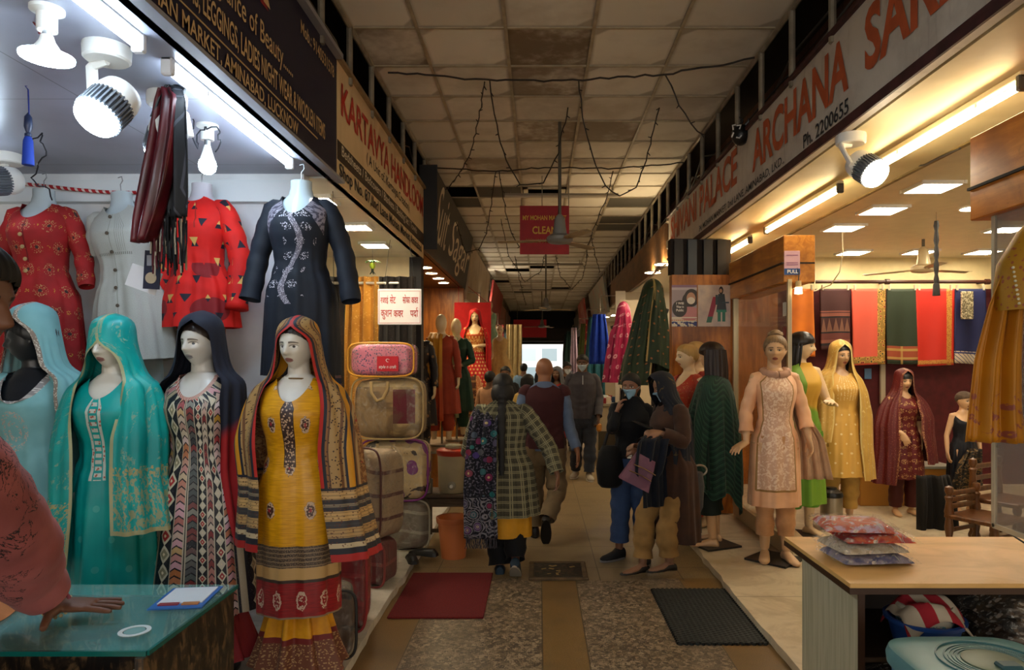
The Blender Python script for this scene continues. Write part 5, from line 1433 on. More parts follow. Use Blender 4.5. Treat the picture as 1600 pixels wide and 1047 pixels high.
# card with blue border (code left out) and round sticker
t = thing('payment_card', 'blue bordered white payment card lying on the counter glass', 'card', (-1.14, 2.22, .833), rz=.12)
MB().box((0, 0, .002), (.16, .2, .004)).build('card', plain('#1d5fa8', .4), t, smooth=False)
MB().box((0, .015, .005), (.135, .15, .003)).build('white_panel', plain('#d7dee2', .4), t, smooth=False)
MB().box((-.03, -.065, .0055), (.06, .022, .003)).build('red_strip', plain('#8c2a33', .4), t, smooth=False)
MB().box((.035, -.065, .0055), (.05, .022, .003)).build('orange_strip', plain('#b5763f', .4), t, smooth=False)
t = thing('round_sticker', 'white ring sticker on the counter glass near its front edge', 'sticker', (-1.15, 1.95, .833))
MB().lathe([(.030, 0), (.042, 0), (.042, .002), (.030, .002), (.030, 0)], n=36, cap=False).build('ring', plain('#d4dedd', .5), t)
MB().lathe([(.001, 0), (.027, 0), (.027, .0015), (.001, .0015)], n=30).build('disc', plain('#79a6a3', .5), t)

# hanging lemon charm
t = thing('hanging_charm', 'green leaf and lemon charm hanging before the cream wall', 'charm', at(582, 415, 6.6))
MB().ball((0, 0, .0), (.028, .028, .034)).build('lemon', plain('#9fb52b', .5), t)
b = MB()
for k in range(7):
    a = k*.9; b.tube([(0, 0, .03), (.04*math.cos(a), .02*math.sin(a), .045), (.075*math.cos(a), .04*math.sin(a), .03)], [.004, (.014, .004), .002], 6)
b.build('leaves', plain('#2f6b2c', .6), t)
b = MB(); b.tube([(0, 0, -.03), (0, 0, -.06)], .012, 8)
for k in range(5): a = k*1.26; b.tube([(0, 0, -.05), (.03*math.cos(a), .02*math.sin(a), -.085)], [.007, .002], 6)
b.build('chillies', plain('#1c2b1c', .5), t)
MB().tube([(0, 0, .03), (0, 0, .5)], .0015, 5).build('thread', M_INK, t)

# curtains on a rod in front of the cream wall
t = thing('curtain_rod', 'steel curtain rod across the handloom shop', 'curtain rod', (-1.9, 7.25, 2.43))
MB().tube([(-.9, 0, 0), (.42, 0, 0)], .016, 10).build('rod', plain('#c9c2b4', .3, metal=.7), t)
for x in (-.88, .40): MB().box((x, .15, 0), (.03, .3, .03)).build('bracket', plain('#8a8478', .4, metal=.5), t)
def curtain(x0, x1, col, col2, label, seed, zb=.5, dots=True):
    b = MB(); n = 90; P = []; pat = []; nf = max(2, round((x1-x0)/.13))
    for i, z in enumerate(np.linspace(2.50, zb, 30)):
        u = np.linspace(0, 1, n); a = .045*np.sin(u*nf*2*PI)*(1+.1*math.sin(i*.3)); tt = i/29
        xx = x0+(x1-x0)*u+.012*np.sin(u*nf*4*PI)-tt*.10*(1-u)*(1 if dots else 0)
        P.append(np.stack([xx, 7.25+a+.01*np.sin(u*37+seed), np.full(n, z)], -1)); pat.append(np.stack([u*(x1-x0)*1.6, np.full(n, z), 0*u], -1))
    s = Sh('curtain_cloth'); q, v, w = s.pat(); f = s.vor(s.vec(q, v), 45)[0]
    m = s.out(s.mix((f.lt(.25))*.5, s.mix(s.sm(s.noise(scale=6), .3, .7), col, col2), '#d9b070' if dots else '#4a4038'), .5, sheen=.2)
    o = b.grid(np.array(P), np.array(pat)).build('curtain', m, angle=0)
    tag(o, label, 'curtain', 'curtains on the steel rod')
curtain(-2.62, -2.06, '#171310', '#241d17', 'dark brown curtain half hidden behind the black kurta sleeve', 1, .5, False)
curtain(-2.03, -1.70, '#b8822e', '#a36e22', 'golden yellow curtain hanging between the dark ones', 2)
curtain(-1.69, -1.30, '#141110', '#211b17', 'dark brown curtain behind the white Hindi board', 3, .5, False)

# bedding bags
def bag(label, c, d, cols, pattern, seed, rz=0, tag_=False, handle=True, nm='bedding_bag'):
    """clear zip bag of folded bedding: rounded block, piping, inner cloth, handle"""
    x, y, z = c; w, dp, h = d
    t = thing(nm, label, 'bedding bag', (x, y, z), rz)
    rr = np.random.RandomState(seed)
    def rb(sx, sy, sz, bulge, n=20, seed=0):
        P = []; 
        for i, ph in enumerate(np.linspace(-PI/2, PI/2, n)):
            row = []
            for th in np.linspace(0, 2*PI, 40, endpoint=False):
                e = .38
                f = lambda q: math.copysign(abs(q)**e, q)
                row.append((sx/2*f(math.cos(th))*abs(math.cos(ph))**e, sy/2*f(math.sin(th))*abs(math.cos(ph))**e+bulge*math.sin(6*th+seed)*math.cos(ph), sz/2+sz/2*f(math.sin(ph))+bulge*.6*math.sin(5*th+i*.5)*math.cos(ph)))
            P.append(row)
        return P
    s = Sh('bedding_cloth'); o3 = s.obj(); n = s.noise(scale=6, detail=4, dist=1); f = s.vor(scale=22)[0]
    if pattern == 'pink':
        c_ = s.mix(s.vor(scale=60)[0].lt(.33), cols[0], '#4a4a6a'); c_ = s.mix((s.sm(n, .5, .6))*.4, c_, cols[1])
    elif pattern == 'flower':
        fl = s.vor(scale=7)[0]; c_ = s.mix(fl.lt(.36), cols[0], cols[1]); c_ = s.mix(n.gt(.60), c_, cols[2])
    elif pattern == 'split':
        c_ = s.mix(o3[0].gt(w*.08), cols[0], s.mix(o3[2].within(h*.25, h*.8)*o3[0].lt(w*.38), cols[1], cols[2])); c_ = s.mix(s.sm(n, .46, .6)*.6, c_, '#54402c')
        c_ = s.mix(o3[2].gt(h*.84), c_, cols[1])
    else:
        c_ = s.mix(((o3[2]+o3[0]*.15)/.16).fr().lt(.16), cols[0], cols[1]); c_ = s.mix(s.sm(n, .5, .6)*.4, c_, cols[2])
    MB().grid(rb(w*.96, dp*.95, h*.96, .012, seed=seed), None, close=True, cap0=True, cap1=True).build('folded_bedding', s.out(c_, .7, bump=n, bd=.02, bs=.6), t, angle=0)
    s = Sh('clear_plastic'); n = s.noise(scale=14, detail=4, dist=2.5)
    PLm = s.out('#d8d2c4', .08, alpha=s.sm(n, .45, .75)*.28+.06, spec=.8, bump=n, bd=.02, bs=.8)
    MB().grid(rb(w, dp, h, .014, seed=seed+1), None, close=True, cap0=True, cap1=True).build('plastic_cover', PLm, t, angle=0)
    pc = plain(cols[1] if pattern != 'pink' else '#c98f2a', .5)
    q = [(w*.5*math.copysign(abs(math.cos(a))**.4, math.cos(a)), -dp*.48, h*.5+h*.5*math.copysign(abs(math.sin(a))**.4, math.sin(a))) for a in np.linspace(0, 2*PI, 44)]
    MB().tube(q, .008, 6).build('piping', pc, t)
    if handle:
        MB().tube([(-.13, -dp*.5, h*.93), (-.125, -dp*.52, h*.75), (-.08, -dp*.53, h*.62), (0-.03, -dp*.53, h*.66), (.0, -dp*.52, h*.8), (.005, -dp*.5, h*.93)], [(.012, .004)]*6, 8).build('handle', plain('#a98d5c', .5), t)
    if tag_:
        o = MB().box((.06, -dp*.5-.012, h*.38), (.17, .008, .12)).build('label_patch', plain('#c21f2e', .5), t, smooth=False)
        letters('style n craft', (.06, -dp*.5-.017, h*.38), (1, 0, 0), LU, -.07, -.045, .07, -.01, plain('#e8dcdc', .5), o, bold=.01, shear=.2)
        MB().tube([(.06+.014*math.cos(a)*(1 if a < PI else .7), -dp*.5-.018, h*.38+.026+.012*math.sin(a)) for a in np.linspace(.5, 5.2, 12)], .003, 6).build('emblem', plain('#e8dcdc', .5), o)
    return t
bag('brown striped bedding bag at the bottom of the stack behind the beige bag', (-1.16, 5.75, PL), (.50, .34, .42), ('#6b6150', '#8d8570', '#57321f'), 'band', 5, .1)
bag('floral bedding bag with purple flowers under the big brown bag', (-1.18, 5.72, PL+.42), (.56, .34, .50), ('#b49a6a', '#6d1f68', '#2d1c16'), 'flower', 3)
bag('large clear bag of brown and maroon bedding in the stack', (-1.22, 5.68, PL+.925), (.58, .34, .50), ('#8b6f48', '#9c8458', '#5a1420'), 'split', 2)
bag('pink printed pillow pack with a red label on top of the bag stack', (-1.27, 5.66, PL+1.43), (.53, .32, .27), ('#c9768c', '#b4587a'), 'pink', 4, 0, True, False)
bag('beige bedding bag leaning in front of the bag stack', (-1.17, 4.9, .36), (.36, .30, .64), ('#8b7458', '#4d2420', '#a48c6c'), 'band', 6, -.5)
bag('maroon bedding bag under the beige one', (-1.19, 4.85, PL), (.34, .30, .31), ('#5d1a1c', '#7c3230', '#3a1a18'), 'band', 8, -.2)
bag('red cloth filled bag beside the hem of the brown shawl', (-1.13, 4.05, PL), (.26, .30, .52), ('#7c1418', '#8f2a2a', '#4f0d12'), 'band', 9, .1, handle=False)
bag('black and tan bedding pack lying behind the yellow skirt', (-1.12, 3.68, PL), (.26, .3, .36), ('#4c3a2c', '#1f1b18', '#7d6a54'), 'band', 10, .3, handle=False)
tray('red cloth spread on the floor beside the yellow skirt', -1.1, 3.45, PL, .22, .4, .10, '#8c1a22', 'folded_cloth', 'cloth', .3, 1, 14)
# dark fabric samples strap right of black kurta
t = thing('belt_sample', 'strip of dark patchwork belt hanging beside the yellow mannequin shawl', 'belt', at(532, 625, 4.4))
s = Sh('patchwork'); MB().tube([(0, 0, 0), (-.02, 0, .2), (-.03, 0, .36), (-.045, 0, .37), (-.045, 0, .2)], [(.02, .006)]*5, 8).build('strap', s.out(s.mix((s.obj()[2]/.07).fr().lt(.5), '#1d2233', '#6a4c48'), .7), t)
MB().tube([(-.04, 0, .37), (-.05, 0, 1.34)], .002, 5).build('string', M_INK, t)

# water cooler, stool, bins
t = thing('wooden_stool', 'old wooden stool carrying the water cooler', 'stool', (-.80, 6.02, PL))
M_OLD = m_wood('old_wood', '#5f4c36', '#3f3022', 0, 1.2, .7)
MB().box((0, 0, .40), (.44, .36, .03), bev=.004).build('seat', M_OLD, t, smooth=False)
for x in (-.18, .18):
    for y in (-.14, .14): MB().box((x, y, .192), (.04, .04, .384)).build('leg', M_OLD, t, smooth=False)
for y in (-.14, .14): MB().box((0, y, .34), (.34, .02, .07)).build('apron', M_OLD, t, smooth=False)
MB().box((0, -.14, .1), (.34, .02, .03)).build('stretcher', M_OLD, t, smooth=False)
t = thing('water_cooler', 'cream insulated water cooler with a red lid and tap', 'water cooler', (-.745, 6.0, PL+.417))
MB().lathe([(.001, 0), (.125, 0), (.132, .02), (.14, .30), (.142, .32), (.001, .32)], n=36).build('body', plain('#a89a78', .45, var=.05), t)
MB().lathe([(.142, .318), (.15, .33), (.15, .362), (.13, .372), (.06, .376), (.001, .376)], n=36).build('lid', plain('#a8331f', .4), t)
MB().lathe([(.05, .375), (.075, .378), (.075, .40), (.06, .41), (.001, .41)], n=28).build('lid_cap', plain('#8a8266', .4), t)
o = MB().lathe([(.001, 0), (.036, 0), (.036, .012), (.028, .016), (.001, .016)], (0, -.13, .07), 20, (0, -1, 0)).build('tap', plain('#8d8670', .4), t)
MB().lathe([(.001, 0), (.014, 0), (.014, .04), (.001, .04)], (0, -.14, .07), 14, (0, -1, 0)).build('nozzle', plain('#e8e4d8', .4), o)
t = thing('steel_tumbler', 'small steel tumbler standing on the stool beside the cooler', 'tumbler', (-.955, 5.92, PL+.417))
MB().lathe([(.001, 0), (.035, 0), (.04, .12), (.037, .12), (.033, .01), (.001, .01)], n=24, cap=False).build('cup', plain('#8d8a84', .3, metal=.8), t)
t = thing('waste_bin', 'orange plastic waste bin in front of the stool', 'waste bin', (-.70, 5.62, .0))
MB().lathe([(.001, 0), (.10, 0), (.128, .30), (.136, .302), (.137, .325), (.126, .325), (.098, .012), (.001, .012)], n=36, cap=False).build('bucket', plain('#b5683a', .45), t)
MB().lathe([(.130, .285), (.138, .287), (.142, .31), (.142, .33), (.134, .33)], n=36, cap=False).build('rim', plain('#a85e34', .45), t)
for i, (x, y, r) in enumerate(((-.99, 5.35, .3), (-.93, 5.5, 1.2))):
    o = MB().grid([[(.045*w_*math.cos(a), tt, max(0, h_*math.sin(a))) for a in np.linspace(0, 2*PI, 16, endpoint=False)] for tt, w_, h_ in ((-.13, .5, .03), (-.1, .9, .06), (0, .9, .055), (.08, 1, .035), (.12, .5, .02))], None, close=True, cap0=True, cap1=True).build('black_shoe', plain('#141312', .5))
    o.location = (x, y, PL if x < -.97 else PL); o.rotation_euler = (0, 0, r); tag(o, ['black shoe lying by the striped bag nearer the wall', 'black shoe lying by the plinth edge near the stool'][i], 'shoe', 'black shoes beside the bags')

# mats and manhole
s = Sh('red_mat'); n = s.noise(scale=160, detail=2); M_RM = s.out(s.mix(s.sm(n, .3, .7), '#6e1216', '#4d0b0e'), .95, bump=n, bd=.004, bs=.8)
o = MB().box((0, 0, .006), (.60, .90, .012), bev=.004).build('door_mat', M_RM); o.location = (-.645, 4.71, 0); tag(o, 'red coir door mat on the lane floor at the left', 'door mat')
t = thing('rubber_mat', 'black ribbed rubber mat on the lane floor at the right', 'door mat', (1.04, 4.33, 0))
s = Sh('rubber'); x, y, z = s.obj(); u = (x/.03).fr(); v = (y/.03+(x/.03).fl().pp(1)*.5).fr()
hole_ = (((u-.5)*(u-.5)+(v-.5)*(v-.5)).sq())
M_RUB = s.out(s.mix(hole_.lt(.28), '#1d211f', '#090a0a'), .7, bump=1-s.sm(hole_, .2, .4), bd=.012, bs=1)
MB().box((0, 0, .007), (.49, .92, .014), bev=.003).build('mat', M_RUB, t, smooth=False)
b = MB()
for x in (-.25, .25):
    for y in np.linspace(-.45, .45, 30): b.lathe([(.001, 0), (.011, 0), (.011, .014), (.001, .014)], (x, y, 0), 10)
for y in (-.46, .46):
    for x in np.linspace(-.24, .24, 16): b.lathe([(.001, 0), (.011, 0), (.011, .014), (.001, .014)], (x, y, 0), 10)
o = b.build('scalloped_edge', M_RUB, t); o['kind'] = 'stuff'
t = thing('manhole_cover', 'rusty rectangular drain cover set in the lane floor', 'manhole cover', (.145, 5.22, .001))
s = Sh('rusty_iron'); n = s.noise(scale=30, detail=5); M_IRON = s.out(s.mix(s.sm(n, .45, .65), '#17130e', '#3b2c1c'), .6, metal=.3, bump=n, bd=.006, bs=.6)
MB().box((0, 0, .006), (.36, .36, .012)).build('plate', M_IRON, t, smooth=False)
b = MB()
for dx, dy, sx, sy in ((0, .2, .44, .035), (0, -.2, .44, .035), (.2, 0, .035, .37), (-.2, 0, .035, .37)): b.box((dx, dy, .008), (sx, sy, .016), bev=.004)
b.build('frame', plain('#5b4a34', .7, metal=.2, var=.3), t)
b = MB(); rr = random.Random(4)
for i in range(9):
    x, y = rr.uniform(-.13, .13), rr.uniform(-.12, .12); b.box((x, y, .0135), (rr.uniform(.01, .05), rr.uniform(.006, .02), .003), rot=(0, 0, rr.uniform(0, 3)))
o = b.build('dry_leaf_litter', plain('#8d7748', .8)); o.location = (.145, 5.22, .001); tag(o, 'dry scraps lying on the drain cover', 'litter', None, 'stuff')

# wooden shop: pedestal platform with display dummies
t = thing('display_platform', 'low wooden platform under the egg-headed dummies', 'platform', (-1.40, 8.75, PL))
MB().box((0, 0, .24), (.7, 1.5, .48), bev=.01).build('box', M_WOOD, t, smooth=False)
MB().box((0, 0, .49), (.74, 1.54, .03), bev=.006).build('top', plain('#8c7d66', .5), t, smooth=False)
SK_EGG = m_skin('egg_mannequin', '#d9c29a', dark=True, rough=.4)
GE = 'egg-headed display dummies in the wooden shop'
def egg(label, x, y, z, H, mk, dup_m, seed, arms=None, side=.25, hem=.42, yaw=0, a=(36, 34)):
    t = thing('display_dummy', label, 'mannequin', (x, y, z), yaw, GE)
    f = Fig(t, H, 'f', egg=True, feet=None, arms=arms or {})
    f.build(SK_EGG, .010)
    f.kurta(mk, hem=hem, neck=(.07, .06), flare=.06, sleeve=1.0, fold=.012, seed=seed)
    f.pants(mk, end=.2)
    if dup_m is not None:
        b = MB(); cloth_strip(b, interp_path([f.W((-.05, .14, 1.25)), f.W((-.06, .0, 1.47)), f.W((-.06, -.15, 1.38)), f.W((-.06, -.20, 1.2)), f.W((-.06, -.23, .8)), f.W((-.05, -.27, hem-.08))], 30), [.14, .16, .18, .19, .2, .22], .014, 2.5, seed)
        o = b.build('dupatta', dup_m, t, angle=0); solid(o, .004)
    MB().tube([(0, .05, 0), (0, .05, .8)], .014, 8).lathe([(.001, 0), (.15, 0), (.15, .015), (.001, .018)], (0, .05, 0), 24).build('stand', plain('#8d8a80', .4, metal=.5), t)
    return t
M_DIP = (lambda s: s.out(s.mix(s.sm(s.obj()[2]+s.noise(scale=5)*.1, .72, .95), '#b5430f', '#bd8418'), .6, sheen=.2))(Sh('yellow_orange_dip'))
s = Sh('dark_floral'); f = s.vor(scale=11)[0]; n = s.noise(scale=20, detail=3)
M_DKFL = s.out(s.mix((f.lt(.2)+(n.gt(.62))*f.lt(.4)).cl(), '#160e10', '#7d5a34'), .6)
egg('egg-headed dummy in a dark floral dress nearest the handloom curtains', -1.43, 7.98, .45, 1.66, M_DKFL, None, 3, side=.2)
egg('egg-headed dummy with a yellow to orange dupatta over a rust dress', -1.21, 8.5, .56, 1.62, plain('#8f2f14', .7, var=.1), M_DIP, 4)
egg('egg-headed dummy in a dark green dress with a pale green dupatta', -1.09, 9.05, .56, 1.60, plain('#0d3423', .65, var=.15), plain('#9fae86', .7), 6, arms={1: ((.23, -.05, 1.12), (.09, -.2, 1.05), (-1, -.2, 0), (0, -.3, 1)), -1: ((-.22, .02, 1.11), (-.23, -.05, .875), (0, -.15, -1), (-1, 0, 0))})
# red bridal mannequin
t = thing('bridal_mannequin', 'mannequin in a bright red bridal lehenga and red veil before a red backdrop', 'mannequin', (-1.03, 11.05, .80))
f = Fig(t, 1.62, 'f', yaw=.05, arms={1: ((.22, -.02, 1.12), (.06, -.2, 1.10), (-1, -.3, 0), (0, -.4, 1)), -1: ((-.24, .02, 1.11), (-.2, -.14, .95), (.3, -1, -.3), (-1, 0, 0))}, feet=None)
f.build(SK_SHOP2, .009); f.hair(plain('#b08a52', .4), line=.05)
s = Sh('red_bridal'); u, v, w = s.pat(); d = medallion(s, u, v, .06, .06, .016, .016); fl = s.vor(s.vec(u, v), 60)[0]
M_BR = s.out(s.mix((d.lt(1)+v.lt(.25)*fl.lt(.5)).cl(), s.mix(s.sm(v, .1, .6), '#a8541f', '#b00d10'), '#d2a764'), .5)
f.kurta(M_BR, name='blouse', hem=.98, neck=(.11, .17), flare=0, sleeve=.35)
f.skirt(M_BR, 'lehenga', 1.02, .02, .15, .42, 12, .03)
f.drape(fabric('#b00d10', .6), 'veil', veil_rows(1.745, 1.648, 1.50, .27, .3, 40, 44, 40, 46, 50, ry=.16), fold=.014, seed=5)
t = thing('display_stand', 'draped stand under the red bridal mannequin', 'stand', (-1.03, 11.05, PL))
MB().box((0, 0, .375), (.5, .5, .75), bev=.01).build('box', plain('#5a3324', .6), t, smooth=False)
o = MB().box((-1.12, 11.6, 1.95), (.62, .03, 1.3)).tube([(-1.36, 11.6, 2.59), (-1.36, 11.6, 2.87)], .004, 6).tube([(-.86, 11.6, 2.59), (-1.2, 11.6, 2.87)], .004, 6).build('red_backdrop_cloth', fabric('#a30f14')); tag(o, 'bright red cloth hung behind the bridal mannequin', 'cloth')
MB().box((0, 0, .67), (.04, .02, .12)).build('hanging_tab', plain('#222222'), o) if False else None
# brown brocade lehenga on a stand
t = thing('lehenga_stand', 'dark brown and peach brocade skirt on a stand in front of the bridal mannequin', 'skirt', (-.92, 9.9, PL))
s = Sh('brown_brocade'); u, v, w = s.pat(); fl = s.vor(s.vec(u, v), 26)[0]; n = s.noise(s.vec(u, v), 14, 3)
M_BB = s.out(s.mix(s.sm(u, .03, .06), s.mix(((v/.12).fr().lt(.25)+fl.lt(.25)).cl(), '#4a2416', '#8f6436'), s.mix(fl.lt(.3), '#c77a4a', '#d9b07a')), .6)
f = Fig(t, 1.6, 'f'); f.skirt(M_BB, 'lehenga', 1.42, .25, .06, .34, 12, .02, yk=.8)
MB().tube([(0, 0, 0), (0, 0, 1.36)], .015, 8).lathe([(.001, 0), (.16, 0), (.16, .02), (.001, .02)], (0, 0, 0), 24).build('stand', plain('#6a5c48', .4, metal=.4), t)
# far left goods
def torso(label, x, y, z, col, H=1.5, seed=1, skin=None, gold=None, group='dressed torsos in the far shops', sl=.4):
    t = thing('dress_dummy', label, 'mannequin', (x, y, z), 0, group)
    f = Fig(t, H, 'f', arms={'none': True}, feet=None, z0=-.55); f.build(skin or SK_SHOP2, .012)
    f.kurta(col, hem=.62, neck=(.09, .10), flare=.10, sleeve=0, seed=seed)
    MB().tube([(0, 0, -z+(PL if abs(x) > .98 else 0)), (0, 0, .3)], .02, 8).build('pole', plain('#777777', .4), t)
    return t
torso('dress dummy in a cream dress behind the man at the far left stall', -.75, 13.2, 1.35, fabric('#c9a468'))
torso('dress dummy in a pale green blouse hung high behind the bridal mannequin', -1.02, 14.2, 1.9, fabric('#8aa58a'), seed=2)
torso('dark dress dummy farther along the left stalls', -1.0, 16, 1.5, fabric('#40302a'), seed=3)
for i, (x, y, z0, z1, w_, c, lb) in enumerate(((-.62, 17.2, 1.1, 2.53, .38, '#b39a68', 'tan cloth length hanging at the far left stall'), (-1.05, 17.5, 1.0, 2.54, .3, '#7d2a24', 'dark red cloth hanging at the far left stall'), (-1.1, 12.6, 1.9, 2.54, .35, '#a8664a', 'rust cloth hanging over the far left stall'), (-1.15, 20, 1.0, 2.54, .5, '#6d7f86', 'blue grey cloth hanging at the farthest left stall'))):
    b = MB(); cloth_strip(b, interp_path([(0, 0, z1-z0), (0, 0, 0)], 14), w_, .02, 3, i); o = b.build('hanging_cloth', fabric(c), angle=0); o.location = (x, y, z0); tag(o, lb, 'cloth', 'cloths hanging in the far stalls'); solid(o, .01)
# ------------------------------------------------------------------ right side
# posters on the wooden pillar (one sheet each)
def m_poster_face():
    s = Sh('poster_print'); u, v, w = s.pat()      # u 0-.26, v 0-.42
    def el(cx, cy, rx, ry): return (((u-cx)/rx)*((u-cx)/rx)+((v-cy)/ry)*((v-cy)/ry)).lt(1)
    c = s.mix(v.gt(.395), '#b9adb6', '#8a6a86'); c = s.mix(v.lt(.085), c, '#c9bfae')
    c = s.mix(v.within(.095, .37)*1.0, c, '#9a8d92')
    c = s.mix(el(.20, .29, .075, .09), c, '#241a1c'); c = s.mix(el(.165, .26, .06, .08), c, '#241a1c')
    c = s.mix(el(.195, .285, .045, .06), c, '#b98a70'); c = s.mix(el(.195, .262, .04, .035), c, '#d8cfc0')
    c = s.mix(el(.18, .13, .11, .07), c, '#b5787c'); c = s.mix(el(.08, .18, .075, .085), c, '#2a2422')
    c = s.mix(v.within(.085, .095), c, '#d8d0c0'); c = s.mix(v.within(.06, .068)*((u/.02).fr().lt(.7)), c, '#b5643c')
    c = s.mix(v.lt(.05)*s.noise(s.vec(u, v), 22, 2).gt(.5), c, '#27306a')
    return s.out(c, .4)
t = thing('poster', 'poster of a masked woman pinned on the wooden pillar', 'poster', (1.345, 6.94, 1.955))
MB().quad((0, 0, 0), (.255, 0, 0), (.255, 0, .42), (0, 0, .42)).build('sheet', m_poster_face(), t, smooth=False); solid(t.children[0], .002)
for i, tx in enumerate(('I Will', 'Wear in', 'Public')):
    letters(tx, (0, -.003, 0), (1, 0, 0), LU, .045, .222-.035*i, .12, .247-.035*i, plain('#e8e2d8', .5), t, bold=.02)
def m_poster_dress():
    s = Sh('poster_fashion'); u, v, w = s.pat()
    def el(cx, cy, rx, ry): return (((u-cx)/rx)*((u-cx)/rx)+((v-cy)/ry)*((v-cy)/ry)).lt(1)
    c = s.mix(s.sm(s.noise(s.vec(u, v), 8, 3), .35, .7), '#c4b2a4', '#a89a98')
    sash = (u-(.10+(v-.0)*.26)).ab().lt(.026)*v.within(.04, .30)
    c = s.mix(sash, c, s.mix(v.gt(.10), '#1d5a48', '#8f1f3a'))
    legs = ((u-.215).ab().lt(.016)+(u-.262).ab().lt(.016)).cl()*v.within(.05, .16); c = s.mix(legs, c, '#1f6a58')
    c = s.mix((u-.238).ab().lt(.035+(.30-v)*.12)*v.within(.15, .33), c, '#26333a'); c = s.mix((u-.238).ab().lt(.05)*v.within(.145, .17), c, '#1d7a62')
    c = s.mix(el(.235, .365, .022, .04), c, '#1a1214'); c = s.mix(el(.232, .362, .014, .02), c, '#b58a70')
    c = s.mix(((u-.19).ab().lt(.012)*v.within(.22, .32)+(u-.28).ab().lt(.035)*v.within(.235, .25)).cl(), c, '#2a4148')
    return s.out(c, .35)
t = thing('poster', 'poster of a woman in a dark dress with a trailing sash pinned on the pillar', 'poster', (1.61, 6.94, 1.955))
MB().quad((0, 0, 0), (.33, 0, 0), (.33, 0, .42), (0, 0, .42)).build('sheet', m_poster_dress(), t, smooth=False); solid(t.children[0], .002)
# pull sticker on the beam end, card on the glass
t = thing('sticker', 'pink and blue PULL sticker on the end of the wooden beam', 'sticker', (2.00, 5.415, 2.29))
MB().box((0, 0, .09), (.125, .004, .19), bev=.002).build('pink_panel', plain('#c9a3b4', .5), t, smooth=False)
MB().box((0, -.003, .02), (.125, .004, .05)).build('blue_strip', plain('#2a4f8f', .5), t, smooth=False)
letters('PULL', (0, -.006, 0), (1, 0, 0), LU, -.04, .006, .045, .034, plain('#e8e8e8', .5), t, bold=.02)
for i, z in enumerate((.075, .09, .15)): MB().box((0, -.003, z), (.09, .003, .006)).build('print_line', plain('#8f5a80', .5), t, smooth=False)
o = MB().box((0, 0, 0), (.008, .10, .085), bev=.003).build('notice', plain('#c9c6a8', .5)); o.location = (1.968, 5.75, 1.38); tag(o, 'small pale green notice stuck on the shop glass', 'notice')
o = MB().box((0, 0, 0), (.006, .06, .11)).build('notice', plain('#c4c2b6', .5)); o.location = (1.97, 5.50, 2.02); tag(o, 'small white notice stuck high at the near edge of the shop glass', 'notice')
o = MB().box((0, 0, 0), (.006, .05, .16)).build('notice', plain('#7c2a2a', .5)); o.location = (1.97, 5.50, 1.80); tag(o, 'red strip sticker at the near edge of the shop glass', 'notice')
t = thing('beam_lamp', 'small lit lamp under the near end of the wooden beam', 'lamp', (2.03, 5.36, 2.23))
MB().lathe([(.001, 0), (.022, 0), (.022, -.05), (.001, -.05)], n=18).build('holder', plain('#c9b07c', .4), t)
MB().lathe([(.001, -.05), (.026, -.05), (.03, -.10), (.001, -.105)], n=18).build('bulb', glow(WARM, 2.2), t)
MB().tube([(0, 0, 0), (.02, .04, .06), (.01, .06, .12)], .004, 6).build('wire', M_INK, t)

# black mask on the sign, security sensor, dangling objects
t = thing('evil_eye_mask', 'black round charm mask with white markings fixed on top of the painted signboard', 'mask', (1.60, 5.44, 3.40))
b = MB().ball((0, 0, 0), (.07, .075, .085), 22, 16); b.build('face', plain('#0d0e10', .35), t)
b = MB()
for pts in (((-.066, -.03, .03), (-.075, -.045, .06), (-.06, -.07, .055)), ((-.07, -.02, -.01), (-.08, -.04, -.03), (-.07, -.055, 0)), ((-.03, -.075, .02), (-.02, -.08, .05), (-.05, -.066, .05)), ((-.05, -.06, -.04), (-.03, -.075, -.05), (-.015, -.078, -.03))): b.tube(pts, .006, 6)
b.build('white_marking', plain('#d9d9d6', .5), t)
b = MB(); b.tube([(0, -.0, .07), (.01, -.02, .11), (-.02, -.03, .13)], [.014, .01, .003], 8); b.tube([(.03, .0, .07), (.06, -.02, .10), (.05, -.03, .12)], [.014, .01, .003], 8); b.build('horn', plain('#0d0e10', .35), t)
t = thing('security_sensor', 'white and black security sensor at the far end of the painted signboard', 'sensor', (1.64, 8.35, 2.92))
MB().box((0, -.02, .10), (.17, .12, .12), rot=(.2, 0, 0), bev=.02).build('housing', plain('#c4bda8', .4), t)
MB().box((0, -.03, .0), (.15, .11, .10), bev=.015).build('lens_panel', plain('#17181a', .2), t)
MB().box((0, -.02, -.07), (.16, .12, .04), bev=.012).build('base', plain('#b9b29c', .4), t)
MB().tube([(.06, 0, .1), (.12, .1, .12)], .02, 8).build('bracket', plain('#8f897a', .4), t)
t = thing('hair_braid', 'black tasselled braid hanging from the shop ceiling beside the fan', 'braid', at(1463, 462, 6.05))
MB().tube([(0, 0, z) for z in np.linspace(.10, .66, 14)], [.018+.005*math.sin(i*2.2) for i in range(14)], 10).build('braid', plain('#15120f', .6), t)
MB().lathe([(.012, .12), (.026, .10), (.032, 0), (.001, 0)], n=18).build('tassel', plain('#15120f', .7), t)
MB().tube([(0, 0, .65), (0, 0, .78)], .003, 6).build('string', plain('#8a7a58', .6), t)
P = [at(*p) for p in ((1316, 364, 6.5), (1317, 395, 6.5), (1312, 425, 6.6), (1298, 445, 6.8), (1280, 452, 7.0), (1272, 455, 7.0), (1274, 430, 7.0), (1268, 418, 7.0))]
Q = []
for i in range(len(P)-1):
    for k in range(5): Q.append(P[i].lerp(P[i+1], k/5))
tag(MB().tube(Q, .006, 6).build('dangling_wire', plain('#cfc3a0', .5)), 'white wire dangling from a ceiling light over the sarees', 'wire')
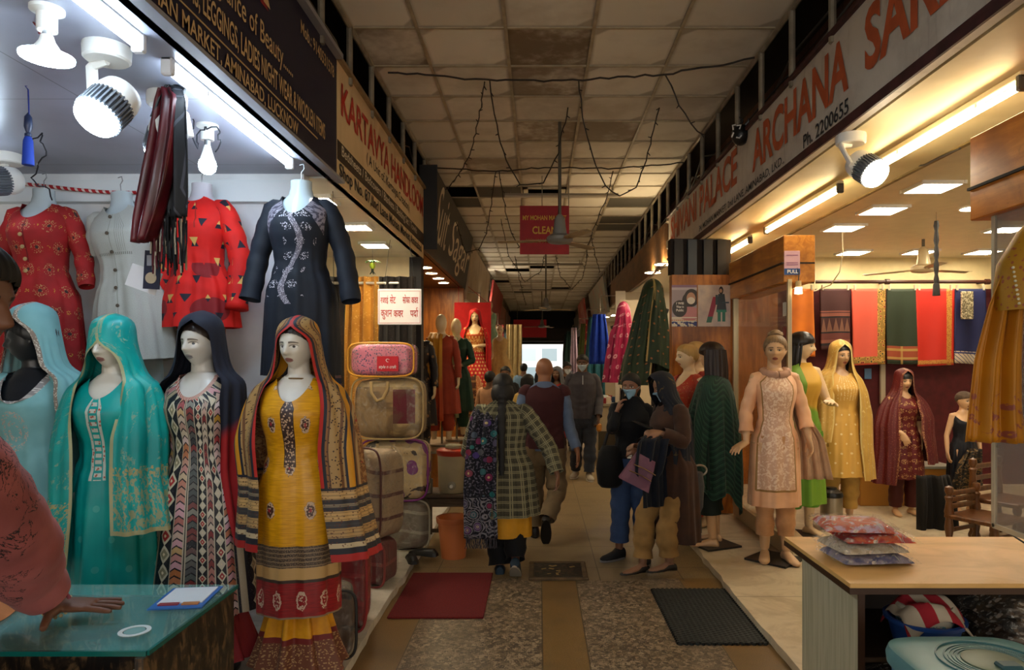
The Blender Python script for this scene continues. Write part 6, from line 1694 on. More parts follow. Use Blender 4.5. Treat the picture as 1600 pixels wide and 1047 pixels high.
P = [at(*p) for p in ((1405, 275, 4.7), (1425, 260, 4.5), (1445, 258, 4.3), (1470, 245, 4.1), (1500, 232, 3.8))]
tag(MB().tube(P, .006, 6).build('soffit_wire', plain('#1d1a17', .5)), 'black wire with hooks running along the soffit crack', 'wire')

# saree rod and sarees on the back wall
t = thing('saree_rod', 'dark brown rod with finials along the back wall of the right shop', 'rod', (4.1, 8.50, 2.59))
MB().tube([(-1.35, 0, 0), (2.2, 0, 0)], .022, 10).build('rod', plain('#3a1c10', .4), t)
for x in (.22, 1.46): MB().lathe([(.001, -.03), (.035, -.025), (.035, .025), (.001, .03)], (x, 0, 0), 16, (1, 0, 0)).build('finial', plain('#3a1c10', .4), t)
for x in (-1.2, .22, 1.46): MB().box((x, .1, 0), (.02, .2, .02)).build('bracket', plain('#3a1c10', .4), t)
def saree(px0, px1, py1, label, fn, seed):
    Y = 8.48; a = at(px0, 451, Y); b_ = at(px1, 451, Y); wd = b_.x-a.x; h = (py1-451)*Y/F
    t = thing('saree', label, 'saree', ((a.x+b_.x)/2, Y, 2.50-h), 0, 'folded sarees clipped to the rod on the back wall')
    b = MB(); n = 26; P = []; pat = []
    for z in np.linspace(h, 0, 26):
        u = np.linspace(0, 1, n); tt = 1-z/h
        P.append(np.stack([(u-.5)*wd*(1-.03*math.sin(tt*3+seed)), .012*np.sin(u*9+seed+tt)*(.3+tt)-.02*tt, z+.008*np.sin(u*3+seed)*tt], -1))
        pat.append(np.stack([u*wd, np.full(n, z), wd-u*wd], -1))
    s = Sh('saree_cloth'); o = b.grid(np.array(P), np.array(pat)).build('folded_cloth', fn(s, *s.pat(), wd, h), t, angle=0); solid(o, .018)
    for x in (-wd*.42, wd*.42):
        MB().box((x, -.008, h+.015), (.022, .03, .07), bev=.004).build('clip', plain('#b8ad92', .4), t)
    return t
def f_orange(s, u, v, e, w_, h): return s.out(s.mix(s.sm(s.noise(scale=4), .3, .7), '#d9760c', '#c2650a'), .6)
def f_brown(s, u, v, e, w_, h):
    tri = ((u/.075).fr()-.5).ab()*2; zz = (v-.22)/.17
    c = s.mix((v.within(.22, .39)*(zz.lt(1-tri))).cl(), '#3a1512', '#6e4836'); c = s.mix(v.within(.12, .21), c, '#5d2a22')
    c = s.mix(((v-.43).ab().lt(.02)+(v-.47).ab().lt(.008)+(v-.1).ab().lt(.02)).cl(), c, '#7a4434'); c = s.mix(v.within(.39, .41)+v.within(.2, .22)+v.within(.05, .08), c, '#120a0c')
    return s.out(c, .7)
def f_coral(s, u, v, e, w_, h):
    fl = s.vor(s.vec(u, v), 26)[0]; b = (e.lt(.105)+v.lt(.10)*v.gt(.018)).cl()
    return s.out(s.mix(b, '#c9503a', s.mix(fl.lt(.30), s.mix(fl.lt(.5), '#8a6a28', '#b98d42'), s.mix(s.hash((u/.04).fl(), (v/.04).fl()).gt(.5), '#7a1f1a', '#2c3a1c'))), .6)
def f_green(s, u, v, e, w_, h):
    c = s.mix(v.within(.05, .22), '#1c2812', '#8a3a1c'); c = s.mix(v.within(.16, .19)+v.within(.06, .085), c, '#a08040'); return s.out(s.mix((u/w_).within(.45, .52)*v.lt(.22)*.6, c, '#b08f4a'), .65)
def f_red(s, u, v, e, w_, h):
    fl = s.vor(s.vec(u, v), 60)[0]; b = (e.within(.03, .10)+v.within(.02, .07)).cl(); return s.out(s.mix(b, '#b3200c', s.mix(fl.lt(.35), '#b07a30', '#8d3a14')), .6)
def f_navy(s, u, v, e, w_, h):
    return s.out(s.mix(v.lt(.15), '#0d1440', s.mix(((u+v)/.05).fr().lt(.2)+v.within(.12, .14), '#a89a86', '#2a2e5a')), .65)
for a_, fn, lb in (((1233, 1271, 556), f_orange, 'plain bright orange folded saree hanging first beside the glass'), ((1281, 1328, 546), f_brown, 'dark brown saree with triangular border hanging second from the glass'), ((1331, 1383, 570), f_coral, 'coral pink saree with wide gold floral border'), ((1385, 1433, 568), f_green, 'dark green saree with rust and gold striped end'), ((1431, 1490, 571), f_red, 'bright red saree with a gold border down one side'), ((1491, 1540, 568), f_navy, 'navy blue saree with pale patterned hem')):
    saree(*a_, lb, fn, a_[0])
o = MB().box((0, 0, 0), (.15, .03, .34), bev=.008).build('plastic_packet', (lambda s: s.out(s.mix(s.sm(s.noise(scale=25, detail=4, dist=2), .45, .6), '#5d553f', '#b5a98a'), .2, spec=.8))(Sh('shiny_packet'))); o.location = at(1511, 477, 8.40); tag(o, 'shiny gold plastic packet pinned on the navy saree', 'packet')
o = MB().box((0, 0, 0), (.085, .012, .13)).build('blue_card', plain('#4d7296', .4)); o.location = at(1356, 584, 8.64); tag(o, 'small pale blue card on the maroon wall below the coral saree', 'card')
o = MB().box((0, 0, 0), (.06, .04, .5), bev=.004).build('white_post', plain('#a89d86', .5)); o.location = at(1379, 600, 8.62); tag(o, 'pale post on the maroon wall below the coral saree', 'post')

# right shop mannequins
GR = 'mannequins standing in the right shop'
def stand(t, z=.0, r=.26):
    o = MB().box((0, 0, z+.008), (r*1.3, r*1.3, .016), rot=(0, 0, .78)).build('stand_base', plain('#2b2926', .4), t, smooth=False); return o
def m_peach(kind):
    s = Sh('peach_silk'); u, v, w = s.pat(); n = s.noise(s.vec(u, v), 26, 4, .6, 1.5); body = w.lt(.5)
    c = s.mix(s.sm(s.noise(scale=6), .3, .7), '#e8b890', '#d6a078')
    pn = u.within(-.17, .115)*v.gt(.12)*body
    c = s.mix(pn, c, s.mix(s.sm(n, .5, .56), '#cfa68a', '#e6ccb2'))
    c = s.mix(((u-.115).ab().lt(.007)+(u+.17).ab().lt(.007)).cl()*v.gt(.12)*body, c, '#8f6a34'); c = s.mix(v.within(.115, .13)*u.within(-.17, .115)*body, c, '#8f6a34')
    return s.out(c, .4, sheen=.2, bump=s.noise(scale=30, detail=3), bd=.004, bs=.25)
t = thing('mannequin', 'mannequin with sculpted bun hair in a peach kurta standing on a black square plate', 'mannequin', (1.845, 5.36, PL), 0, GR)
f = Fig(t, 1.75, 'f', yaw=-.35, wide=.92, arms={-1: ((-.215, .02, 1.12), (-.235, -.06, .90), (-.75, -.35, -.35), (-.2, -.2, .9)), 1: ((.225, .02, 1.12), (.235, -.06, .93), (.1, -.3, -1), (1, 0, 0))}, legs={-1: ((-.075, -.0, .48), (-.07, .02, .085), (-.35, -1, 0)), 1: ((.075, -.01, .48), (.075, -.03, .085), (.12, -1, 0))})
f.build(SK_SHOP, .006)
f.hair(plain('#7b6348', .5), line=.058, off=.014, tex=2.5, side=-.01, back=-.05)
MB().ball(f.hp((.0, .03, .135)), (.042, .05, .028)).tube([f.hp((.045*math.cos(a), .03+.05*math.sin(a), .125+.008*math.sin(3*a))) for a in np.linspace(0, 2*PI, 20)], .014, 8).build('hair_bun', plain('#7b6348', .5), t)
f.kurta(m_peach('k'), hem=.42, neck=(.06, .03), flare=.022, sleeve=.86, sl_r=(.044, .052, .050, .050, .052, .054), fold=.006, top=1.445)
f.pants(fabric('#c79468'), end=.19, r=(.082, .070, .062))
MB().tube([f.W((.085*math.sin(x), .0-.075*math.cos(x), 1.43-.028*max(0, math.cos(x)))) for x in np.linspace(0, 2*PI, 30)], [.032+.006*math.sin(x*3) for x in range(30)], 10).build('scarf_wrap', fabric('#b58d76'), t)
b = MB(); cloth_strip(b, interp_path([f.W((.14, .10, 1.36)), f.W((.22, .10, 1.1)), f.W((.30, .08, .9)), f.W((.33, .06, .60))], 26), [.08, .12, .2, .26], .02, 3, 5); o = b.build('scarf_end', fabric('#bd9a7c'), t, angle=0); solid(o, .004)
stand(t)
t = thing('mannequin', 'mannequin with bobbed black hair in a green and yellow sleeveless dress behind the peach one', 'mannequin', (2.33, 6.1, PL), .35, GR)
f = Fig(t, 1.80, 'f', yaw=.75, arms={1: ((.225, -.06, 1.13), (.12, -.24, 1.12), (-.8, -.5, .25), (0, -.3, 1)), -1: ((-.23, .03, 1.11), (-.22, -.03, .88), (0, -.1, -1), (-1, 0, 0))})
f.build(SK_SHOP2, .008); f.hair(plain('#17120f', .35), line=.028, off=.02, drop=-.17, dropr=.082)
s = Sh('green_yellow'); x, y, z = s.obj(); f.kurta(s.out(s.mix(s.sm(z+x*.25, 1.12, 1.18), s.mix(x.gt(-.02), '#5a8a22', '#6f9a2a'), s.mix(x.gt(-.06), '#6f962c', '#c79a34')), .6), name='dress', hem=.28, neck=(.055, .0), flare=.04, sleeve=0, top=1.455)
f.pants(plain('#4f8a1c', .6), end=.25); stand(t)
s = Sh('gold_tissue'); u, v, e = s.pat(); n = s.noise(s.vec(u, v), 18, 3, .6, 1); fl = s.vor(s.vec(u, v), 40)[0]
M_GT = s.out(s.mix((s.sm(n, .56, .62)*fl.lt(.5)+e.lt(.015)).cl(), s.mix(s.sm(s.noise(scale=5), .3, .7), '#d2aa54', '#bf9848'), '#d9c07a'), .4, sheen=.3, alpha=.95)
s = Sh('gold_kurta'); u, v, w = s.pat(); d = medallion(s, u, v, .08, .09, .008, .010); fl = s.vor(s.vec(u, v), 90)[0]
M_GK = s.out(s.mix((d.lt(1)*v.lt(.6)+u.within(-.1, .1)*v.gt(.72)*((u/.03).fr().lt(.35))*fl.lt(.5)).cl(), '#d6a850', '#ecd8a0'), .5)
t = thing('mannequin', 'mannequin in a pale gold kurta with a gold tissue veil over dark hair', 'mannequin', (2.91, 6.62, PL), 0, GR)
f = Fig(t, 1.715, 'f', yaw=.12, arms={'none': True}); f.build(SK_SHOP, .008); f.hair(plain('#1d1612', .4), line=.05, drop=-.2, dropr=.078)
f.kurta(M_GK, grow=.024, hem=.45, neck=(.07, .04), flare=.04, sleeve=0); f.pants(fabric('#b08a44'), end=.14, r=(.1, .085, .07), fold=.006)
f.drape(M_GT, 'veil', veil_rows(1.75, 1.67, 1.51, .285, .62, 34, 36, 28, 24, 30, ry=.16, hemrx=.31), hemf=lambda a, t: np.where(a < 180, -.20, .16), fold=.014, nf=9, seed=31); stand(t)
s = Sh('maroon_sequin'); u, v, e = s.pat(); fl = s.vor(s.vec(u, v), 75)[0]; M_MS = s.out(s.mix(fl.lt(.16), s.mix(s.sm(s.noise(scale=5), .3, .7), '#5c0a0e', '#47070b'), '#c08a5a'), .55, spec=.5)
s = Sh('maroon_sequin_veil'); u, v, e = s.pat(); fl = s.vor(s.vec(u, v), 75)[0]; M_MSV = s.out(s.mix(e.lt(.028), s.mix(fl.lt(.15), '#560a0e', '#b8835a'), s.mix(fl.lt(.4), '#6a2a1c', '#a87a4c')), .55, spec=.5)
s = Sh('maroon_motif'); u, v, w = s.pat(); d = medallion(s, u, v, .10, .085, .030, .030); d2 = medallion(s, u, v, .10, .085, .007, .007, .5, .05); fl = s.vor(s.vec(u, v), 110)[0]
M_MM = s.out(s.mix((d.lt(1)*fl.lt(.42)+d2.lt(1)).cl(), '#5c0c10', '#b8935a'), .55)
t = thing('mannequin', 'mannequin with a black fringe in a maroon dress and wide sequinned maroon veil', 'mannequin', (3.70, 6.95, PL-.0), 0, GR)
f = Fig(t, 1.44, 'f', yaw=-.05, arms={-1: ((-.22, -.02, 1.10), (-.10, -.17, .98), (.35, -.25, -1), (-.5, -.8, 0)), 1: ((.2, .03, 1.11), (.2, 0, .88), (0, -.1, -1), (1, 0, 0))}, hk=1.02)
f.build(SK_SHOP, .007); f.hair(plain('#100c0b', .35), line=.032, off=.018, drop=-.2, dropr=.078)
f.kurta(M_MM, hem=.44, neck=(.06, .05), flare=.05, sleeve=.55); f.pants(plain('#430a0d', .6), end=.1, r=(.1, .085, .075))
f.drape(M_MSV, 'veil', veil_rows(1.755, 1.70, 1.51, .33, .50, 34, 30, 22, 22, 30, ry=.19, hemrx=.37), hemf=lambda a, t: np.where(a < 180, .12, -.12)+.0*a, fold=.018, nf=9, seed=41)
t = thing('mannequin', 'bare shouldered mannequin with a knitted cap in a dark navy strapless dress', 'mannequin', (4.40, 7.1, PL), 0, GR)
f = Fig(t, 1.22, 'f', yaw=.25, roll=.0, arms={-1: ((-.235, .02, 1.09), (-.27, -.06, .85), (.1, -.2, -1), (-1, 0, 0)), 1: ((.23, .04, 1.11), (.24, 0, .88), (0, -.1, -1), (1, 0, 0))}, hk=1.1)
f.build(SK_SHOP, .007); f.hair((lambda s: s.out(s.mix(((s.obj()[2]*60).sn()*(s.obj()[0]*60).sn()).gt(0)*.5, '#5d4a3a', '#41342a'), .8))(Sh('knit')), name='cap', line=.04, off=.022, tex=2, back=-.02, side=.02)
f.kurta(plain('#0b0e18', .6), name='dress', hem=.35, neck=(.155, .145), flare=.03, sleeve=0, dipb=.12, top=1.42, grow=.012)
b = MB(); cloth_strip(b, interp_path([f.W((.05, -.18, .92)), f.W((-.02, -.2, .7)), f.W((-.05, -.2, .35))], 16), [.16, .28, .34], .03, 3, 6)
s = Sh('black_gold_brocade'); u, v, e = s.pat(); fl = s.vor(s.vec(u, v), 30)[0]; o = b.build('brocade_stole', s.out(s.mix((s.noise(s.vec(u, v), 24, 3, .6, 2).gt(.53)), '#15110d', '#6e5632'), .6), t, angle=0); solid(o, .004)

# green shawled mannequin seen from behind beside the pillar, and its two neighbours
t = thing('mannequin', 'long dark haired mannequin wrapped in a dark green striped shawl', 'mannequin', (1.47, 5.80, PL), -1.95, 'mannequins standing before the wooden pillar')
f = Fig(t, 1.70, 'f', yaw=-.3, arms={'none': True})
f.build(SK_SHOP, .007); f.hair(plain('#21130e', .5), line=.03, off=.022, drop=-.36, dropr=.098)
s = Sh('green_stripe_shawl'); u, v, e = s.pat(); st = (v/.05).fr()
M_GS = s.out(s.mix((st.within(.1, .2)+(st.gt(.85))*.5).cl()*.5, s.mix(s.sm(s.noise(scale=8, detail=3), .3, .7), '#0a2f22', '#07231a'), '#3d6b52'), .75, sheen=.2)
f.drape(M_GS, 'shawl', [(1.45, 0, .01, .085, .085, 60, 60), (1.42, 0, .01, .14, .11, 40, 50), (1.36, 0, .01, .2, .14, 20, 34), (1.25, .0, .01, .225, .17, 0, 18), (1.0, .0, .0, .23, .21, -5, 12), (.8, .0, .0, .23, .22, -5, 12), (.50, .0, 0, .23, .23, 5, 16)], hemf=lambda a, t: .16*np.sin(np.radians(a)*1.5+.6)-.10*np.cos(np.radians(a)*4), fold=.022, nf=8, seed=51)
f.kurta(plain('#0a1f17', .8), hem=.50, neck=(.07, .05), sleeve=0, flare=.02); f.pants(plain('#0b1a14', .8), end=.28)
b = MB(); cloth_strip(b, interp_path([f.W((-.14, -.17, 1.0)), f.W((-.12, -.16, .6)), f.W((-.1, -.14, .06))], 20), [.2, .14, .07], .02, 2, 9); o = b.build('shawl_end', M_GS, t, angle=0); solid(o, .004)
stand(t)
for (x, y, H, c, lb, sd, hc) in ((1.36, 6.25, 1.70, '#a8341a', 'golden haired mannequin in an orange dress turned sideways before the posters', 5, '#b08d55'), (1.50, 6.5, 1.73, '#8f2418', 'second mannequin in profile close behind the orange one', 6, '#c9a468')):
    t = thing('mannequin', lb, 'mannequin', (x, y, PL), -1.15, 'mannequins standing before the wooden pillar')
    f = Fig(t, H, 'f', yaw=-.2); f.build(SK_SHOP2, .009); f.hair(plain(hc, .45), line=.055, off=.014, tex=3, back=-.04)
    s = Sh('embroidered'); u, v, w = s.pat(); fl = s.vor(s.vec(u, v), 60)[0]
    f.kurta(s.out(s.mix(fl.lt(.2)*v.gt(.55), c, '#b8874a'), .6), hem=.4, neck=(.09, .12), flare=.07, sleeve=.8, seed=sd); f.pants(plain(c, .7), end=.16)

# veils on stands further down the right side
def hooded(label, x, y, z0, ht, mat, rows, nm='veil_display', seed=1, grp=None, hemf=None, fold=.02):
    t = thing(nm, label, 'veil', (x, y, z0), 0, grp)
    f = Fig(t, 1.70, 'f')
    f.drape(mat, 'veil', rows, hemf=hemf, fold=fold, nf=8, seed=seed)
    MB().ball((0, .0, ht-.13), (.075, .09, .115)).tube([(0, 0, 0), (0, 0, ht-.1)], .02, 8).tube([(-.17, 0, ht-.34), (0, 0, ht-.27), (.17, 0, ht-.34)], .045, 10).build('stand', plain('#1d1a18', .6), t)
    MB().lathe([(.001, 0), (.2, 0), (.2, .02), (.001, .03)], n=24).build('stand_base', plain('#1d1a18', .6), t)
    return t
s = Sh('green_motif_veil'); u, v, e = s.pat(); d = medallion(s, u, v, .13, .10, .014, .012)
M_GV = s.out(s.mix(e.lt(.02), s.mix(d.lt(1), s.mix(s.sm(s.noise(scale=5), .3, .7), '#20371f', '#182c18'), '#8f5a2c'), '#a8925a'), .6, sheen=.2)
hooded('dark green veil with small orange motifs draped over a tall stand beside the posters', 1.33, 8.0, PL, 2.46, M_GV, [(2.52, 0, 0, .01, .01, -8, -8), (2.50, 0, 0, .07, .07, -8, -8), (2.42, 0, 0, .12, .13, -8, -8), (2.2, -.02, 0, .16, .16, -8, -8), (1.9, -.05, 0, .21, .19, -6, -8), (1.55, -.08, 0, .27, .22, -4, -8), (1.30, -.10, 0, .29, .24, -4, -6)], seed=61, hemf=lambda a, t: np.where(a < 180, .25*(1-a/180), -.02))
s = Sh('pink_dot_veil'); u, v, e = s.pat(); d = medallion(s, u, v, .17, .15, .032, .032)
M_PV = s.out(s.mix(d.within(.35, 1)*.8, s.mix(s.sm(s.noise(scale=5), .3, .7), '#ad1857', '#8c1246'), '#d8a3b4'), .6, sheen=.2)
hooded('bright pink veil with pale dots on a stand beside the white shop panel', 1.22, 9.9, PL, 2.36, M_PV, [(2.42, .0, 0, .01, .01, -8, -8), (2.40, .0, 0, .06, .06, -8, -8), (2.3, .0, 0, .10, .115, -8, -8), (2.1, -.0, 0, .115, .125, -8, -8), (1.95, -.0, 0, .18, .14, -8, -8), (1.6, -.03, 0, .21, .16, -8, -8), (1.25, -.05, 0, .23, .18, -8, -8)], seed=62, fold=.025)
slab('wall_right_white_panel', (1.50, 10.6, 1.3), (.5, .05, 2.5), plain('#c4b9a4', .6))
slab('wall_right_white_panel_far', (1.33, 11.2, 1.4), (.16, .08, 2.7), plain('#b9ae9a', .6))
# white display counter and goods, blue clothes rail
t = thing('display_counter', 'white display counter crowded with small goods on the far right', 'counter', (1.14, 11.7, PL))
MB().box((0, 0, .42), (.42, 1.7, .84), bev=.01).build('body', plain('#b5aa92', .5), t, smooth=False)
MB().box((0, 0, .86), (.46, 1.76, .04), bev=.006).build('top', plain('#8f8672', .4), t, smooth=False)
MB().box((-.05, -.88, .3), (.3, .02, .3)).build('shelf_shade_plate', plain('#4a4234', .6), t, smooth=False)  # dark plate on the counter end stands in for a shelf's shaded inside
rr = random.Random(9)
for i in range(9):
    o = MB().box((0, 0, .04), (rr.uniform(.06, .12), .07, .08+rr.random()*.06), bev=.008).build('goods_box', plain(['#7c1f28', '#c9b9a0', '#2a4a6e', '#8f6a2a', '#b0b8b4'][i % 5], .5)); o.location = (1.03+.1*(i % 3), 10.95+.17*i, PL+.88); tag(o, 'small %s box among the goods on the white display counter' % ['maroon', 'cream', 'blue', 'tan', 'grey'][i % 5] if False else 'small carton among the goods crowded on the white display counter', 'box', 'small goods on the white counter')
o = MB().box((0, 0, .06), (.2, .2, .12), bev=.02).build('green_tray', plain('#1f7a3c', .5)); o.location = (.86+.2, 10.75, PL); tag(o, 'bright green tray on the ground before the white counter', 'tray')
def hangclo(lb, x, y, zt, zb, w_, col, seed, g='clothes hanging in the far right shops', nm='hanging_garment'):
    x = min(x, 1.19); zt = 2.54
    b = MB(); cloth_strip(b, interp_path([(0, 0, zt-zb), (0, 0, 0)], 16), [w_*.6, w_*.95, w_], .025, 2.5, seed); o = b.build(nm, col, angle=0); o.location = (x, y, zb); tag(o, lb, 'garment', g); solid(o, .03)
FLR = (lambda s: s.out(s.mix(s.vor(scale=14)[0].lt(.3), '#7c0f12', '#c08030'), .7))(Sh('red_gold_print'))
hangclo('bright blue shirt hanging in the far right shop', 1.25, 13.6, 2.42, 1.55, .38, fabric('#1a3fb5'), 1)
hangclo('teal garment hanging below the blue shirt', 1.30, 14.5, 1.75, .9, .42, fabric('#1c4f5a'), 2)
hangclo('dark plum garment hanging beside the bright blue shirt', 1.42, 15.0, 2.5, 1.2, .2, fabric('#2a1626'), 3)
hangclo('red and gold printed cloth hanging left of the blue shirt', 1.12, 15.3, 2.5, 1.0, .2, FLR, 4)
hangclo('olive garment hanging far down the right side', 1.15, 17, 2.3, 1.1, .35, fabric('#4a4f22'), 5)
hangclo('pale lilac garment hanging far down the right side', .97, 19, 2.2, 1.0, .2, fabric('#a88fa0'), 6)
hangclo('dark teal garment hanging farthest down the right side', .98, 21, 2.3, 1.0, .4, fabric('#17332f'), 7)
hangclo('black garment hanging farthest down the right side', .95, 23, 2.3, 1.2, .3, fabric('#101214'), 8)

# desk with its goods
t = thing('sales_desk', 'plywood topped sales desk with a pale left panel at the lower right', 'desk', (1.95, 2.97, 0))
ox, oy = 1.95, 2.97
s = Sh('ply_top'); x, y, z = s.obj(); n = s.noise(s.vec(x*.5, y, z), 6, 5, .6, .8)
M_PLY = s.out(s.mix(s.sm(n, .35, .7), '#dcae6a', '#c79a58'), .4, bump=s.noise(scale=60), bd=.001, bs=.2)
s = Sh('pale_laminate'); x, y, z = s.obj(); n = s.noise(s.vec(x*6, y*6, z*.3), 9, 4)
M_LAM = s.out(s.mix(s.sm(n, .35, .7), '#b9b498', '#a39e82'), .45)
M_EDGE = plain('#3b2415', .4)
MB().box((0, 0, .742), (1.52, .70, .018)).build('top', M_PLY, t, smooth=False)
MB().box((0, 0, .722), (1.525, .705, .024)).build('edge_band', M_EDGE, t, smooth=False)
MB().box((1.262-ox, .0, .355), (.024, .57, .71)).build('side_panel', M_LAM, t, smooth=False)
MB().box((1.262-ox, -.287, .355), (.026, .006, .71)).build('panel_edge', M_EDGE, t, smooth=False)
MB().box((.70, .0, .355), (.024, .57, .71)).build('side_panel', M_LAM, t, smooth=False)
MB().box((.0, .275, .355), (1.38, .018, .71)).build('back_panel', plain('#2b2019', .6), t, smooth=False)
MB().box((.0, .0, .425), (1.38, .54, .018)).build('shelf', plain('#3a2a1c', .6), t, smooth=False)
MB().box((-.30, .0, .50), (.02, .5, .38)).build('divider', plain('#2b2019', .6), t, smooth=False) if False else None
GD = 'plastic wrapped garments stacked on the plywood desk'
def packet(lb, x, y, z, sx, sy, sz, c1, c2, rz, seed, grp=GD):
    rr = np.random.RandomState(seed); ph = rr.rand(4)*6; n = 18; P = []
    def surf(k, top):
        R = []
        for i in range(n):
            row = []
            for j in range(n):
                u, v = i/(n-1)*2-1, j/(n-1)*2-1; e = max(abs(u), abs(v))
                h = sz*(1-.8*e**8)*(1+.10*math.sin(4*u+ph[0])*math.cos(3*v+ph[1])+.05*math.sin(9*u+7*v+ph[2]))
                row.append((u*sx/2*k, v*sy/2*k, h if top else .004+.0*h))
            R.append(row)
        return R
    t = thing('garment_packet', lb, 'packet', (x, y, z), rz, grp)
    s = Sh('packed_cloth'); q = s.obj(); nn = s.noise(scale=11, detail=4, dist=1.5); f = s.vor(scale=30)[0]
    m = s.out(s.mix(s.sm(nn, .45, .6), c1, s.mix(f.lt(.35), c2, '#d6c3b0')), .6)
    b = MB().grid(surf(.93, True), flip=True); b.build('folded_cloth', m, t, angle=0)
    s = Sh('crinkled_plastic'); nn = s.noise(scale=20, detail=5, dist=3)
    pm = s.out('#e0dcd4', .06, alpha=s.sm(nn, .48, .72)*.45+.07, spec=.9, bump=nn, bd=.02, bs=1)
    Q = np.array(surf(1.06, True)); Q[..., 2] += .006+.004*np.sin(Q[..., 0]*70+Q[..., 1]*50)
    MB().grid(Q, flip=True).build('plastic_wrap', pm, t, angle=0)
    return t
z = .752
for i, (c1, c2, lb, rz, sx, dz) in enumerate((('#8a7d8c', '#4a4a70', 'grey and blue plastic wrapped garment at the bottom of the desk stack', .08, .32, .035), ('#c2b59c', '#a8987c', 'sparkling cream plastic wrapped garment second from the bottom of the stack', .12, .31, .036), ('#a31c1c', '#c95a2c', 'red plastic wrapped garment second from the top of the stack', .02, .31, .036), ('#b54a2c', '#b9a0b4', 'orange and lilac printed garment packet on top of the desk stack', -.12, .31, .036))):
    packet(lb, 1.41+.012*i*(-1)**i, 2.96+.01*i, z, sx, .25, dz, c1, c2, rz, 20+i); z += dz+.005
t = thing('plastic_tub', 'blue tub holding a white container under the desk', 'tub', (1.555, 2.765, .434))
# lower: tub sits on the desk shelf
MB().lathe([(.001, 0), (.105, 0), (.135, .12), (.15, .125), (.152, .14), (.135, .14), (.105, .012), (.001, .012)], n=32, cap=False).build('blue_tub', plain('#274f9c', .4), t)
o = tag(MB().lathe([(.001, 0), (.085, 0), (.105, .13), (.108, .17), (.10, .18), (.001, .18)], n=30).build('white_container', plain('#b9b4a4', .5)), 'white printed container sitting in the blue tub', 'container'); o.location = (1.555, 2.765, .446)
MB().lathe([(.0965, .07), (.1012, .10), (.1065, .13)], (0, 0, -.005), 30, cap=False).build('print_band', (lambda s: s.out(s.mix(s.noise(scale=40).gt(.52), '#b9b4a4', '#5d8a9c'), .5))(Sh('band')), o)
P = []
for i in range(20):
    row = []
    for j in range(26):
        u, v = i/19*2-1, j/25*2-1; r = math.hypot(u, v)
        zz = .195-.075*max(0, r-.62)**1.2*2.2+.012*math.sin(6*u+2*v)
        row.append((v*.125, u*.115-.01, zz+.002))
    P.append(row)
s = Sh('striped_towel'); x, y, zq = s.obj(); o = MB().grid(P).build('striped_towel', s.out(s.mix(((x+y*.3)/.10).fr().lt(.5), '#b8ab98', '#9c1f2c'), .9)); o.location = (1.555, 2.765, .447); tag(o, 'red and white striped towel over the container under the desk', 'towel'); solid(o, .006)
for i in range(4):
    packet('dark plastic wrapped garment in the stack on the desk shelf, %s' % ['lowest of the four', 'second from the bottom', 'second from the top', 'topmost of the four'][i], 2.05+.01*(i % 2), 2.80, .436+.057*i, .50, .36, .05, ['#2a1c14', '#3a2416', '#1f1a18', '#33251c', '#241a14'][i], '#5a4630', .04*(-1)**i, 40+i, 'dark packets on the desk shelf')
for i in range(4):
    packet('brown plastic wrapped garment stacked beneath the desk, %s' % ['lowest of the four', 'second from the floor', 'third from the floor', 'highest of the four'][i], 1.80+.01*(i % 2), 2.88, .0+.068*i, .70, .36, .062, ['#3a2416', '#33251c', '#4a2a1c', '#241a14'][i], '#5a4630', .03*(-1)**i, 60+i, 'brown packets on the floor under the desk')
# blue round topped container
t = thing('water_drum', 'blue plastic container with a moulded grey blue lid in front of the desk', 'container', (1.465, 2.24, 0))
def oct_(r, z, k=.28):
    a = []
    for sx, sy in ((1, -1), (1, 1), (-1, 1), (-1, -1)): pass
    return [(r*math.copysign(abs(math.cos(q))**.45, math.cos(q)), r*.95*math.copysign(abs(math.sin(q))**.45, math.sin(q)), z) for q in np.linspace(0, 2*PI, 48, endpoint=False)]
MB().grid([oct_(.21, 0), oct_(.225, .02), oct_(.24, .50), oct_(.242, .55)], None, close=True, cap0=True, cap1=True).build('body', plain('#1f6a96', .35), t)
MB().grid([oct_(.255, .55), oct_(.258, .58), oct_(.25, .605), oct_(.235, .612), oct_(.17, .616)], None, close=True, cap0=True, cap1=True).build('lid', plain('#5f8f93', .4, var=.06), t)
b = MB()
for i, r in enumerate((.165, .14, .128, .116, .104)): b.lathe([(r-.004, .612), (r-.004, .620+.002*(i == 0)), (r+.002, .620+.002*(i == 0)), (r+.002, .612)], (.02, .0, 0), 48, cap=False)
b.build('moulded_ring', plain('#4a767a', .4), t)
MB().lathe([(.001, .614), (.092, .614), (.092, .622), (.08, .626), (.001, .626)], (.02, 0, 0), 36).build('centre_cap', plain('#6f7f6c', .45), t)
MB().box((.03, -.06, .632), (.07, .05, .016), bev=.006).build('spout_lug', plain('#33565c', .4), t)

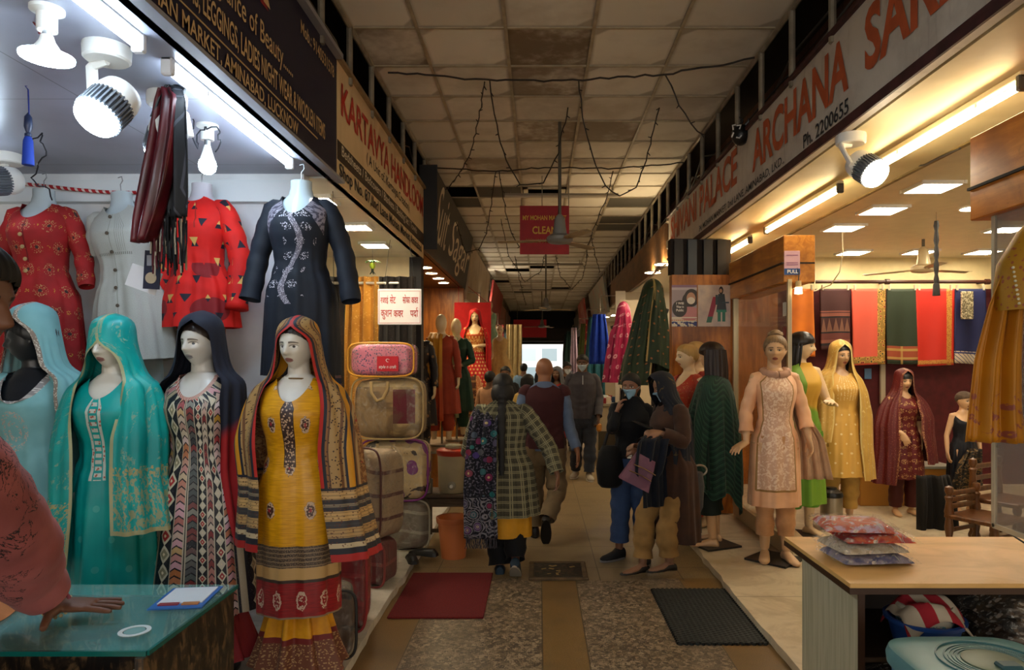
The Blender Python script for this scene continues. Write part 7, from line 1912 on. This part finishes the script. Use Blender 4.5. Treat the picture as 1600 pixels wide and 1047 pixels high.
# hanging clear sheet with a pale frame at the right edge, yellow dupatta in front of it
t = thing('clear_sheet', 'hanging clear plastic door sheet with a pale edge at the right', 'plastic sheet', (1.97, 2.2, .885))
s = Sh('clear_sheet'); n = s.noise(scale=4, detail=4); MB().box((0, -.0, .68), (.006, 1.54, 1.345)).build('sheet', s.out('#9a938a', .12, alpha=s.sm(n, .4, .7)*.25+.38, spec=.7), t, smooth=False)
MB().box((0, .765, .68), (.014, .02, 1.36)).box((0, 0, .005), (.014, 1.54, .02)).build('edge_strip', plain('#b5ab92', .5), t, smooth=False)
t = thing('yellow_dupatta', 'mustard yellow dupatta with a floral hem and beaded blouse hanging at the right edge', 'dupatta', at(1556, 690, 2.62))
o0 = np.array(t.location)
def L2(px, py, dy=0): return np.array(at(px, py, 2.62+dy))-o0
s = Sh('mustard_dupatta'); u, v, e = s.pat(); n = s.noise(s.vec(u, v), 40, 3, .6, 1); fl = s.vor(s.vec(u, v), 24)[0]
M_MD = s.out(s.mix((v.lt(.20))*(fl.within(.12, .34)*n.gt(.45)+n.gt(.62)).cl(), s.mix(s.sm(s.noise(scale=5), .3, .7), '#c07d0c', '#a96a08'), '#8f4a3c'), .5, sheen=.2, alpha=.97)
b = MB(); cloth_strip(b, interp_path([L2(1592, 398), L2(1583, 430), L2(1572, 480), L2(1560, 560), L2(1556, 640), L2(1557, 692)]), [.03, .09, .13, .17, .19, .215], .022, 2.4, 7, dirv=(.97, -.25, 0), dep=(.25, .97, 0)); o = b.build('dupatta', M_MD, t, angle=0); solid(o, .003)
s = Sh('mustard_blouse'); u, v, e = s.pat(); fl = s.vor(s.vec(u, v), 55)[0]; 
b = MB(); b.tube([L2(1640, 330, .02), L2(1612, 372, .02), L2(1592, 420, .0), L2(1590, 452, 0), L2(1592, 484, 0)], [.03, .055, .075, .08, .082], 24, cap=False)
b.build('blouse_sleeve', s.out(s.mix((fl.lt(.3)*u.gt(-9)*v.gt(.14)).cl(), '#a3750f', '#8f4a30'), .6), t)
b = MB()
for i in range(9): b.ball(L2(1583+1.2*i, 418+7*i, -.078), .0055, 8, 6)
o = b.build('bead_trim', plain('#d9cfae', .3), t); o['kind'] = 'stuff'
MB().tube([L2(1600, 360, .05), L2(1606, 330, .05), L2(1608, 315, .05)], .004, 6).build('hook', plain('#8a8478', .3, metal=.7), t)
# steel bin, stools, yellow cabinet, wooden chairs at the back
t = thing('steel_canister', 'steel canister with a black lid behind the peach mannequin', 'canister', (2.71, 6.35, PL))
MB().lathe([(.001, 0), (.095, 0), (.098, .02), (.098, .30), (.001, .30)], n=32).build('body', plain('#8f8778', .28, metal=.8), t)
MB().lathe([(.1, .30), (.104, .315), (.095, .345), (.06, .365), (.05, .37), (.05, .385), (.001, .387)], n=32).build('lid', plain('#121110', .3), t)
t = thing('low_cabinet', 'low yellow cabinet behind the sales desk', 'cabinet', (3.95, 7.6, PL))
MB().box((0, 0, .2), (1.0, .5, .40), bev=.006).build('body', plain('#a8742a', .5), t, smooth=False)
MB().box((0, 0, .415), (1.04, .54, .03), bev=.004).build('top', plain('#8a857a', .4), t, smooth=False)
b = MB(); cloth_strip(b, interp_path([(0, 0, .52), (0, -.06, .3), (0, -.07, 0)], 14), [.3, .36, .38], .03, 2, 3); o = b.build('dark_cloth', fabric('#120f0e')); o.location = at(1458, 830, 6.4); tag(o, 'dark cloth hanging to the floor below the navy strapless mannequin', 'cloth'); solid(o, .02)
def turned(b, x, y, z0, z1, r=.035):
    h = z1-z0; b.lathe([(.001, 0), (r, 0), (r*1.1, .02), (r*.7, .06), (r*1.05, .14), (r*.75, .22), (r*1.1, h*.55), (r*.7, h-.14), (r*1.0, h-.10), (r*.6, h-.085), (r*1.0, h-.05), (r*.9, h-.015), (.001, h)], (x, y, z0), 16)
M_CARV = m_wood('carved_wood', '#6a4220', '#4a2b14', 2, 1, .35)
def wchair(lb, x, y, hb, rz):
    t = thing('wooden_chair', lb, 'chair', (x, y, PL), rz, 'carved wooden chairs behind the desk')
    M = M_CARV; hs = hb*.48
    for sx in (-.2, .2):
        b = MB(); turned(b, sx, .18, 0, hb); b.build('back_post', M, t)
        b = MB(); turned(b, sx, -.18, 0, hs); b.build('leg', M, t)
    MB().box((0, 0, hs), (.46, .42, .04), bev=.01).build('seat', M, t, smooth=False)
    for k in range(3): MB().box((0, .18, hs+.08+(hb-hs-.14)*k/2.2), (.36, .022, .045), bev=.008).build('back_slat', M, t, smooth=False)
    MB().box((0, -.18, .12), (.36, .025, .03)).box((0, .18, .12), (.36, .025, .03)).build('stretcher', M, t, smooth=False)
wchair('tall carved wooden chair beside the hanging clear sheet', 4.10, 6.0, .70, .5)
wchair('carved wooden chair with low posts in front of the navy mannequin', 3.74, 5.75, .50, .5)
for pts, lb in ((((1555, 818, 3.2), (1580, 835, 3.0), (1600, 848, 2.9)), 'black cord hanging across the corner of the clear sheet'),):
    tag(MB().tube([at(*p) for p in pts], .004, 6).build('cord', M_INK), lb, 'cord')

# rails that carry the far hanging clothes
for x, y0, y1, z, lb in ((-1.06, 12.4, 20.4, 2.54, 'thin rail carrying the cloths over the far left stalls'), (1.16, 13.0, 23.4, 2.54, 'thin rail carrying the clothes of the far right shops')):
    t = thing('clothes_rail', lb, 'rail', (x, y0, z))
    MB().tube([(0, 0, 0), (0, y1-y0, 0)], .012, 8).build('rail', M_PIPE, t)
    for k in range(4):
        y = (y1-y0)*k/3; MB().tube([(0, y, 0), (0, y, .3), ((.7 if x > 0 else -.42), y, .33)], .01, 6).build('bracket', M_PIPE, t)
# ------------------------------------------------------------------ people
def canon(loc, rz, H, z0=0.0, lean=(0, 0)):
    k = H/1.70; c, s_ = math.cos(-rz), math.sin(-rz)
    def f(p):
        dx, dy = p[0]-loc[0], p[1]-loc[1]; x = (dx*c-dy*s_)/k; y = (dx*s_+dy*c)/k; z = (p[2]-loc[2]-z0)/k
        u = max(0, z-.9); return np.array((x-lean[0]*u, y-lean[1]*u, z))
    return f
def skin(name, col, **k): return m_skin(name, col, mannequin=False, rough=.5, lips='#8a4f48', brow='#17110e', white='#a8a098', **k)
HAIR = plain('#0d0a09', .65)
M_DENIM = fabric('#35486a', .85, .05); M_BLK = fabric('#0d0e12', .85, .1)

# woman in the checked coat, walking away
loc = Vector((-.275, 5.22, 0)); H = 1.50
t = thing('person', 'woman walking away in a grey green checked coat with a long black braid', 'person', loc, PI)
cw = canon(loc, PI, H)
f = Fig(t, H, 'f', wide=1.22, arms={-1: (cw(at(858, 700, 5.2)), cw(at(871, 742, 5.12)), (-.12, -.1, -1), (-1, .1, 0)), 1: (cw(at(733, 705, 5.25)), cw(at(745, 720, 5.6)), (0, -1, -.1), (1, 0, .3))},
        legs={1: (cw(at(778, 850, 5.25)), cw(at(781, 886, 5.2)), (.05, -1, 0)), -1: ((-.10, -.06, .47), (-.115, .16, .13), (-.05, -.75, -.66))}, hands={-1: {'curl': .5}})
f.build(skin('skin_woman_braid', '#7a553f'), .007)
f.hair(HAIR, line=.07, off=.016, back=-.11, side=-.02, tex=2)
b = MB(); P = [f.hp((.0, .095, .02)), f.hp((.0, .125, -.05)), f.hp((-.0, .125, -.13)), f.W((0, .15, 1.36)), f.W((0, .165, 1.2)), f.W((.0, .165, 1.0)), f.W((.0, .175, .86))]
P = interp_path(P, 40); b.tube(P, [(.040-.020*i/39+.004*math.sin(i*1.6), .024-.010*i/39+.004*math.sin(i*1.6+1)) for i in range(40)], 12); b.build('braid', HAIR, t)
MB().ball(f.hp((0, .05, -.05)), (.088, .085, .10), 24, 18).build('hair', HAIR, t)
s = Sh('checked_wool'); u, v, w = s.pat()
ca = (u/.062).fr(); cb = (v/.062).fr(); lt = (ca.within(.0, .1)+ca.within(.2, .3)+cb.within(0, .1)+cb.within(.2, .3)).cl(); mid = (ca.within(.55, .62)+cb.within(.55, .62)).cl()
n = s.noise(s.vec(u, v), 300, 1)
M_CHK = s.out(s.mix(lt*.8, s.mix(mid*.6, s.mix(n.gt(.52), '#3d3a2c', '#4c4938'), '#25241c'), '#8c8768'), .95, sheen=.1)
f.pants(M_BLK, end=.10, r=(.12, .105, .085), fold=.006)
f.kurta(plain('#c08812', .7, var=.12), name='yellow_kurta', hem=.32, neck=(.08, .04), flare=.02, sleeve=0, grow=.016, fold=.006)
f.kurta(M_CHK, name='checked_coat', hem=.50, top=1.485, dipb=-.005, neck=(.064, .02), flare=.055, grow=.034, sleeve=.97, sl_r=(.062, .082, .078, .074, .068, .062), fold=.010, seed=4)
s = Sh('floral_shawl'); u, v, e = s.pat(); d, c3 = s.vor(s.vec(u, v), 13); fl = s.vor(s.vec(u, v), 60)[0]; n = s.noise(s.vec(u, v), 60, 3)
c = s.mix((n.gt(.56)), '#0e101c', '#5d5a68'); c = s.mix(d.lt(.36), c, s.stop(c3[0], (0, '#5a2a5a'), (.4, '#1d6a6a'), (.7, '#7c2440'), (1, '#4a3a7a'))); c = s.mix(d.lt(.12), c, '#b9a878'); c = s.mix(d.within(.36, .42), c, '#15161f')
low = v.lt(.30); c = s.mix(low*((d*5.0).fr().lt(.35)), c, '#77757c')
M_FSH = s.out(c, .9)
b = MB(); cloth_strip(b, interp_path([f.W((.10, -.16, 1.20)), f.W((.125, -.06, 1.40)), f.W((.13, .03, 1.425)), f.W((.15, .135, 1.33)), f.W((.17, .19, 1.1)), f.W((.18, .215, .75)), f.W((.17, .215, .34))], 44), [.16, .19, .2, .22, .24, .25], .012, 2.5, 2, dirv=(1, 0, 0), dep=(0, 1, .15))
o = b.build('floral_shawl', M_FSH, t, angle=0); solid(o, .006)
b = MB(); rr = random.Random(3)
for i in range(40):
    x = .17+(i/39-.5)*.25; p = f.W((x, .215+rr.uniform(-.015, .015), .345)); b.tube([p, p+np.array((rr.uniform(-.01, .01), rr.uniform(-.01, .01), -.035)), p+np.array((rr.uniform(-.02, .02), rr.uniform(-.01, .01), -.075))], .0025, 4)
q = b.build('fringe', plain('#3d3c44', .9), o); q['kind'] = 'stuff'
M_SOLE = plain('#c9c4b8', .6)
f.shoe(plain('#14293a', .7), 1, M_SOLE); f.shoe(plain('#14293a', .7), -1, plain('#8a8478', .7))

# bald man, walking away
loc = Vector((.05, 6.2, 0)); H = 1.63
t = thing('person', 'bald man walking away in a maroon sweater vest over a blue shirt and khaki trousers', 'person', loc, PI)
cw = canon(loc, PI, H)
f = Fig(t, H, 'm', arms={-1: (cw(at(888, 664, 6.2)), cw(at(902, 704, 6.1)), (-.15, -.15, -1), (-1, 0, 0)), 1: ((.25, .02, 1.11), (.27, -.12, .88), (0, -.2, -1), (1, 0, 0))},
        legs={1: ((.09, -.1, .47), (.09, -.06, .085), (.05, -1, 0)), -1: (cw(at(871, 768, 6.18)), cw(at(853, 814, 6.0)), (-.0, -.45, -.9))})
f.build(skin('skin_bald_man', '#8c5f45'), .008)
s = Sh('stubble'); 
f.kurta(fabric('#3b1a1e', .9), name='sweater_vest', hem=.86, neck=(.075, .05), flare=.0, grow=.030, sleeve=.13, sl_r=(.06, .078, .08, .07, .06, .05), fold=.004, top=1.455)
f.kurta(fabric('#5a6a86', .8), name='blue_shirt', hem=.84, neck=(.066, .0), flare=.0, grow=.022, sleeve=.97, sl_r=(.055, .068, .064, .06, .055, .046), fold=.004, top=1.475, dipb=-.01)
f.pants(fabric('#6b5a42', .85), end=.10, r=(.115, .088, .074), fold=.006)
f.shoe(plain('#17120e', .5), 1, plain('#0c0a09', .6)); f.shoe(plain('#17120e', .5), -1, plain('#0c0a09', .6))

# masked man walking toward the camera
loc = Vector((.60, 9.4, 0)); H = 1.69
t = thing('person', 'man in a dark grey zipped sweater and jeans walking nearer in a pale face mask', 'person', loc, -.05)
cw = canon(loc, -.05, H)
f = Fig(t, H, 'm', yaw=-.15, pitch=.08, arms={1: (cw(at(936, 622, 9.4)), cw(at(935, 652, 9.2)), (.0, -.3, -1), (1, 0, 0)), -1: ((-.24, .04, 1.12), (-.25, .02, .88), (0, -.1, -1), (-1, 0, 0))},
        legs={-1: ((-.085, -.0, .475), (-.095, .10, .085), (-.25, -1, 0)), 1: ((.10, -.07, .475), (.085, -.12, .085), (.15, -1, 0))}, hands={1: {'curl': .7}})
f.build(skin('skin_masked_man', '#5f4232'), .009); f.hair(HAIR, line=.05, off=.010, back=-.05); f.mask(plain('#a9c0cf', .7))
f.kurta(fabric('#45434a', .85), name='zip_sweater', hem=.83, neck=(.068, .01), flare=.0, grow=.030, sleeve=.97, sl_r=(.06, .074, .066, .064, .058, .05), fold=.006, top=1.475)
MB().tube([f.W((0, -.155, 1.42)), f.W((0, -.168, 1.3))], .004, 6).build('zip', plain('#a8a8a4', .3, metal=.7), t)
f.pants(fabric('#363d4a', .85), end=.10, r=(.112, .085, .075), fold=.006); f.shoe(plain('#8d8476', .6), 1, M_SOLE); f.shoe(plain('#8d8476', .6), -1, M_SOLE)
o = tag(MB().box((0, 0, 0), (.07, .05, .11), bev=.02).build('yellow_packet', plain('#b5782a', .5)), 'small yellow packet held by the masked man in grey', 'packet'); o.location = at(936, 668, 9.15)

# woman with phone at the ear
loc = Vector((.745, 5.52, 0)); H = 1.50
t = thing('person', 'masked woman in black top and blue jeans holding a phone to her ear', 'person', loc, -.25)
cw = canon(loc, -.25, H)
f = Fig(t, H, 'f', yaw=-.2, pitch=.08, head=(0, -.01), arms={-1: (cw(at(957, 672, 5.42)), cw(at(964, 643, 5.44)), (.3, .0, 1), (-.9, -.3, .2)), 1: ((.21, .02, 1.12), (.10, -.17, 1.02), (-1, -.3, 0), (0, -.5, .6))},
        legs={-1: ((-.095, -.02, .475), (-.115, .01, .085), (-.75, -.8, 0)), 1: ((.09, .0, .475), (.12, .02, .085), (.15, -1, 0))}, hands={-1: {'curl': .55}, 1: {'curl': .6}})
f.build(skin('skin_phone_woman', '#7c5440'), .007)
f.hair(HAIR, line=.058, off=.014, back=-.09, side=-.01)
MB().ball(f.hp((.0, .11, .0)), (.045, .05, .05)).tube([f.hp((0, .13, 0)), f.hp((.01, .15, -.06)), f.hp((.01, .13, -.16))], [.035, .03, .012], 10).build('ponytail', HAIR, t)
f.mask(plain('#8fb4c9', .7))
f.kurta(M_BLK, name='black_top', hem=.94, neck=(.056, .0), flare=0, grow=.020, sleeve=.98, sl_r=(.052, .06, .056, .054, .05, .042), fold=.006, top=1.50, dipb=-.03)
f.pants(M_DENIM, top=.98, end=.17, r=(.11, .088, .08), fold=.005)
b = MB(); b.tube([f.W((ring_at(RINGS_F, .965, .022)[0]*math.sin(x), ring_at(RINGS_F, .965, .022)[2]-ring_at(RINGS_F, .965, .022)[1]*math.cos(x), .965)) for x in np.linspace(0, 2*PI, 30)], (.016, .005), 8); b.build('belt', plain('#16110e', .4), t)
MB().box(f.W((0, -.135, .965)), (.035, .008, .03)).build('buckle', plain('#a8a296', .3, metal=.7), t)
f.shoe(plain('#0f0f12', .7), -1, plain('#6d6a68', .6)); f.shoe(plain('#0f0f12', .7), 1, plain('#6d6a68', .6))
o = tag(MB().box((0, 0, 0), (.012, .075, .15), rot=(.25, 0, 0), bev=.004).build('mobile_phone', plain('#0b0b0d', .25)), 'black mobile phone held to the ear of the woman in black', 'phone'); o.location = at(970, 622, 5.47)
t = thing('shoulder_bag', 'black shoulder bag hanging at the side of the woman in black', 'bag', (.565, 5.46, .60))
P = []
for i, (z, w_, d_) in enumerate(((0, .07, .05), (.03, .10, .075), (.15, .115, .08), (.28, .09, .05), (.33, .06, .03))): P.append([(w_*math.cos(a)*(1+.04*math.sin(3*a+i)), d_*math.sin(a), z) for a in np.linspace(0, 2*PI, 28, endpoint=False)])
MB().grid(P, None, close=True, cap0=True, cap1=True).build('pouch', fabric('#0b0b0c', .8), t, angle=0)
MB().tube([(-.05, 0, .31), (-.02, .0, .42), (.05, .02, .50), (.08, .03, .42), (.06, .0, .31)], (.012, .004), 8).build('strap', plain('#0b0b0c', .7), t)

# woman in brown coat and navy scarf looking at a phone
loc = Vector((1.02, 5.2, 0)); H = 1.51; rz = -1.25
t = thing('person', 'woman in a brown coat and navy head scarf looking down at a phone', 'person', loc, rz)
cw = canon(loc, rz, H, 0, (0, -.06))
f = Fig(t, H, 'f', pitch=.32, head=(0, -.03), lean=(0, -.06), wide=1.05, arms={1: (cw(at(1068, 690, 4.98)), cw(at(1030, 676, 4.95)), (-.0, -1, .05), (.5, 0, .8)), -1: ((-.22, -.06, 1.12), (-.13, -.24, 1.08), (.2, -1, .1), (-.3, 0, .9))},
        legs={1: (cw(at(1042, 830, 5.05)), cw(at(1046, 877, 5.05)), (-.1, -1, 0)), -1: (cw(at(1008, 805, 5.15)), cw(at(1004, 880, 5.12)), (.0, -1, 0))}, hands={1: {'curl': .6}, -1: {'curl': .6}})
f.build(skin('skin_scarf_woman', '#84604a'), .007)
f.mask(plain('#86a9c0', .7))
f.pants(fabric('#8a6a3c', .8), end=.13, r=(.11, .092, .082), fold=.006)
s = Sh('brown_coat'); n = s.noise(scale=9, detail=3); M_BC = s.out(s.mix(s.sm(n, .3, .7), '#3a1f0e', '#2b160a'), .85, sheen=.2)
f.kurta(M_BC, name='brown_coat', hem=.30, neck=(.07, .02), flare=.05, grow=.036, sleeve=.95, sl_r=(.06, .076, .07, .066, .06, .054), fold=.012)
s = Sh('navy_scarf'); u, v, e = s.pat(); n = s.noise(s.vec(u, v), 13, 3, .6, 1.4)
M_NS = s.out(s.mix(s.sm(n, .58, .63)*s.noise(s.vec(u, v), 4).gt(.5), '#0b101c', '#4a3c1c'), .8)
hx, hy = 0, -.045
f.drape(M_NS, 'head_scarf', veil_rows(1.725, 1.655, 1.505, .19, 1.05, 44, 34, 12, 60, 85, ry=.17, head=(0, -.075), hemrx=.20, aL=(44, 34, 12, 80, 88)), hemf=lambda a, t: -.30*np.exp(-((a-150)/45)**2)-.1, fold=.010, nf=8, seed=71)
f.shoe(plain('#151210', .5), 1, None, name='flat_shoe', low=1); f.shoe(plain('#151210', .5), -1, None, name='flat_shoe', low=1)
o = tag(MB().box((0, 0, 0), (.08, .15, .010), rot=(.35, .0, 1.1), bev=.003).build('mobile_phone', plain('#0b0c0f', .7, spec=.1)), 'mobile phone in the hand of the woman with the navy head scarf', 'phone'); o.location = at(1003, 664, 4.98)
t = thing('jacket_bundle', 'dark navy jacket folded over the arm of the woman in brown', 'jacket', at(1022, 775, 4.96))
o0 = np.array(t.location); q = lambda px, py, dy=0: np.array(at(px, py, 4.96+dy))-o0
b = MB(); cloth_strip(b, interp_path([q(1024, 792, .06), q(1022, 720, .10), q(1030, 690, .09), q(1028, 680, .0), q(1018, 690, -.08), q(1012, 735, -.09), q(1010, 745, -.08)], 30), [.22, .24, .25, .24, .18], .016, 2, 5, dirv=(.9, .3, 0), dep=(.2, -.9, 0)); o = b.build('jacket_cloth', fabric('#0e1420', .9), t, angle=0); solid(o, .02)
t = thing('shopping_bag', 'purple printed paper shopping bag tilted below the folded jacket', 'shopping bag', at(1000, 770, 4.86))
o0 = np.array(t.location); q = lambda px, py, dy=0: np.array(at(px, py, 4.86+dy))-o0
c4 = [q(967, 746), q(1012, 769), q(1024, 722), q(995, 706)]
b = MB(); nrm = np.array((.1, .06, 0))
P = [[np.array(c4[0])*(1-a)*(1-v)+np.array(c4[1])*a*(1-v)+np.array(c4[2])*a*v+np.array(c4[3])*(1-a)*v+np.array((0, d_*.035*(1-.6*v)+.004*math.sin(9*v+5*a), 0)) for a, d_ in [(x, -1) for x in np.linspace(0, 1, 10)]+[(x, 1) for x in np.linspace(1, 0, 10)]] for v in np.linspace(0, 1, 8)]
s = Sh('purple_paper'); x, y, z = s.obj(); n = s.noise(scale=9, detail=3)
b.grid(P, None, close=True, cap0=True).build('bag_body', s.out(s.mix(s.sm(n, .5, .6)*.5, '#5d2f45', '#7a4a58'), .5), t)
for i, (a_, b_2) in enumerate(((.66, .84), (.42, .56))):
    up = (c4[3]-c4[0]); rt = (c4[1]-c4[0])
    letters('SAREES' if i else 'SALE', tuple(c4[0]+np.array((0, -.045, 0))), rt, up, .12, a_-.1, .8, b_2-.1, plain('#b58a4a', .5), t) if False else None
    MB().tube([c4[0]+rt*.12+up*(a_-.05)+np.array((0, -.04, 0)), c4[0]+rt*.45+up*(a_-.02)+np.array((0, -.042, 0)), c4[0]+rt*.85+up*(a_-.05)+np.array((0, -.038, 0))], (.018, .003), 6).build('gold_print_band', plain('#9a7440', .5), t)
t = thing('handbag', 'grey handbag with a ring handle behind the woman in the brown coat', 'handbag', at(1088, 800, 5.15))
o0 = np.array(t.location); q = lambda px, py, dy=0: np.array(at(px, py, 5.15+dy))-o0
MB().grid([[np.array((w_*math.cos(a), .05*math.sin(a), z)) for a in np.linspace(0, 2*PI, 24, endpoint=False)] for z, w_ in ((0, .03), (.04, .05), (.2, .06), (.30, .045))], None, close=True, cap0=True, cap1=True).build('bag_body', fabric('#3a3a3c', .6), t)
MB().tube([q(1093+11*math.cos(a), 735+8*math.sin(a)) for a in np.linspace(0, 2*PI, 24)], .008, 8).build('ring_handle', plain('#8d8678', .3, metal=.7), t)
MB().tube([q(1086, 742), q(1078, 690), q(1066, 640), q(1058, 612)], (.010, .004), 8).build('strap', plain('#5a4a34', .6), t)

# arm of the shopkeeper leaning on the counter at the left edge
loc = Vector((-1.60, 1.36, PL)); H = 1.78; rz = PI/2; ln = (0, -.5)
t = thing('person', 'person in a pink printed sweatshirt leaning one hand on the glass counter', 'person', loc, rz)
cw = canon(loc, rz, H, 0, ln)
f = Fig(t, H, 'm', lean=ln, head=(0, -.06), pitch=.1, wide=.95, arms={1: (cw((-1.395, 1.84, 1.10)), cw((-1.432, 2.035, .878)), (.16, -1, -.05), (0, .1, 1)), -1: ((-.24, .0, 1.12), (-.26, -.05, .88), (0, -.2, -1), (-1, 0, 0))}, hands={1: {'side': 1, 'curl': .03, 'spread': .30, 'thumb': 1.85, 'r': .0082}})
f.sh[1] = cw((-1.35, 1.56, 1.38))
f.build(skin('skin_shopkeeper', '#6b4632'), 0.0036)
f.hair(HAIR, line=.05, off=.022, back=-.08, side=-.02, tex=3)
s = Sh('pink_sweatshirt'); x, y, z = s.obj(); n = s.noise(s.vec(x, y, z*.8), 9, 5, .7, 2.5); zone = s.noise(scale=5, detail=1)
M_PK = s.out(s.mix((n-.5).ab().lt(.014)*zone.gt(.5), s.mix(s.sm(s.noise(scale=7), .3, .7), '#a85c5a', '#8c4846'), '#1c1216'), .9, sheen=.2, bump=s.noise(scale=18, detail=3), bd=.01, bs=.4)
f.kurta(M_PK, name='sweatshirt', hem=.86, neck=(.075, .02), flare=0, grow=.03, sleeve=.92, sl_r=(.09, .115, .105, .095, .082, .05), fold=.01)
f.pants(fabric('#1a1c24', .9), end=.1)
f.shoe(plain('#111111', .6), 1); f.shoe(plain('#111111', .6), -1)
b = MB(); wr = f.W(f.arm[1][1]); el = f.W(f.arm[1][0]); dirw = (wr-el)/np.linalg.norm(wr-el)
q = np.array(Vector((0, 0, 1)).rotation_difference(Vector(dirw)).to_matrix())
def ring(r, off, n=28, w_=.0): return [wr+dirw*off+q @ np.array((r*math.cos(a), r*math.sin(a), w_*math.sin(2*a))) for a in np.linspace(0, 2*PI, n)]
MB().tube(ring(.034, -.012, w_=.006), .006, 8).build('thread_bracelet', plain('#7a1d1f', .7), t)
b = MB()
for p in ring(.037, .008, 18): b.ball(p, .006, 8, 6)
o = b.build('bead_bracelet', plain('#b8a27c', .35), t); o['kind'] = 'stuff'
hd = f.W(f.arm[1][1]+np.array((.16, -1, -.05))*.1)-wr; hd /= np.linalg.norm(hd)
MB().lathe([(.011, -.003), (.013, 0), (.011, .003)], wr+hd*.115+np.array((0, 0, .0)), 16, hd).build('ring', plain('#a8a49a', .25, metal=.9), t) if False else None

# people further down the lane
def passer(label, x, y, H, rz, top, bottom, seed, sex='m', tone='#70503c', hair=True, mask_=False, drop=None, veil=None, yaw=0):
    t = thing('person', label, 'person', (x, y, 0), rz)
    f = Fig(t, H, sex, yaw=yaw, arms={1: ((.23, -.02, 1.12), (.2, -.18, .95), (-.2, -1, 0), (.5, 0, .8)), -1: ((-.23, .02, 1.11), (-.24, -.04, .88), (0, -.1, -1), (-1, 0, 0))})
    f.build(skin('skin_passer', tone), .012)
    if hair: f.hair(HAIR, line=.05, off=.014, back=-.07, drop=drop)
    if mask_: f.mask(plain('#c9d4dc', .7))
    f.kurta(fabric(top), name='upper_garment', hem=.82 if sex == 'm' else .5, neck=(.07, .03), flare=.0 if sex == 'm' else .05, grow=.028, sleeve=.95, sl_r=(.056, .07, .064, .06, .055, .048), seed=seed)
    f.pants(fabric(bottom), end=.1); f.shoe(plain('#171412'), 1, name='shoe'); f.shoe(plain('#171412'), -1, name='shoe')
    if veil: f.drape(fabric(veil), 'head_scarf', veil_rows(1.735, 1.65, 1.50, .2, 1.1, 44, 40, 30, 30, 30, ry=.15), seed=seed)
    return t
passer('dark haired person in a pale peach shirt seen from behind beyond the braid', -.69, 9.6, 1.46, 2.7, '#c79a78', '#3a2f28', 1, 'f')
passer('young man in a black jacket facing the camera at the far left stalls', -.50, 10.2, 1.52, .2, '#111114', '#22222a', 2, yaw=-.2)
passer('woman in a cream and yellow shawl beyond the bald man', -.14, 8.4, 1.44, 2.6, '#c9a85a', '#5a4a34', 3, 'f', drop=-.1)
passer('person in a light blue shirt far down the lane', -.32, 14.5, 1.55, 3.0, '#6f8fa8', '#2a2e3a', 4)
passer('woman in a red dress and grey head scarf walking nearer beside the man in grey', .28, 10.6, 1.50, -.3, '#a02418', '#3a2a20', 5, 'f', hair=False, veil='#5a5a60')
passer('person in dark clothes just behind the man in grey', .50, 12.2, 1.58, .2, '#1d1b20', '#1a1a20', 6, mask_=True)
passer('person with black hair far behind the bald man near the lane end', .12, 17.5, 1.58, 2.9, '#2b3038', '#22242a', 7)
passer('person in grey by the far right stalls near the lane end', .75, 19, 1.6, 3.2, '#57545a', '#2a2a30', 8)
